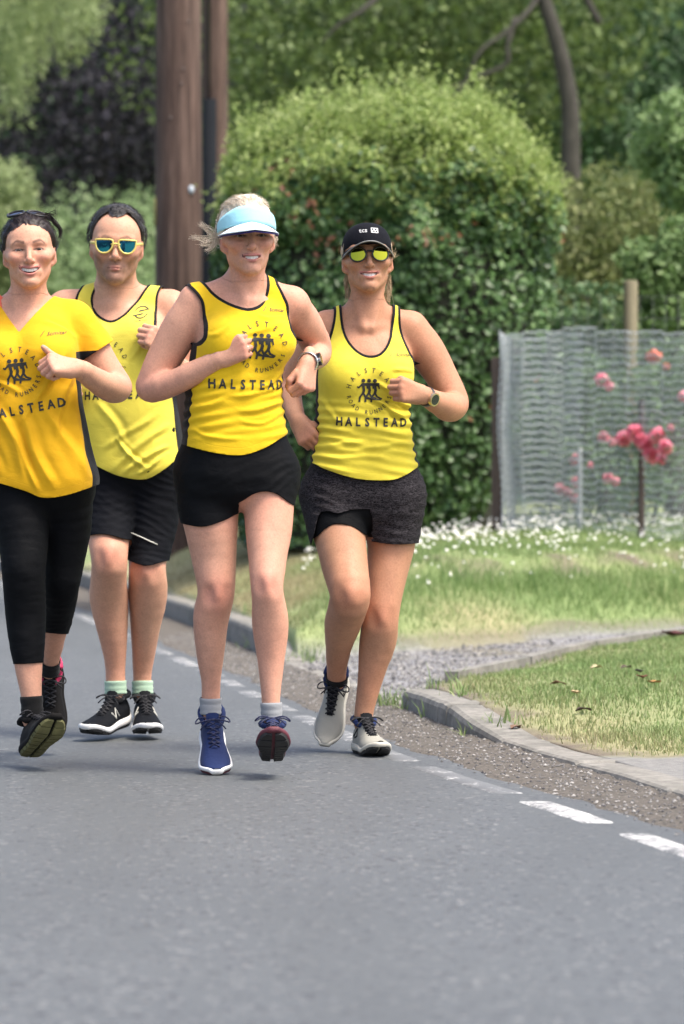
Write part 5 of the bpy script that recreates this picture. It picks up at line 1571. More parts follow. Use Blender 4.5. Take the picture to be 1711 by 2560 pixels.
# ---- shoes and socks
def shoe(S, ankle, toe, up, L, mats, laces=True, sole_t=0.030, tongue=None, logo=None, heel_tab=None, roll=0.0, wide=1.0):
    """mats: upper, midsole, outsole, lace, collar"""
    x = _n(toe); z = np.asarray(up, float); z = _n(z - (z @ x) * x); y = np.cross(z, x)
    A = np.asarray(ankle, float)
    fr = lambda P: A + np.asarray(P, float) @ np.array([x, y, z])
    M_up, M_mid, M_out, M_lace, M_col = mats
    s = np.linspace(0, 1, 30)
    sx = -0.066 + L * s
    hw = np.interp(s, [0, .03, .08, .2, .42, .68, .80, .90, .96, 1], np.array([.010, .022, .030, .035, .0335, .0455, .0455, .037, .025, .008])) * wide
    zb = -0.098 + 0.024 * ss(0.72, 1.0, s) + 0.008 * (1 - ss(0, .12, s))
    st = sole_t * np.interp(s, [0, .3, .7, 1], [1.15, 1.05, .82, .62])
    zt = np.interp(s, [0, .05, .14, .26, .36, .46, .58, .70, .82, .92, .975, 1], [-0.030, -0.012, 0.004, 0.004, 0.004, -0.016, -0.034, -0.045, -0.050, -0.054, -0.062, -0.072])
    ker = np.ones(3) / 3; zt = np.convolve(np.pad(zt, 1, mode='edge'), ker, 'valid'); hw = np.convolve(np.pad(hw, 1, mode='edge'), ker, 'valid')
    zm = zb + st
    zt = np.maximum(zt, zm + 0.004)
    # upper
    n = 22; R = []
    for i in range(len(s)):
        a = np.linspace(0, math.pi, n)
        c, q = np.cos(a), np.sin(a)
        topw = 1 - 0.34 * ss(0.1, .9, q) * np.interp(s[i], [0, .3, .5, .8], [.5, .9, .8, .2])
        yy = np.sign(c) * np.abs(c) ** 0.62 * (hw[i] - 0.0015) * topw
        zz = zm[i] - 0.008 + (zt[i] - zm[i] + 0.008) * q ** 0.72
        R.append(np.stack([np.full(n, sx[i]) - 0.004 * (s[i] < .1) * q, yy, zz], 1))
    b = MB(); b.rings(fr(np.array(R)), close_u=False)
    up_o = b.build('running_shoe', M_up, S['o'])
    # midsole and outsole
    def slab(z0, z1, grow, name, mat, parent, keep=None):
        n = 20; RR = []
        for i in range(len(s)):
            a = np.arange(n) / n * 2 * math.pi
            c, q = np.cos(a), np.sin(a)
            yy = np.sign(c) * np.abs(c) ** 0.45 * (hw[i] + grow * (0.6 + 0.4 * (1 - np.abs(q))))
            lo_, hi_ = z0[i], z1[i]
            zz = (lo_ + hi_) / 2 + (hi_ - lo_) / 2 * np.sign(q) * np.abs(q) ** 0.5
            ex = 0.004 * (1 if s[i] > .97 else (-1 if s[i] < .03 else 0))
            RR.append(np.stack([np.full(n, sx[i] + ex), yy, zz], 1))
        b = MB(); b.rings(fr(np.array(RR)), cap0=True, cap1=True)
        return b.build(name, mat, parent)
    mid = slab(zb + 0.004, zm, 0.004, 'midsole', M_mid, up_o)
    # outsole: lugs with grooves between
    b = MB()
    for k in range(9):
        s0, s1 = 0.04 + k * 0.104, 0.04 + k * 0.104 + 0.086
        ii = np.linspace(s0, min(s1, 0.985), 4)
        for side in (-1, 1):
            P0 = []; P1 = []
            for q in ii:
                X = -0.066 + L * q; H = np.interp(q, s, hw) + 0.001; Z = np.interp(q, s, zb)
                P0 += [(X, side * 0.004, Z + 0.006), (X, side * H, Z + 0.008)]
                P1 += [(X + 0.002, side * 0.005, Z - 0.003), (X + 0.002, side * (H - 0.004), Z - 0.001)]
            m = len(P0); V = fr(np.array(P0 + P1)); F = []
            for j in range(0, m - 2, 2):
                F += [[m + j, m + j + 1, m + j + 3, m + j + 2], [j + 1, j + 3, m + j + 3, m + j + 1], [j, m + j, m + j + 2, j + 2]]
            F += [[0, 1, m + 1, m], [m - 2, 2 * m - 2, 2 * m - 1, m - 1]]
            b.add(V, F)
    out = b.build('outsole', M_out, up_o, smooth=False)
    # collar
    b = MB(); a = np.arange(20) / 20 * 2 * math.pi
    cz = 0.004 + 0.010 * np.cos(a) ** 2 * np.sign(-np.cos(a)) * 0.8
    pts = np.stack([-0.012 + 0.047 * np.cos(a), 0.033 * np.sin(a), cz - 0.010 * (np.cos(a) > 0.4)], 1)
    b.tube(fr(pts), 0.0085, 8, closed=True)
    b.build('collar', M_col, up_o)
    # tongue
    b = MB(); T = []
    for i, q in enumerate(np.linspace(0.33, 0.66, 8)):
        X = -0.066 + L * q; Z = np.interp(q, s, zt) + 0.003 + (0.020 * (1 - i / 1.6) if i < 1.6 else 0)
        wd = np.interp(q, [.33, .66], [0.019, 0.011])
        T.append([(X, -wd, Z - 0.005), (X, -wd * 0.5, Z), (X, wd * 0.5, Z), (X, wd, Z - 0.005)])
    b.rings(fr(np.array(T)), close_u=False)
    b.build('tongue', tongue or M_up, up_o)
    if laces:
        b = MB()
        qs = np.linspace(0.37, 0.64, 6)
        P = []
        for i, q in enumerate(qs):
            X = -0.066 + L * q; Z = np.interp(q, s, zt) + 0.0055; wd = np.interp(q, [.36, .66], [0.021, 0.014])
            P.append((X, wd, Z))
        for i in range(len(P) - 1):
            for sd in (-1, 1):
                (xa, wa, za), (xb, wb, zb_) = P[i], P[i + 1]
                b.tube(fr([(xa, sd * wa, za - 0.006), (xa * .6 + xb * .4, sd * wa * .4, (za + zb_) / 2 + 0.003), (xb, -sd * wb, zb_ - 0.006)]), 0.0024, 5)
        X, wd, Z = P[0]
        for sd in (-1, 1):
            th = np.linspace(0, 1, 12)
            loop = np.stack([X + 0.012 * np.sin(th * math.pi * 2) + 0.010 * th * (1 - th), sd * (0.004 + 0.046 * np.sin(th * math.pi)), Z + 0.004 + 0.012 * np.sin(th * math.pi) - 0.020 * np.sin(th * math.pi) ** 3], 1)
            b.tube(fr(loop), 0.0023, 5)
            e = np.linspace(0, 1, 6)
            b.tube(fr(np.stack([X + 0.02 * e, sd * (0.003 + 0.034 * e), Z + 0.004 - 0.022 * e ** 2], 1)), 0.0022, 5)
        b.tube(fr([(X, -0.008, Z + 0.003), (X, 0.008, Z + 0.003)]), 0.0048, 6)
        b.build('laces', M_lace, up_o)
    if logo is not None:
        for side in (-1, 1):
            b = MB()
            for seg in logo['strokes']:
                pts = []
                for (q, hgt) in seg:
                    i = q * (len(s) - 1); X = -0.066 + L * q
                    H = np.interp(q, s, hw); z0, z1 = np.interp(q, s, zm), np.interp(q, s, zt)
                    a = math.asin(min(0.999, max(0, hgt)) ** (1 / 0.72))
                    tw = 1 - 0.34 * ss(0.1, .9, math.sin(a)) * np.interp(q, [0, .3, .5, .8], [.5, .9, .8, .2])
                    pts.append((X, side * (abs(math.cos(a)) ** 0.62 * (H - 0.0015) * tw + 0.0008), z0 - 0.008 + (z1 - z0 + 0.008) * hgt))
                b.tube(fr(pts), 0.0028, 5)
            b.build('side_mark', logo['mat'], up_o)
    S.setdefault('_shoes', []).append(up_o)
    return up_o

def sock(S, leg, i0, up, mat, grow=0.0035):
    """sleeve of knit round the end of a leg; up = how far (m) it reaches above the last point"""
    p, r = S['_legs'][leg]
    d = np.concatenate([[0], np.cumsum(np.linalg.norm(np.diff(p[::-1], axis=0), axis=1))])
    t = np.linspace(0, up, 10)
    pts = np.stack([np.interp(t, d, p[::-1][:, k]) for k in range(3)], 1)
    rr = np.interp(t, d, r[::-1]) + grow + 0.001 * np.sin(np.arange(10) * 2.0)
    rr[-1] += 0.0012; rr[-2] += 0.0012
    b = MB(); b.tube(pts, rr, 24, caps=False)
    o = b.build('sock', mat, S['o'])
    m = o.modifiers.new('thickness', 'SOLIDIFY'); m.thickness = 0.002; m.offset = -1
    return o
# ------------------------------------------------------------------ hair, hats, glasses, watches
def hair_mat(name, dark, light, rough=0.45):
    t = NT(name); p = t.co()
    n = t.noise(t.scalev(p, (90, 90, 25)), 3.0, 5, 0.7)
    t.color(t.ramp(n, [(0.30, dark), (0.70, light)]))
    t.set(Roughness=rough); t.b.inputs['Specular IOR Level'].default_value = 0.35
    t.bump(t.noise(t.scalev(p, (200, 200, 60)), 3.0, 3), 0.5, 0.002)
    return t.m

def hair_cap(S, mat, line, grow, disp, name='hair', extra=None, h=0.0038):
    """shell of hair over the skull; line(L) > 0 where hair grows (head coordinates)"""
    hf = S['hf']
    ops = [EL((0, -0.012, 0.034), (0.0735 + grow, 0.093 + grow, 0.080 + grow), fr=hf),
           EL((0, 0.026, 0.0), (0.0615 + grow, 0.056 + grow * .6, 0.080 + grow * .6), k=0.02, fr=hf),
           EL((0, 0.040, 0.035), (0.058 + grow, 0.046 + grow, 0.050 + grow), k=0.02, fr=hf)] + (extra or [])
    F = Field().group(ops)
    V, Q = polygonise(F, hf.o - 0.21, hf.o + 0.21, h)
    _, g = F.grad(V); g /= np.linalg.norm(g, axis=1)[:, None] + 1e-9
    L = hf.to(V)
    V = V + g * disp(L)[:, None]
    T = tris(Q)
    V, T, _, _ = clip(V, T, line(L))
    return put(name, mesh_np(name, V, T), mat, S['o'])

def strands(S, mat, name, curves, width=0.0012, n=8, parent=None):
    """curves: list of control points in head coordinates; each becomes a thin tapering ribbon"""
    hf = S['hf']; VV = []; FF = []; k = 0
    for c in curves:
        c = catmull(np.asarray(c, float), max(2, n // max(1, len(c) - 1)))
        P = hf.fr(c); m = len(P)
        t = np.gradient(P, axis=0); t /= np.linalg.norm(t, axis=1)[:, None] + 1e-9
        a = np.cross(t, RNG.normal(size=3)); a /= np.linalg.norm(a, axis=1)[:, None] + 1e-9
        w = width * np.linspace(1, 0.25, m)[:, None] * RNG.uniform(0.6, 1.3)
        V = np.stack([P - a * w / 2, P + a * w / 2], 1).reshape(-1, 3)
        i = np.arange(m - 1) * 2
        FF.append(np.stack([i, i + 1, i + 3, i + 2], 1) + k); VV.append(V); k += len(V)
    o = put(name, mesh_np(name, np.concatenate(VV), np.concatenate(FF)), mat, parent or S['o']); o['kind'] = 'stuff'
    return o

def shell_strands(n, grow, line, flow, length, lift=0.002, rnd=0.3, region=None):
    """strands lying on the skull; flow(L)-> direction"""
    out = []
    while len(out) < n:
        d = RNG.normal(size=3); d /= np.linalg.norm(d)
        p = np.array((0, -0.012, 0.034)) + d * np.array((0.0735 + grow, 0.093 + grow, 0.080 + grow))
        if line(p[None])[0] < 0.002: continue
        if region is not None and not region(p): continue
        pts = [p]; q = p.copy(); ln = length * RNG.uniform(0.6, 1.25)
        for k in range(4):
            v = flow(q) + RNG.normal(size=3) * rnd; nrm = (q - np.array((0, -0.012, 0.034))) / np.array((0.0735, 0.093, 0.080)) ** 2; nrm /= np.linalg.norm(nrm)
            v = v - (v @ nrm) * nrm; v = v / (np.linalg.norm(v) + 1e-9) + nrm * lift / ln * 4 * RNG.uniform(0, 1)
            q = q + v * ln / 4; pts.append(q.copy())
        out.append(pts)
    return out

def mirror_mat(name, col, col2):
    t = NT(name)
    f = t.n('ShaderNodeLayerWeight'); f.inputs[0].default_value = 0.35
    t.color(t.mix(t.math('MULTIPLY', f.outputs['Facing'], 1.6, True), col, col2))
    t.set(Metallic=1.0, Roughness=0.06)
    return t.m

def glasses(S, outline, depth, mat_f, mat_l, half=0.031, z0=0.0, rim=0.0032, temple=True, y0=0.100, tilt=0.0, name='sunglasses', at=None, curve=3.2, bridge=0.004):
    """outline: list of (x,z) of the right lens about its centre, head coordinates"""
    hf = S['hf'] if at is None else at
    O = catmull(np.vstack([outline, outline[:1]]), 4)[:-1]
    def surf(x, z): return np.stack([x, y0 - curve * x ** 2 - 0.5 * (z - z0) ** 2 + tilt * (z - z0), z], -1)
    root = None
    b = MB()
    for s in (-1, 1):
        b.tube(hf.fr(surf(s * (O[:, 0] + half), O[:, 1] + z0)), rim * hf.s, 8, closed=True, flat=(hf.A[1], 1.1, 0.9))
    bx = np.linspace(-(half - 0.020), half - 0.020, 7)
    b.tube(hf.fr(surf(bx, np.full(7, z0 + bridge) + 0.002 * (1 - (bx / 0.011) ** 2))), rim * 0.95 * hf.s, 8)
    if temple:
        for s in (-1, 1):
            xe = half + O[:, 0].max()
            a = surf(np.array([s * xe]), np.array([z0 + 0.006]))[0]
            pts = [a, (s * 0.071, a[1] - 0.022, z0 + 0.008), (s * 0.0775, 0.03, z0 + 0.009), (s * 0.0775, -0.005, z0 + 0.008), (s * 0.074, -0.024, z0 - 0.012)]
            b.tube(hf.fr(catmull(np.array(pts), 4)), rim * 0.85 * hf.s, 8, flat=((0, 0, 1), 1.6, 0.7))
    fo = b.build(name, mat_f, S['o'])
    for s in (-1, 1):
        l = MB(); c = surf(np.array([s * half]), np.array([z0]))
        R = [surf(s * (O[:, 0] * k + half), O[:, 1] * k + z0) for k in (1.0, 0.8, 0.6, 0.4, 0.2)]
        l.rings(hf.fr(np.array(R)), cap1=True)
        l.build('lens', mat_l, fo)
    return fo

def watch(S, hand, mat_strap, mat_case, mat_face, off=-0.028, r=0.030, case=0.020, rot=0.0, name='wristwatch'):
    fr, wr = S['_hands'][hand]
    p, rr = S['_arms'][hand]
    x, y, z = fr.A
    x = _n(p[-1] - p[-3]); z = _n(z - (z @ x) * x); y = np.cross(z, x)
    if rot: z, y = z * math.cos(rot) + y * math.sin(rot), y * math.cos(rot) - z * math.sin(rot)
    c = p[-1] + x * off
    rad = np.interp(0.03, [0, 1], [rr[-1], rr[-1]]) + 0.0035
    b = MB(); a = np.arange(28) / 28 * 2 * math.pi
    pts = c + rad * (np.cos(a)[:, None] * z + np.sin(a)[:, None] * y)
    b.tube(pts, 0.010, 8, closed=True, flat=(x, 1.0, 0.24))
    so = b.build(name, mat_strap, S['o'])
    def disc(h0, h1, r0, r1, nm, mat, par):
        n = 24; aa = np.arange(n) / n * 2 * math.pi
        ring = lambda hh, q: c + z * (rad + hh) + q * (np.cos(aa)[:, None] * x + np.sin(aa)[:, None] * y)
        m = MB(); m.rings(np.array([ring(h0, r0), ring(h0, r1), ring(h1, r1), ring(h1, r0 * 0.96)]), cap1=True)
        return m.build(nm, mat, par, smooth=False)
    disc(-0.004, 0.007, case * 0.6, case, 'watch_case', mat_case, so)
    disc(0.0065, 0.0078, case * 0.4, case * 0.80, 'watch_face', mat_face, so)
    return so
# ------------------------------------------------------------------ dressing the runners
for S in PEOPLE:
    build_person(S)

M_SOLE_W = plain('white_foam', (0.74, 0.74, 0.72), 0.6, 0.05, 60)
M_SOLE_C = plain('cream_foam', (0.50, 0.48, 0.41), 0.6, 0.08, 60)
M_RUB = plain('black_rubber', (0.016, 0.016, 0.016), 0.7, 0.2, 60)
M_MESH_BLK = fabric('black_shoe_mesh', (0.005, 0.006, 0.008), 0.75, 0.0, spec=0.12, weave=700)
M_MESH_NAVY = fabric('navy_shoe_mesh', (0.010, 0.022, 0.085), 0.7, 0.2, weave=700)
M_MESH_GREY = fabric('pale_grey_shoe_mesh', (0.29, 0.285, 0.245), 0.7, 0.2, weave=700)
M_MESH_DK = fabric('charcoal_shoe_mesh', (0.007, 0.0065, 0.0065), 0.8, 0.05, spec=0.12, weave=700)
M_LACE_BLK = plain('black_lace', (0.015, 0.015, 0.018), 0.8)
M_LACE_NAVY = plain('navy_lace', (0.018, 0.022, 0.06), 0.8)
M_MAROON = plain('maroon_rubber', (0.10, 0.020, 0.030), 0.65, 0.2, 40)
M_OLIVE = plain('olive_rubber', (0.115, 0.110, 0.040), 0.8, 0.25, 40)
M_PINK = plain('pink_fabric', (0.55, 0.035, 0.12), 0.7)
M_SOCK_GREY = fabric('grey_marl_sock', (0.26, 0.27, 0.28), 0.9, 0.3)
M_SOCK_MINT = fabric('mint_sock', (0.36, 0.50, 0.37), 0.9, 0.3)
M_SOCK_BLK = fabric('black_sock', (0.008, 0.008, 0.008), 0.9, 0.3)
M_SILVER = plain('silver', (0.6, 0.6, 0.6), 0.25, 0.05, metallic=1.0)
M_GOLD = plain('pale_gold', (0.62, 0.50, 0.34), 0.3, 0.05, metallic=1.0)
M_BLACKPL = plain('black_plastic', (0.012, 0.012, 0.013), 0.3)
M_YELPL = plain('yellow_plastic', (0.66, 0.52, 0.13), 0.35)
M_FACE = plain('dark_watch_glass', (0.02, 0.022, 0.025), 0.08)

# ---------- P1: golden T-shirt
S = P1
shirt(S, M_TEE, [(-0.1, 0.022), (0, 0.014, 0.03), (0.2, 0.015, 0.026), (0.36, 0.008, 0.012), (0.5, 0.006)],
      [(51, 830), (92, 778), (133, 726), (128, 640), (-25, 640), (-32, 735), (8, 782)], None,
      [(-140, 1190), (-60, 1198), (0, 1207), (68, 1226), (112, 1243), (170, 1237), (245, 1212), (290, 1195)],
      [(150, 905, 60, 1060, 10, 4), (120, 1010, 210, 1190, 16, 5), (60, 1030, 150, 1210, 18, 6), (0, 1020, 70, 1190, 18, 6), (160, 880, 110, 1000, 9, 4), (-60, 1000, 10, 1180, 16, 5),
       (196, 900, 150, 1090, 12, 4), (110, 800, 180, 850, 9, 3), (30, 1080, 110, 1215, 10, 5), (190, 1050, 228, 1190, 10, 4), (-20, 940, 60, 990, 10, 3)],
      sleeves={LF: (5, 0.020), RT: (5, 0.020)}, name='t_shirt', trim=False, pan=(-0.10, 0.055), bust_pad=0.010)
club_prints(S, (49, 930), (72, 1022), rot=math.radians(2), wordrot=math.radians(7), maker=(138, 834))
legwear(S, 'cropped_leggings', M_LYCRA, 0.13, {RT: [(-60, 1655), (25, 1656), (110, 1652), (160, 1652)], LF: [(60, 1585), (110, 1588), (156, 1592), (200, 1592)]}, 0.003, 0.004,
        wave=[(70, 1600, 0.12, 0.018, 1.2, 8), (150, 1480, 0.1, 0.02, 1.5, -10), (60, 1420, 0.1, 0.022, 1.2, 5)])
sock(S, RT, 0, 0.070, M_SOCK_BLK); sock(S, LF, 0, 0.050, M_SOCK_BLK)
a = S['_legs'][RT][0][-1]
s1 = shoe(S, a + np.array([0.0, 0.0, -0.002]), (0.40, -0.80, 0.42), (-0.05, 0.35, 0.9), 0.262, (M_MESH_DK, M_MESH_DK, M_OLIVE, M_LACE_BLK, M_MESH_DK), tongue=M_MESH_DK)
a = S['_legs'][LF][0][-1]
s2 = shoe(S, a + np.array([0.0, 0.01, 0.0]), (0.02, -0.42, -0.90), (0.0, -0.9, 0.42), 0.258, (M_MESH_DK, M_MESH_DK, M_OLIVE, M_LACE_BLK, M_PINK), tongue=M_MESH_DK)

M_HAIR1 = hair_mat('dark_brown_hair', (0.006, 0.004, 0.004), (0.026, 0.014, 0.013))
def line1(L):
    x, y, z = np.abs(L[:, 0]), L[:, 1], L[:, 2]
    zl = 0.083 - 0.013 * (x / 0.05) ** 2 + 0.003 * vnoise(L, 130, 2)
    zl = np.where(y < 0.052, np.interp(y, [-0.06, -0.02, -0.012, 0.012, 0.030, 0.052], [-0.07, -0.055, 0.012, -0.002, 0.024, 0.070]) , zl)
    return z - zl
hair1 = hair_cap(S, M_HAIR1, line1, 0.010, lambda L: 0.0022 * vnoise(np.stack([L[:, 0] * 160, L[:, 1] * 40, L[:, 2] * 60], 1), 1, 3) + 0.003 * vnoise(L, 40, 4) - 0.0088 * ss(0.022, 0.0, line1(L)))
flow1 = lambda p: np.array([0.25 * np.sign(p[0]), -1.0, 0.15 if p[2] > 0.03 else 0.5])
strands(S, M_HAIR1, 'hair_strands', shell_strands(2600, 0.0112, line1, flow1, 0.05, 0.002, 0.16), 0.0011, parent=hair1)
lock = [[(0.030 + RNG.normal(0, .006), 0.02 + RNG.normal(0, .008), 0.112 + RNG.normal(0, .003)), (0.060 + RNG.normal(0, .004), 0.02, 0.106 + RNG.normal(0, .004)),
         (0.082 + RNG.normal(0, .003), 0.015 + RNG.normal(0, .004), 0.088 + RNG.normal(0, .004)), (0.096 + RNG.normal(0, .003), 0.015, 0.064 + RNG.normal(0, .004)), (0.094 + RNG.normal(0, .004), 0.015, 0.046 + RNG.normal(0, .006))] for _ in range(150)]
lock += [[(0.02 + RNG.normal(0, .01), -0.05, 0.11), (0.055, -0.06 + RNG.normal(0, .01), 0.125 + RNG.normal(0, .006)), (0.085, -0.06, 0.120 + RNG.normal(0, .012)), (0.09 + RNG.normal(0, .01), -0.06, 0.135 + RNG.normal(0, .012))] for _ in range(22)]
strands(S, M_HAIR1, 'flying_lock', lock, 0.0020, 14, parent=hair1)
gl = Frame(S['hf'].fr((-0.006, -0.022, 0.040)), 0, 66, 3, 0.98)
glasses(S, [(0.024, 0.012), (0.0, 0.018), (-0.024, 0.012), (-0.022, -0.010), (0.0, -0.017), (0.022, -0.010)], 0, M_BLACKPL, mirror_mat('grey_lens', (0.10, 0.10, 0.13), (0.25, 0.25, 0.3)), y0=0.093, temple=False, at=gl, name='sunglasses_on_head')

# coral strap of the top under the T-shirt
b = MB()
pts = np.array([W(x, y, S['Y'] - 0.03) for x, y in [(2, 738), (-2, 760), (4, 785), (14, 808)]])
pts = S['F'].project(catmull(pts, 4), 6, 0.03) + np.array([0, -0.003, 0.001])
b.tube(pts, 0.012, 8, flat=((0, -1, 0.3), 0.2, 1.0)); b.build('undershirt_strap', M_CORAL, S['o'])

# ---------- P2: lemon vest, knee-length shorts
S = P2
shirt(S, M_VEST2, [(-0.1, 0.012), (0, 0.009, 0.016), (0.1, 0.008, 0.014), (0.2, 0.008, 0.012), (0.4, 0.006), (0.55, 0.006)],
      [(246, 684), (232, 722), (226, 752), (238, 781), (276, 801), (307, 788), (328, 763), (352, 722), (368, 684), (368, 620), (246, 620)],
      {LF: [(405, 690), (391, 718), (386, 750), (389, 787), (400, 822), (432, 850), (540, 850), (540, 620), (405, 620)],
       RT: [(205, 690), (191, 719), (184, 742), (180, 790), (176, 826), (150, 850), (40, 850), (40, 620), (205, 620)]},
      [(180, 1140), (215, 1152), (242, 1163), (307, 1190), (368, 1197), (415, 1172), (440, 1150), (480, 1135)],
      [(420, 1060, 300, 1180, 12, 5), (420, 1110, 330, 1185, 10, 6), (390, 1030, 270, 1120, 12, 4), (300, 1100, 380, 1160, 9, 6), (400, 1140, 360, 1190, 8, 5), (250, 1010, 330, 1120, 14, 4), (230, 900, 260, 990, 12, 3), (370, 820, 340, 900, 10, 3)],
      name='vest', pan=(-0.13, 0.058), bust_pad=0.006)
club_prints(S, (268, 905), (300, 988), rot=math.radians(-4))
m = Print()
m.ring(0, 0.004, 0.0195, 0.0036, 0.5, 2.75); m.ring(0, 0.004, 0.0195, 0.0036, 3.65, 5.9)
m.stroke([(-0.024, -0.006), (0.004, -0.001)], 0.0034); m.stroke([(0.022, 0.013), (-0.006, 0.008)], 0.0034)
m.stroke([(-0.008, 0.008), (0.004, 0.012)], 0.003); m.stroke([(0.006, -0.001), (-0.006, -0.005)], 0.003)
m.text('SCIMITAR', 0.0072, 0.002, -0.024, spacing=1.25)
m.lay(S, 'maker_emblem', (351, 784), M_PRINT, 0.0)
legwear(S, 'running_shorts', M_LYCRA2, 0.14, {RT: [(180, 1345), (225, 1338), (272, 1333), (319, 1345), (340, 1350)], LF: [(300, 1395), (322, 1398), (370, 1412), (417, 1402), (440, 1398)]}, 0.006, 0.006, flare=0.001,
        wave=[(270, 1270, 0.12, 0.022, 2.0, 12), (380, 1260, 0.14, 0.026, 3.0, -28), (370, 1380, 0.1, 0.02, 1.6, -10)])
b = MB(); pts = np.array([W(x, y, S['Y'] - 0.12) for x, y in [(331, 1331), (350, 1341), (375, 1352), (398, 1360)]])
b.tube(S['F'].project(pts, 6, 0.03) + np.array([0, -0.0125, 0]), 0.0022, 6); b.build('reflective_stripe', M_REFLECT, S['o'])
for k in (RT, LF): sock(S, k, 0, 0.044, M_SOCK_MINT, 0.004)
nb = dict(strokes=[[(0.40, 0.30), (0.43, 0.75), (0.50, 0.35), (0.53, 0.80)]], mat=M_REFLECT)
a = S['_legs'][RT][0][-1]
shoe(S, a + np.array([0.003, -0.01, -0.010]), (-0.38, -0.92, -0.10), (0, -0.10, 0.99), 0.295, (M_MESH_BLK, M_SOLE_W, M_RUB, M_LACE_BLK, M_MESH_BLK), logo=nb, sole_t=0.034, wide=1.08)
a = S['_legs'][LF][0][-1]
shoe(S, a + np.array([0.006, -0.01, -0.010]), (0.12, -0.99, -0.08), (0, -0.08, 0.99), 0.295, (M_MESH_BLK, M_SOLE_W, M_RUB, M_LACE_BLK, M_MESH_BLK), logo=nb, sole_t=0.034, wide=1.08)
M_HAIR2 = hair_mat('short_dark_hair', (0.008, 0.0075, 0.008), (0.065, 0.06, 0.06))
def line2(L):
    x, y, z = np.abs(L[:, 0]), L[:, 1], L[:, 2]
    zl = 0.093 + 0.015 * np.exp(-((x - 0.036) / 0.014) ** 2) + 0.003 * vnoise(L, 120, 2)
    zl = np.where(y < 0.040, np.interp(y, [-0.07, -0.02, -0.008, 0.008, 0.018, 0.040], [-0.075, -0.060, 0.016, 0.006, 0.040, 0.098]), zl)
    return z - zl
hair2 = hair_cap(S, M_HAIR2, line2, 0.011, lambda L: 0.0012 * vnoise(np.stack([L[:, 0] * 120, L[:, 1] * 60, L[:, 2] * 200], 1), 1, 3) + 0.0025 * vnoise(L, 38, 4) + 0.004 * ss(0.07, 0.11, L[:, 2]) - 0.009 * ss(0.016, 0.0, line2(L)) - 0.004 * ss(0.05, 0.02, L[:, 2]))
strands(S, M_HAIR2, 'hair_strands', shell_strands(3600, 0.0125, line2, lambda p: np.array([0.5, 0.15, 0.1]) if p[2] > 0.07 else np.array([0, -0.4, -0.9]), 0.014, 0.003, 0.4), 0.0015, 4, parent=hair2)
glasses(S, [(0.027, 0.017), (0.0, 0.018), (-0.0235, 0.0155), (-0.0225, -0.006), (-0.009, -0.0205), (0.011, -0.0205), (0.024, -0.006)], 0, M_YELPL,
        mirror_mat('teal_mirror_lens', (0.04, 0.26, 0.62), (0.05, 0.50, 0.40)), half=0.0335, z0=0.000, rim=0.0030, y0=0.101)

# ---------- P3: visor, yellow vest, short shorts
S = P3
shirt(S, M_VEST, [(-0.1, 0.012), (0, 0.008), (0.1, 0.009), (0.25, 0.009), (0.4, 0.007), (0.55, 0.006)],
      [(514, 700), (535, 729), (562, 750), (589, 763), (620, 770), (648, 763), (668, 745), (677, 722), (680, 690), (680, 630), (512, 630)],
      {RT: [(475, 716), (494, 740), (504, 760), (507, 791), (503, 821), (496, 848), (470, 862), (350, 862), (350, 620), (475, 620)],
       LF: [(712, 712), (727, 743), (736, 767), (737, 801), (735, 826), (770, 852), (880, 852), (880, 620), (712, 620)]},
      [(400, 1098), (445, 1108), (471, 1116), (540, 1132), (603, 1137), (660, 1122), (720, 1095), (770, 1082)],
      [(700, 800, 600, 830, 9, 3), (510, 830, 570, 810, 8, 3), (700, 965, 560, 990, 9, 4), (705, 1000, 590, 1025, 9, 4), (470, 1020, 560, 980, 10, 4), (700, 1040, 600, 1050, 8, 3), (480, 1070, 600, 1090, 8, 3), (650, 780, 720, 800, 7, 3), (705, 930, 640, 975, 8, 4)],
      wav=[(0.10, 0.30, 0.030, 2.4, -0.25)], name='vest', pan=(-0.10, 0.052))
club_prints(S, (650, 868), (617, 962), rot=math.radians(-1), wordrot=math.radians(1), maker=(696, 777))
legwear(S, 'running_shorts', M_LYCRA, 0.13, {RT: [(400, 1296), (454, 1308), (510, 1316), (560, 1302), (592, 1286), (610, 1280)], LF: [(590, 1262), (610, 1252), (640, 1234), (670, 1229), (700, 1238), (734, 1262), (760, 1270)]}, 0.005, 0.005,
        wave=[(715, 1150, 0.10, 0.020, 2.5, 30), (670, 1190, 0.10, 0.024, 2.0, 25), (520, 1280, 0.1, 0.03, 1.0, 10)])
for k in (RT, LF): sock(S, k, 0, 0.050, M_SOCK_GREY, 0.0045)
a = S['_legs'][RT][0][-1]
shoe(S, a + np.array([0.004, -0.005, -0.005]), (0.10, -0.86, -0.47), (0.0, -0.47, 0.88), 0.262, (M_MESH_NAVY, M_SOLE_W, M_MAROON, M_LACE_NAVY, M_MESH_NAVY))
a = S['_legs'][LF][0][-1]
shoe(S, a + np.array([0.002, -0.005, -0.012]), (0.04, -0.94, 0.30), (0.0, 0.30, 0.94), 0.262, (M_MESH_NAVY, M_MAROON, M_RUB, M_LACE_NAVY, M_MESH_NAVY))
M_HAIR3 = hair_mat('ash_blonde_hair', (0.40, 0.31, 0.22), (0.80, 0.72, 0.60), 0.5)
def line3(L):
    x, y, z = np.abs(L[:, 0]), L[:, 1], L[:, 2]
    zl = 0.066 - 0.014 * (x / 0.05) ** 2
    zl = np.where(y < 0.05, np.interp(y, [-0.06, -0.02, -0.010, 0.010, 0.030, 0.05], [-0.07, -0.06, 0.010, -0.004, 0.018, 0.056]), zl)
    return z - zl
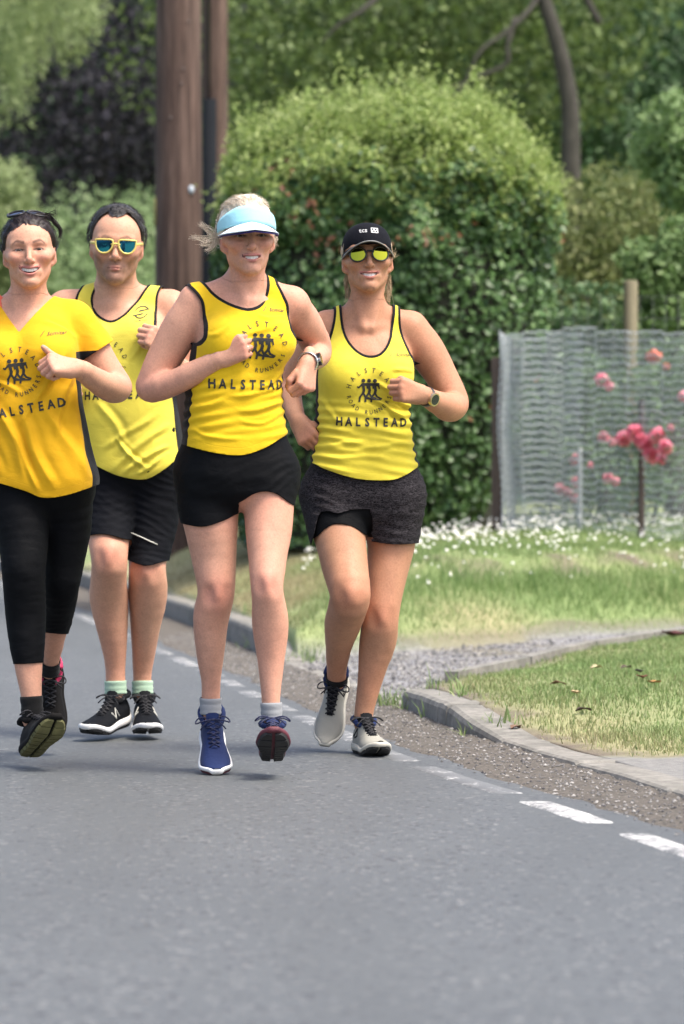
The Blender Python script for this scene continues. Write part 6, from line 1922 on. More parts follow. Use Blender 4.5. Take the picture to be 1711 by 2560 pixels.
hair3 = hair_cap(S, M_HAIR3, line3, 0.011, lambda L: 0.003 * vnoise(np.stack([L[:, 0] * 150, L[:, 1] * 40, L[:, 2] * 60], 1), 1, 3) + 0.003 * vnoise(L, 40, 4) + 0.007 * ss(0.098, 0.12, L[:, 2]) - 0.009 * ss(0.0, 0.05, L[:, 1]) * ss(0.10, 0.085, L[:, 2]) - 0.004 * ss(0.015, 0.0, line3(L)))
strands(S, M_HAIR3, 'hair_strands', shell_strands(2600, 0.015, line3, lambda p: np.array([-0.2 + 0.4 * np.sign(p[0]), -1.0, 0.3 if p[2] > 0.03 else 0.2]), 0.05, 0.0035, 0.25, region=lambda p: p[2] > 0.092 or p[1] < -0.02), 0.0013, parent=hair3)
wisp = []
for _ in range(170):
    e = RNG.normal(0, 1, 6)
    tip = [(-0.135, 0.050), (-0.160, 0.014), (-0.135, -0.010), (-0.118, -0.028)][RNG.integers(0, 4)]
    wisp.append([(-0.055 + .004 * e[0], -0.04, 0.010 + .010 * e[1]), (-0.078 + .004 * e[2], -0.035, 0.010 + 0.010 * e[3]), (-0.10 + .004 * e[4], -0.03, tip[1] * 0.5 + 0.008 * e[1]), (tip[0] + .006 * e[5], -0.02, tip[1] + .005 * e[0])])
for _ in range(60):
    e = RNG.normal(0, 1, 6)
    wisp.append([(0.062, -0.03, 0.03 + .012 * e[0]), (0.080 + .003 * e[1], -0.02, 0.015 + .008 * e[2]), (0.085 + .004 * e[3], -0.015, -0.004 + .008 * e[4]), (0.078 + .005 * e[5], -0.015, -0.022 + .005 * e[0])])
strands(S, M_HAIR3, 'flying_wisps', wisp, 0.0017, 12, parent=hair3)
M_VIS = fabric('pale_blue_cotton', (0.32, 0.62, 0.72), 0.8, 0.3, weave=900)
M_VISB = fabric('white_brim_cloth', (0.74, 0.84, 0.90), 0.7, 0.3, weave=900)
M_VISU = fabric('navy_brim_lining', (0.02, 0.015, 0.10), 0.8, 0.2)
def head_ring(hf, a, z, grow, tilt=0.0):
    """points round the head at angle a (0 = front) and height z"""
    k = np.sqrt(np.clip(1 - ((z - 0.034) / 0.098) ** 2, 0.05, 1))
    return np.stack([np.sin(a) * (0.0735 + grow) * (0.25 + 0.75 * k), -0.012 + np.cos(a) * (0.098 + grow) * (0.22 + 0.78 * k), z + tilt * np.cos(a)], -1)
hf = S['hf']
A = np.linspace(-1.75, 1.75, 41)
b = MB(); R = []
for t in np.linspace(0, 1, 6):
    zlo = np.interp(np.abs(A), [0, 1.1, 1.75], [0.036, 0.024, 0.020]); zhi = np.interp(np.abs(A), [0, 0.5, 1.1, 1.75], [0.090, 0.086, 0.066, 0.042])
    R.append(head_ring(hf, A, zlo + (zhi - zlo) * t, 0.0135 - 0.0005 * t))
b.rings(hf.fr(np.array(R)), close_u=False)
vis = b.build('sun_visor', M_VIS, S['o'])
m = vis.modifiers.new('thickness', 'SOLIDIFY'); m.thickness = 0.003
def brim(parent, mat, z0, drop, arch, reach, half=1.25, name='brim', dz=0.0, n=33, grow=0.0135, hf=None, lip=True):
    A = np.linspace(-half, half, n); R = []
    for t in np.linspace(0, 1, 8):
        base = head_ring(hf, A, np.interp(np.abs(A), [0, half], [z0, z0 - 0.018]), grow)
        ex = reach * np.cos(A / half * math.pi / 2) ** 0.8 * t
        P = base.copy(); P[:, 1] += ex; P[:, 0] *= 1 + 0.10 * t
        P[:, 2] += -drop * (ex / reach) ** 1.2 - arch * (np.abs(A) / half) ** 2 + dz
        R.append(P)
    b = MB(); b.rings(hf.fr(np.array(R)), close_u=False)
    o = b.build(name, mat, parent)
    m = o.modifiers.new('thickness', 'SOLIDIFY'); m.thickness = 0.0025; m.offset = 1
    return o
brim(vis, M_VISB, 0.036, 0.030, 0.010, 0.070, hf=hf)
brim(vis, M_VISU, 0.036, 0.031, 0.010, 0.067, name='brim_lining', dz=-0.0050, hf=hf)
watch(S, LF, M_BLACKPL, M_BLACKPL, M_FACE, off=-0.016, case=0.019)
watch(S, LF, M_SILVER, M_SILVER, M_SILVER, off=0.006, case=0.006, name='bracelet')
fr, wr = S['_hands'][RT]
b = MB(); a = np.arange(16) / 16 * 2 * math.pi
b.tube(fr.fr(np.stack([0.088 + 0.002 * np.sin(a), -0.0095 + 0.0102 * np.cos(a), -0.014 + 0.0102 * np.sin(a)], 1)), 0.0016, 6, closed=True)
b.build('ring', M_SILVER, S['o'])

# ---------- P4: black cap, round glasses, bright vest, charcoal shorts
S = P4
shirt(S, M_VEST3, [(-0.1, 0.024), (0, 0.022), (0.1, 0.019), (0.18, 0.010), (0.25, 0.009), (0.4, 0.007), (0.55, 0.006)],
      [(857, 752), (859, 799), (867, 840), (884, 867), (905, 883), (925, 888), (946, 883), (963, 867), (975, 843), (983, 806), (989, 756), (985, 690), (857, 690)],
      {LF: [(1008, 752), (1006, 799), (1010, 833), (1021, 864), (1036, 893), (1062, 912), (1200, 912), (1200, 690), (1008, 690)],
       RT: [(838, 752), (838, 785), (831, 823), (820, 854), (804, 886), (778, 906), (660, 906), (660, 690), (838, 690)]},
      [(740, 1150), (785, 1160), (809, 1171), (860, 1188), (912, 1198), (987, 1198), (1046, 1174), (1090, 1160)],
      [(1030, 1010, 930, 960, 9, 4), (1028, 1050, 920, 1000, 9, 5), (1030, 1090, 880, 1075, 9, 3), (1034, 1110, 900, 1125, 9, 4), (820, 1100, 900, 1115, 9, 4), (820, 1130, 960, 1150, 8, 3), (1035, 1020, 960, 1000, 6, 4), (1030, 920, 980, 930, 8, 3), (812, 990, 850, 1060, 9, 3)],
      wav=[(0.06, 0.30, 0.030, 2.8, 0.15)], name='vest', pan=(-0.10, 0.050))
club_prints(S, (922, 978), (929, 1056), rot=0.0, sc=0.98, maker=(1004, 888))
legwear(S, 'inner_shorts', M_LYCRA, 0.10, {RT: [(740, 1352), (785, 1345), (812, 1322), (839, 1309), (880, 1314), (918, 1338), (930, 1342)], LF: [(915, 1342), (1044, 1345), (1080, 1345)]}, 0.004, 0.004)
legwear(S, 'outer_shorts', M_HEATHER, 0.11, {RT: [(700, 1345), (744, 1352), (772, 1368), (784, 1340), (798, 1286), (820, 1278), (845, 1282), (880, 1274), (915, 1272)], LF: [(905, 1350), (922, 1352), (980, 1360), (1042, 1358), (1090, 1354)]}, 0.009, 0.008, flare=0.005,
        wave=[(830, 1230, 0.10, 0.03, 2.5, -15), (990, 1240, 0.12, 0.028, 3.0, 12), (1000, 1310, 0.10, 0.03, 2.5, -8), (800, 1200, 0.1, 0.03, 2.5, 10)])
og = dict(strokes=[[(0.24, 0.35), (0.30, 0.65), (0.36, 0.40), (0.28, 0.30)]], mat=M_RUB)
a = S['_legs'][RT][0][-1]
shoe(S, a + np.array([-0.004, 0.0, 0.010]), (-0.18, -0.52, -0.83), (-0.05, -0.83, 0.52), 0.268, (M_MESH_GREY, M_SOLE_C, M_RUB, M_LACE_BLK, M_MESH_NAVY), tongue=M_MESH_BLK, logo=og)
a = S['_legs'][LF][0][-1]
shoe(S, a + np.array([0.004, -0.01, 0.010]), (0.24, -0.97, 0.02), (0, 0, 1), 0.268, (M_MESH_GREY, M_SOLE_C, M_RUB, M_LACE_BLK, M_MESH_NAVY), tongue=M_MESH_BLK, logo=og)
for k in (RT, LF): sock(S, k, 0, 0.022, M_SOCK_BLK, 0.003)
hf = S['hf']
M_CAP = fabric('black_cap_cloth', (0.006, 0.0065, 0.010), 0.85, 0.05, spec=0.1, weave=800)
M_CAPT = plain('white_stitched_print', (0.55, 0.55, 0.55), 0.8)
M_PIPE = plain('grey_piping', (0.20, 0.20, 0.19), 0.7)
b = MB(); R = []; A = np.arange(48) / 48 * 2 * math.pi
for t in np.linspace(0, 1, 14):
    zb_ = 0.034 + 0.004 * np.cos(A); z = zb_ + (0.113 - 0.034) * math.sin(t * math.pi / 2)
    k = math.cos(t * math.pi / 2) ** 0.62
    pt = np.stack([np.sin(A) * 0.0800 * k, -0.010 + np.cos(A) * (0.1045 - 0.000 * t) * k, z], -1)
    pt[:, :2] += (0.0006 * np.cos(A * 6) * np.array([np.sin(A), np.cos(A)])).T * (1 - t)
    R.append(pt)
R.insert(0, np.stack([np.sin(A) * 0.079, -0.010 + np.cos(A) * 0.102, np.where(np.cos(A) > 0, 0.030, 0.030 + 0.04 * np.cos(A))], -1))
b.rings(hf.fr(np.array(R)), cap1=True)
cap = b.build('baseball_cap', M_CAP, S['o'])
A2 = np.linspace(-1.3, 1.3, 37)
def capbrim(dz, reach, name, mat, edge=False):
    R = []
    for t in np.linspace(0, 1, 8):
        ex = reach * np.cos(A2 / 1.3 * math.pi / 2) ** 0.75 * t
        P = np.stack([np.sin(A2) * 0.0805 * (1 + 0.05 * t), -0.010 + np.cos(A2) * 0.103 + ex, 0.036 - 0.036 * (np.sin(A2) ** 2) * (0.55 + 0.45 * t) - 0.010 * (ex / reach) + dz], -1)
        R.append(P)
    if edge:
        b = MB(); b.tube(hf.fr(R[-1]), 0.0022, 6); return b.build(name, mat, cap)
    b = MB(); b.rings(hf.fr(np.array(R)), close_u=False); o = b.build(name, mat, cap)
    m = o.modifiers.new('thickness', 'SOLIDIFY'); m.thickness = 0.003; m.offset = 0
    return o
capbrim(0, 0.064, 'brim', M_CAP); capbrim(0.001, 0.064, 'brim_piping', M_PIPE, True)
cv, ct = [np.asarray(x) for x in (hf.fr(np.concatenate(R) if False else np.zeros((1, 3))), [0])]
cbv = BVHTree.FromPolygons([tuple(v.co + cap.parent.location) for v in cap.data.vertices], [tuple(p.vertices) for p in cap.data.polygons])
m = Print(); m.text('tcs', 0.024, -0.016, 0.0, sx=1.0)
for sg in ([(0.012, -0.008), (0.034, -0.008)], [(0.012, 0.009), (0.034, 0.009)], [(0.012, -0.008), (0.012, 0.009)], [(0.034, -0.008), (0.034, 0.009)], [(0.014, -0.005), (0.022, 0.006), (0.024, -0.004), (0.033, 0.004)]):
    m.stroke(sg, 0.0032)
V2 = np.concatenate(m.V); T2 = np.concatenate(m.T); PV = []
for v in V2:
    hit = cbv.ray_cast(Vector(hf.fr((v[0] * 0.92, 0.3, 0.078 + v[1] * 0.92))), Vector(-hf.A[1]), 0.5)
    PV.append(np.array(hit[0] - Vector(-hf.A[1]) * 0.0016) if hit[0] is not None else hf.fr((v[0], 0.09, 0.078 + v[1])))
put('cap_lettering', mesh_np('cap_lettering', np.array(PV), T2, False), M_CAPT, cap)
c8 = [(0.0250 * math.cos(a), 0.0222 * math.sin(a)) for a in np.arange(12) / 12 * 2 * math.pi]
glasses(S, c8, 0, M_BLACKPL, mirror_mat('yellow_mirror_lens', (0.40, 0.37, 0.03), (0.16, 0.36, 0.03)), half=0.0350, z0=-0.001, rim=0.0029, y0=0.101, bridge=0.008)
M_HAIR4 = hair_mat('dark_blonde_hair', (0.24, 0.16, 0.09), (0.60, 0.47, 0.30), 0.5)
def line4(L):
    x, y, z = np.abs(L[:, 0]), L[:, 1], L[:, 2]
    zl = np.where(y > 0.03, 0.2, np.interp(y, [-0.06, -0.02, -0.010, 0.010, 0.03], [-0.07, -0.06, 0.010, -0.002, 0.03]))
    return np.minimum(z - zl, 0.055 - z)
hair4 = hair_cap(S, M_HAIR4, line4, 0.007, lambda L: 0.002 * vnoise(L, 60, 3))
pony = []
for s in (-1, 1):
    for _ in range(120):
        e = RNG.normal(0, 1, 6)
        pony.append([(s * 0.062, -0.03 + .01 * e[0], -0.030 + .010 * e[1]), (s * (0.066 + .004 * e[2]), -0.035, -0.058 + .006 * e[1]), (s * (0.066 + .005 * e[3]), -0.04, -0.085 + .006 * e[0]), (s * (0.060 + .007 * e[4]), -0.045, -0.118 + .014 * e[5])])
for _ in range(25):
    e = RNG.normal(0, 1, 6)
    pony.append([(0.070, -0.02, 0.03 + .008 * e[0]), (0.082 + .004 * e[1], -0.01, 0.018 + .008 * e[2]), (0.090 + .006 * e[3], -0.01, 0.022 + .012 * e[4])])
strands(S, M_HAIR4, 'hair_strands', pony, 0.0017, 12, parent=hair4)
watch(S, LF, M_BLACKPL, M_GOLD, M_FACE, off=-0.020, case=0.0205, rot=0.25)
# ------------------------------------------------------------------ poles, fences, roses
M_POLE = NT('creosoted_pole'); _p = M_POLE.co()
_n1 = M_POLE.noise(M_POLE.scalev(_p, (17, 17, 0.8)), 1.6, 6, 0.72); _n2 = M_POLE.noise(M_POLE.scalev(_p, (6, 6, 0.9)), 1.5, 4)
_c = M_POLE.ramp(_n1, [(0.30, (0.016, 0.009, 0.007)), (0.5, (0.078, 0.045, 0.034)), (0.70, (0.185, 0.122, 0.096))])
M_POLE.color(M_POLE.mix(M_POLE.range(_n2, 0.45, 0.75, 0.0, 0.35), _c, (0.12, 0.085, 0.070))); M_POLE.set(Roughness=0.9)
M_POLE.bump(_n1, 0.9, 0.012); M_POLE = M_POLE.m
M_STEEL = plain('galvanised_steel', (0.42, 0.43, 0.44), 0.5, 0.2, 40, metallic=0.6)
M_WOOD0 = plain('rusty_bolt', (0.16, 0.13, 0.12), 0.6, 0.3)
def pole(x, y, z0, h, r0, r1, label, group='telegraph poles behind the runners'):
    o = empty('telegraph_pole', (x, y, z0)); tag(o, label, 'pole', group)
    n = 40; R = []
    for z in np.concatenate([np.linspace(0, 4.6, 60), np.linspace(4.8, h, 12)]):
        a = np.arange(n) / n * 2 * math.pi; r = r0 + (r1 - r0) * z / h
        P = np.stack([np.cos(a), np.sin(a), 0 * a], 1)
        rr = r * (1 + 0.012 * vnoise(np.column_stack([P[:, :2] * 5, np.full(n, z * 0.5)]), 1, 3) - 0.03 * np.maximum(0, vnoise(np.column_stack([P[:, :2] * 9, np.full(n, z * 0.25)]), 1, 8) - 0.45))
        R.append(np.stack([x + rr * np.cos(a), y + rr * np.sin(a), np.full(n, z0 + z)], 1))
    b = MB(); b.rings(np.array(R), cap1=True); b.build('pole_shaft', M_POLE, o)
    return o
Yp = 25.5
pcx = (447 - CX) / FPX * Yp
p1 = pole(pcx, Yp, 0.15, 9.0, 0.182, 0.145, 'thick brown wooden telegraph pole behind the visor runner, the nearer of the pair')
Yq = 33.0
qx = (538 - CX) / FPX * Yq
p2 = pole(qx, Yq, 0.10, 9.0, 0.128, 0.115, 'thinner telegraph pole with a black cable guard, just right of the thick one')
b = MB(); b.tube([(qx - 0.048, Yq - 0.10, 0.15), (qx - 0.048, Yq - 0.10, 4.55)], 0.072, 14); b.build('cable_guard', plain('black_cable_guard', (0.006, 0.008, 0.011), 0.85, 0.2, spec=0.15), p2)
b = MB(); b.tube([(qx - 0.048, Yq - 0.10, 4.5), (qx - 0.05, Yq - 0.12, 8.4)], 0.018, 8); b.build('cable', M_BLACKPL, p2)
c = W(481, 478, Yp); n = 16; a = np.arange(n) / n * 2 * math.pi; ang = (c[0] - pcx) / 0.175
yy = Yp - math.sqrt(max(0, 0.178 ** 2 - (c[0] - pcx) ** 2)) - 0.004
b = MB(); b.rings(np.array([np.stack([c[0] + 0.020 * np.cos(a), np.full(n, yy + 0.012), c[2] + 0.030 * np.sin(a)], 1), np.stack([c[0] + 0.020 * np.cos(a), np.full(n, yy - 0.003), c[2] + 0.030 * np.sin(a)], 1)]), cap1=True)
b.build('number_plate', plain('pale_tag', (0.55, 0.62, 0.68), 0.4), p1)
for px, py in ((458, 215), (462, 178), (474, 60), (430, 300)):
    c = W(px, py, Yp); yy = Yp - math.sqrt(max(0, 0.172 ** 2 - (c[0] - pcx) ** 2)) - 0.006
    b = MB(); b.tube([(c[0], yy + 0.02, c[2]), (c[0], yy, c[2])], 0.008, 8); b.build('bolt', M_WOOD0, p1)
b = MB(); c = W(388, 530, Yp); b.box((c[0] + 0.004, Yp - 0.03, c[2]), (0.006, 0.03, 0.10)); b.build('yellow_label', plain('yellow_label', (0.42, 0.36, 0.13), 0.6), p1)

# ---- wire netting with roses behind
M_WIRE = NT('galvanised_wire'); M_WIRE.color((0.47, 0.505, 0.525)); M_WIRE.set(Metallic=0.1, Roughness=0.5); M_WIRE = M_WIRE.m
Fy0, Fy1 = 21.6, 19.9
fl = W(1258, 1290, Fy0)
fence = empty('wire_fence', (1.3, 21.0, 0.6)); tag(fence, 'sagging galvanised wire netting fence around the roses', 'fence')
pw, ph, cw, chh = 0.24, 1.29, 0.024, 0.0265
segs = []
nx, nz = int(round(pw / cw)), int(ph / chh)
for i in range(nx):
    for j in range(nz):
        x0 = i * cw + (cw / 2 if j % 2 else 0); z0 = j * chh
        segs.append(((x0, 0.0, z0), (x0, 0.001, z0 + chh * 0.42)))
        segs.append(((x0, 0.001, z0 + chh * 0.42), (x0 + cw / 2, -0.001, z0 + chh)))
        segs.append(((x0, 0.001, z0 + chh * 0.42), (x0 - cw / 2, 0.0, z0 + chh)))
A_ = np.array([s[0] for s in segs]); B_ = np.array([s[1] for s in segs])
wave = lambda P: P + np.stack([0 * P[:, 0], 0.012 * np.sin(P[:, 2] * 7) + 0.006 * np.sin(P[:, 0] * 26), 0.006 * np.sin(P[:, 0] * 13)], 1)
A_, B_ = wave(A_), wave(B_)
d = B_ - A_; d /= np.linalg.norm(d, axis=1)[:, None]; u = np.cross(d, [0, 1.0, 0.0]); u /= np.linalg.norm(u, axis=1)[:, None]; v = np.cross(d, u); r = np.where(np.abs(d[:, 2:3]) > 0.95, 0.0023, 0.0017)
V = np.concatenate([np.stack([A_ + r * (math.cos(t) * u + math.sin(t) * v), B_ + r * (math.cos(t) * u + math.sin(t) * v)], 1) for t in (0, 2.094, 4.189)], 1)
i = np.arange(len(V))[:, None] * 6
Fq = [(i + np.array(q)).reshape(-1, 4) for q in ((0, 1, 3, 2), (2, 3, 5, 4), (4, 5, 1, 0))]
V = list(V.reshape(-1, 3)); Fq = [np.concatenate(Fq)]
for j in range(27):
    xs = np.linspace(-0.005, pw + 0.005, 14); base = len(V); zz = 0.012 + j * 0.048
    P = wave(np.stack([xs, 0 * xs - 0.004, zz + 0.004 * np.sin(xs * 60 + j)], 1))
    for k, q in enumerate(P):
        for t in (0, 2.094, 4.189): V.append(q + 0.0034 * np.array([0, math.cos(t), math.sin(t)]))
    for k in range(13):
        for t in range(3): Fq.append(np.array([[base + 3 * k + t, base + 3 * k + (t + 1) % 3, base + 3 * k + 3 + (t + 1) % 3, base + 3 * k + 3 + t]]))
net = mesh_np('netting_panel', np.array(V), [np.concatenate(Fq)])
net.materials.append(M_WIRE)
path = [(fl[0] + 0.02, 22.2), (fl[0] - 0.005, 21.75), (fl[0] + 0.10, 21.55), (fl[0] + 0.34, 21.5), (fl[0] + 0.58, 21.35), (fl[0] + 0.80, 21.2), (fl[0] + 1.04, 21.05), (fl[0] + 1.28, 20.85), (fl[0] + 1.5, 20.65), (fl[0] + 1.74, 20.4), (fl[0] + 2.0, 20.2), (fl[0] + 2.5, 20.0), (fl[0] + 3.0, 19.95)]
pp = catmull(np.array([(x, y, 0) for x, y in path]), 8)[:, :2]
dl = np.concatenate([[0], np.cumsum(np.linalg.norm(np.diff(pp, axis=0), axis=1))])
def fence_panels(s0, off, z_off, lean, smax):
    s = s0
    while s + pw < smax:
        a = np.array([np.interp(s, dl, pp[:, k]) for k in (0, 1)]); bb = np.array([np.interp(s + pw, dl, pp[:, k]) for k in (0, 1)])
        an = math.atan2(bb[1] - a[1], bb[0] - a[0])
        o = bpy.data.objects.new('netting_panel', net); COL.objects.link(o); o.parent = fence
        nrm = np.array([-math.sin(an), math.cos(an)])
        z = float(ground_at(a[0], a[1])) - 0.02 + z_off + 0.012 * math.sin(s * 9)
        o.location = Vector((a[0] + nrm[0] * off, a[1] + nrm[1] * off, z)) - fence.location
        o.rotation_euler = (lean + 0.012 * math.sin(s * 5), 0, an); o['kind'] = 'stuff'
        s += pw * 0.985
fence_panels(0.0, 0.0, 0.0, 0.0, dl[-1]); fence_panels(0.13, 0.035, -0.03, 0.01, 1.3)
M_WOOD = NT('grey_brown_timber'); _p = M_WOOD.co()
_n1 = M_WOOD.noise(M_WOOD.scalev(_p, (60, 60, 4)), 1.5, 5, 0.7)
M_WOOD.color(M_WOOD.ramp(_n1, [(0.3, (0.05, 0.035, 0.03)), (0.7, (0.13, 0.095, 0.08))])); M_WOOD.set(Roughness=0.9); M_WOOD.bump(_n1, 0.5, 0.006); M_WOOD = M_WOOD.m
M_WOODP = NT('pale_treated_timber'); _p = M_WOODP.co()
_n1 = M_WOODP.noise(M_WOODP.scalev(_p, (60, 60, 4)), 1.5, 5, 0.7)
M_WOODP.color(M_WOODP.ramp(_n1, [(0.3, (0.13, 0.11, 0.068)), (0.7, (0.25, 0.22, 0.145))])); M_WOODP.set(Roughness=0.9); M_WOODP.bump(_n1, 0.5, 0.006); M_WOODP = M_WOODP.m
def post(px, ytop, Y, wpx, mat, parent=None, name='post', square=True, zb=None):
    t = W(px, ytop, Y); hw = wpx / 2 / FPX * Y; z0 = float(ground_at(t[0], Y)) - 0.15 if zb is None else zb
    b = MB(); R = []
    n = 4 if square else 14
    for z, s in ((z0, 1.02), (z0 + 0.3 * (t[2] - z0), 1.0), (t[2] - 0.012, 0.98), (t[2], 0.88)):
        if square: R.append([(t[0] + sx * hw * s, Y + sy * hw * s, z) for sx, sy in ((-1, -1), (1, -1), (1, 1), (-1, 1))])
        else: R.append([(t[0] + hw * s * math.cos(q), Y + hw * s * math.sin(q), z) for q in np.arange(n) / n * 2 * math.pi])
    b.rings(np.array(R), cap0=True, cap1=True); return b.build(name, mat, parent, smooth=not square)
tag(post(1243, 893, 21.9, 27, M_WOOD), 'dark brown square timber post at the left end of the netting', 'post')
post(1450, 1120, 21.5, 12, M_STEEL, fence, 'support_stake', False); post(1604, 1000, 21.2, 17, M_WOOD, fence, 'support_stake', False)
# square-mesh stock fence and its post behind
M_WIRED = plain('weathered_wire', (0.13, 0.14, 0.14), 0.6)
stock = empty('stock_fence', (2.0, 23.6, 0.6)); tag(stock, 'square-mesh wire stock fence on a pale post behind the netting', 'fence')
post(1577, 702, 23.6, 36, M_WOODP, stock, 'fence_post', False)
zt = W(0, 742, 23.6)[2]
for k in range(14):
    x = W(1372 + 32.5 * k, 0, 23.6)[0]
    b = MB(); b.tube([(x, 23.58, 0.6), (x, 23.58, zt)], 0.0011, 5); b.build('vertical_wire', M_WIRED, stock)
for j in range(7):
    z = zt - 0.15 * j; b = MB(); b.tube([(W(1350, 0, 23.6)[0], 23.577, z), (W(1830, 0, 23.6)[0], 23.577, z)], 0.0012, 5); b.build('line_wire', M_WIRED, stock)

# ---- rose bushes behind the netting
M_ROSELEAF = leaf_mat('rose_leaf', (0.06, 0.12, 0.045), (0.13, 0.22, 0.09), (0.25, 0.35, 0.19), 0.35)
M_ROSE = [leaf_mat('pink_red_petal', (0.62, 0.10, 0.17), (0.76, 0.20, 0.28), (0.84, 0.34, 0.40), 0.2), leaf_mat('coral_petal', (0.50, 0.07, 0.035), (0.66, 0.12, 0.06), (0.75, 0.20, 0.12), 0.2)]
def rose_bush(label, blobs, n, flowers):
    o = shrub('rose_bush', label, blobs, M_ROSELEAF, 0.055, n, stem=[([(blobs[0][0][0] + dx, blobs[0][0][1], 0.45), (blobs[0][0][0] + dx * 2, blobs[0][0][1] + 0.03, 0.9), (blobs[0][0][0] + dx * 4, blobs[0][0][1], 1.5)], [0.012, 0.010, 0.005]) for dx in (-0.1, 0.02, 0.1)], cat='rose bush', group='rose bushes behind the netting', depth=0.8, lump=0.3)
    for (px, py, Y, s, kind) in flowers:
        c = W(px, py, Y); P = []; D = []
        for ring, (rr, cnt, el) in enumerate(((0.10, 4, 1.2), (0.30, 6, 0.8), (0.48, 8, 0.4))):
            for k in range(cnt):
                a = k / cnt * 6.283 + ring; d = np.array([math.cos(a), -0.6 + 0.4 * math.sin(el), math.sin(a)])
                P.append(c + s * rr * np.array([math.cos(a), 0, math.sin(a)]) + np.array([0, -s * 0.25 * el, 0])); D.append(d)
        f = leaves('rose', np.array(P), np.array(D), s * 0.75, M_ROSE[kind], o, None, 0.95, 0.25, 0.0)
    return o
Yr = 22.3
rose_bush('rose bush with a big cluster of pink-red blooms at the right end of the netting', [(WP(1580, 1180, Yr), (0.42, 0.25, 0.32)), (WP(1620, 1040, Yr), (0.36, 0.22, 0.28)), (WP(1690, 930, Yr), (0.30, 0.22, 0.24))], 2200,
          [(1561, 1096, 21.22, 0.075, 0), (1588, 1082, 21.15, 0.085, 0), (1616, 1112, 21.1, 0.09, 0), (1644, 1090, 21.05, 0.085, 0), (1664, 1118, 21.0, 0.075, 0), (1630, 1137, 21.08, 0.08, 0), (1655, 1148, 21.02, 0.05, 0), (1603, 1100, 21.12, 0.07, 0), (1634, 893, 21.9, 0.075, 1), (1665, 915, 21.9, 0.035, 1), (1709, 990, 21.8, 0.05, 0), (1677, 1070, 21.5, 0.035, 0)])
rose_bush('rose bush with scattered small blooms in the middle of the netting', [(WP(1440, 1200, Yr), (0.40, 0.25, 0.30)), (WP(1400, 1060, Yr), (0.36, 0.22, 0.30)), (WP(1480, 960, Yr), (0.32, 0.22, 0.24))], 2000,
          [(1508, 953, 21.7, 0.075, 0), (1523, 967, 21.75, 0.045, 0), (1510, 1093, 21.6, 0.06, 0), (1530, 1105, 21.6, 0.04, 0), (1438, 1150, 21.75, 0.055, 0), (1476, 1163, 21.7, 0.03, 0), (1400, 1222, 21.75, 0.055, 0), (1420, 1232, 21.75, 0.05, 0), (1440, 1205, 21.7, 0.05, 0), (1440, 1246, 21.7, 0.045, 0), (1520, 1196, 21.6, 0.055, 0), (1540, 1204, 21.6, 0.04, 0)])
# ------------------------------------------------------------------ grass, clover, fallen leaves
M_GRASS = NT('grass_blades')
_t = M_GRASS.attr('tone'); _d = M_GRASS.attr('dry')
_c = M_GRASS.mix(_d, M_GRASS.ramp(_t, [(0.0, (0.095, 0.165, 0.042)), (0.5, (0.165, 0.265, 0.080)), (1.0, (0.27, 0.37, 0.14))]),
                 M_GRASS.ramp(_t, [(0.0, (0.20, 0.175, 0.08)), (1.0, (0.46, 0.41, 0.24))]))
M_GRASS.color(_c); M_GRASS.set(Roughness=0.6)
_tr = M_GRASS.n('ShaderNodeBsdfTranslucent'); M_GRASS.l(_c, _tr.inputs[0]); _mx = M_GRASS.n('ShaderNodeMixShader'); _mx.inputs[0].default_value = 0.3
M_GRASS.l(M_GRASS.b.outputs[0], _mx.inputs[1]); M_GRASS.l(_tr.outputs[0], _mx.inputs[2]); M_GRASS.l(_mx.outputs[0], M_GRASS.out.inputs[0]); M_GRASS = M_GRASS.m
def blades(name, P, hgt, wid, dryv, label, lean=0.5):
    n = len(P); a = RNG.uniform(0, 6.28, n); sd = np.stack([np.cos(a), np.sin(a), 0 * a], 1)
    b_ = RNG.uniform(0, 6.28, n); ln = RNG.uniform(0.1, lean + 0.2, n) * hgt
    tip = np.stack([np.cos(b_) * ln, np.sin(b_) * ln, hgt * np.sqrt(np.clip(1 - (ln / hgt) ** 2, 0.1, 1))], 1)
    mid = tip * np.array([0.35, 0.35, 0.58]); w = (wid / 2)[:, None]
    V = np.stack([P - sd * w, P + sd * w, P + mid - sd * w * 0.8, P + mid + sd * w * 0.8, P + tip], 1)
    i = np.arange(n)[:, None] * 5
    me = mesh_np(name, V.reshape(-1, 3), [(i + np.array([0, 1, 3])).reshape(-1, 3), (i + np.array([0, 3, 2])).reshape(-1, 3), (i + np.array([2, 3, 4])).reshape(-1, 3)], True)
    set_float(me, 'tone', np.repeat(RNG.uniform(0, 1, n), 5)); set_float(me, 'dry', np.repeat(dryv, 5))
    return tag(put(name, me, M_GRASS), label, kind='stuff')
def zone_at(X, Y):
    from_y = np.clip(np.searchsorted(ty, Y) - 1, 0, len(ty) - 2); T = X - Kx(Y); from_t = np.clip(np.searchsorted(tt, T) - 1, 0, len(tt) - 2)
    return soil[from_y, from_t], gravel[from_y, from_t], slab[from_y, from_t], dry[from_y, from_t]
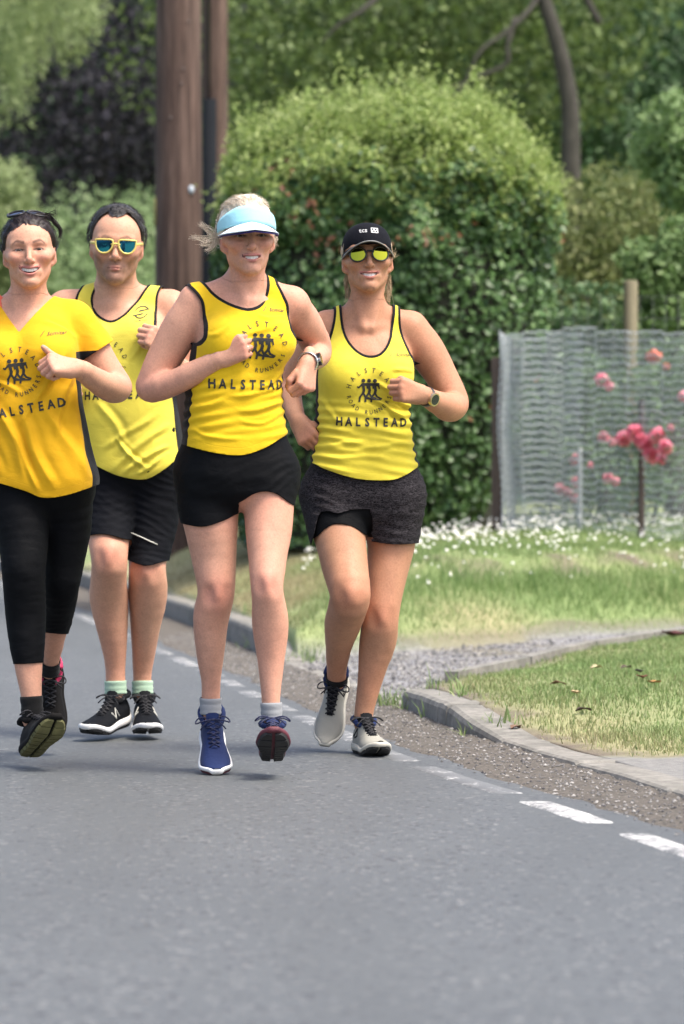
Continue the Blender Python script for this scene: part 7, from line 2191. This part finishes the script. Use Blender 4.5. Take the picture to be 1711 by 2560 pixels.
# near verge
N = 130000
Y_ = RNG.uniform(9.4, 17.5, N); X_ = Kx(Y_) + 0.13 + RNG.uniform(0, 2.6, N)
so, gv, sb, dr = zone_at(X_, Y_); Z_, a_, b_, q_, t_ = height(X_, Y_)
vis = np.abs(X_ / Y_) < 0.135
k = vis & (a_ < 0.5) & (sb < 0.4) & (RNG.uniform(size=N) > so * 1.05)
h = RNG.uniform(0.012, 0.031, N) * (1 + 0.35 * vnoise(np.stack([X_, Y_, 0 * X_], 1), 4, 3))
dv = np.clip(RNG.normal(0.08, 0.2, N) + 0.45 * dr * ss(0.6, 0.15, t_) + 0.3 * dr, 0, 1)
blades('verge_grass', np.stack([X_, Y_, Z_ - 0.002], 1)[k], h[k], RNG.uniform(0.0025, 0.0045, N)[k], dv[k], 'short patchy green grass on the near verge')
# bank
N = 240000
Y_ = RNG.uniform(16.4, 27, N); X_ = RNG.uniform(-1.7, 3.3, N); t0 = X_ - Kx(Y_)
so, gv, sb, dr = zone_at(X_, Y_); Z_, a_, b_, q_, t_ = height(X_, Y_)
k = (t0 > 0.13) & (np.abs(X_ / Y_) < 0.132) & (b_ > 0.5) & (RNG.uniform(size=N) > so * 1.0) & (RNG.uniform(size=N) < np.clip(19 / Y_, 0, 1) ** 2 * 1.1)
wob = 0.22 * vnoise(np.stack([X_, Y_, 0 * X_], 1), 1.7, 31) + 0.12 * vnoise(np.stack([X_, Y_, 0 * X_], 1), 5, 32)
lush = np.exp(-((q_ + wob - 0.45) / 0.30) ** 2) * ss(-0.3, 0.3, X_) * (0.45 + 0.55 * ss(-0.3, 0.4, vnoise(np.stack([X_, Y_, 0 * X_], 1), 3.1, 33)))
h = RNG.uniform(0.018, 0.042, N) * (1 + 2.2 * lush)
dv = np.clip(RNG.normal(0.10, 0.2, N) + (0.35 + 0.6 * dr) * ss(0.3, -0.5, X_) + 0.18 * dr - 0.5 * lush, 0, 1)
blades('bank_grass', np.stack([X_, Y_, Z_ - 0.002], 1)[k], h[k], RNG.uniform(0.0025, 0.0045, N)[k], dv[k], 'longer grass on the bank in front of the hedge')
# tufts against kerb and drive
tp = [(1040, 1778, 12.75), (1228, 1872, 11.35), (1090, 1700, 13.4), (760, 1650, 16.5), (590, 1600, 19.2), (970, 1768, 13.0), (1120, 1790, 12.3), (640, 1612, 17.8)]
PP = []; 
for px, py, yy in tp:
    x = (px - CX) / FPX * yy
    c = np.array([x, yy]); n = 60
    q = c + RNG.normal(0, 0.045, (n, 2)); PP.append(np.column_stack([q, np.where(q[:, 0] > Kx(q[:, 1]) + 0.1, ground_at(q[:, 0], q[:, 1]), 0.01)]))
PP = np.concatenate(PP)
blades('weed_tufts', PP, RNG.uniform(0.04, 0.11, len(PP)), RNG.uniform(0.004, 0.007, len(PP)), np.clip(RNG.normal(0.05, 0.15, len(PP)), 0, 1), 'bright green weed tufts growing at the kerb', 0.8)
# clover flowers, too many to count
N = 6400
Y_ = RNG.uniform(17.8, 22.6, N); X_ = RNG.uniform(-0.3, 2.6, N)
Z_, a_, b_, q_, t_ = height(X_, Y_); so, gv, sb, dr = zone_at(X_, Y_)
dens = ss(0.3, 2.0, q_ + 0.5 * vnoise(np.stack([X_, Y_, 0 * X_], 1), 1.6, 21)) * (0.35 + 0.65 * ss(-0.3, 0.5, vnoise(np.stack([X_, Y_, 0 * X_], 1), 2.6, 8)))
dens = np.maximum(dens * 0.8, 0.16 * ss(0.4, 0.9, q_))
k = (b_ > 0.9) & (RNG.uniform(size=N) < dens * 0.66) & (X_ > -0.25)
P = np.stack([X_, Y_, Z_ + RNG.uniform(0.03, 0.10, N)], 1)[k]; n = len(P)
a = np.arange(6) / 6 * 2 * math.pi
base = np.concatenate([[[0, 0, 0.9]], np.stack([0.75 * np.cos(a), 0.75 * np.sin(a), 0 * a + 0.55], 1), np.stack([np.cos(a), np.sin(a), 0 * a - 0.25], 1)])
F0 = np.array([(0, i + 1, (i + 1) % 6 + 1) for i in range(6)] + [(i + 1, i + 7, (i + 1) % 6 + 7) for i in range(6)] + [(i + 1, (i + 1) % 6 + 7, (i + 1) % 6 + 1) for i in range(6)])
V = base[None] * RNG.uniform(0.005, 0.0105, (n, 1, 1)) + P[:, None]
me = mesh_np('clover_flowers', V.reshape(-1, 3), (F0[None] + np.arange(n)[:, None, None] * 13).reshape(-1, 3))
tag(put('clover_flowers', me, plain('clover_white', (0.75, 0.74, 0.68), 0.9, 0.1, 80)), 'white clover flowers scattered over the bank by the fence', kind='stuff')
# fallen leaves on the near verge
M_DEAD = plain('dead_leaf', (0.13, 0.065, 0.035), 0.8, 0.4, 60)
lv = [(1395, 1712, 'curled brown fallen leaf on the near grass, nearest the gravel drive'), (1440, 1738, 'pale tan fallen leaf standing on edge in the middle of the near grass'), (1460, 1778, 'dark fallen leaf lowest in the near grass'),
      (1600, 1684, 'blackish fallen leaf on the near grass below the edging'), (1492, 1672, 'pale curled fallen leaf just below the concrete edging'), (1606, 1698, 'reddish fallen leaf touching the blackish one on the near grass'), (1566, 1672, 'small dark fallen leaf beside the pale curled one'),
      (1636, 1712, 'orange-brown fallen leaf near the right edge of the near grass'), (1290, 1822, 'small brown fallen leaf by the bare soil behind the kerb'), (1694, 1594, 'large maroon fallen leaf at the right end of the concrete edging')]
for i, (px, py, lab) in enumerate(lv):
    yy = 12.0
    for _ in range(12):
        x = (px - CX) / FPX * yy; z = float(ground_at(x, yy)); yy = 0.5 * yy + 0.5 * FPX * (CAM_H - z - 0.01) / (py - HY)
    x = (px - CX) / FPX * yy; z = float(ground_at(x, yy)) + 0.016
    s = 0.030 if i < 9 else 0.075; b = MB(); R = []
    for u in np.linspace(-1, 1, 7):
        w = (1 - abs(u) ** 1.7) * 0.62 + 0.02; rr = []
        for v in (-1, -0.5, 0, 0.5, 1):
            rr.append((u, v * w, 0.34 * abs(v) * w * 1.3 + 0.30 * u * u * (1 if i % 2 else -0.4) + 0.08 * math.sin(5 * u + v * 3 + i)))
        R.append(rr)
    R = np.array(R) * s; an = i * 1.7; c, q = math.cos(an), math.sin(an)
    R = np.stack([R[..., 0] * c - R[..., 1] * q, R[..., 0] * q + R[..., 1] * c, R[..., 2]], -1) + np.array([x, yy, z])
    b.rings(R, close_u=False)
    colr = [(0.12, 0.055, 0.03), (0.36, 0.27, 0.16), (0.05, 0.032, 0.024), (0.03, 0.025, 0.022), (0.42, 0.34, 0.2), (0.15, 0.05, 0.03), (0.06, 0.035, 0.026), (0.24, 0.12, 0.04), (0.14, 0.08, 0.05), (0.07, 0.018, 0.018)][i]
    tag(b.build('fallen_leaf', plain('dead_leaf', colr, 0.8, 0.35, 60)), lab, 'leaf', 'fallen leaves on the near verge')
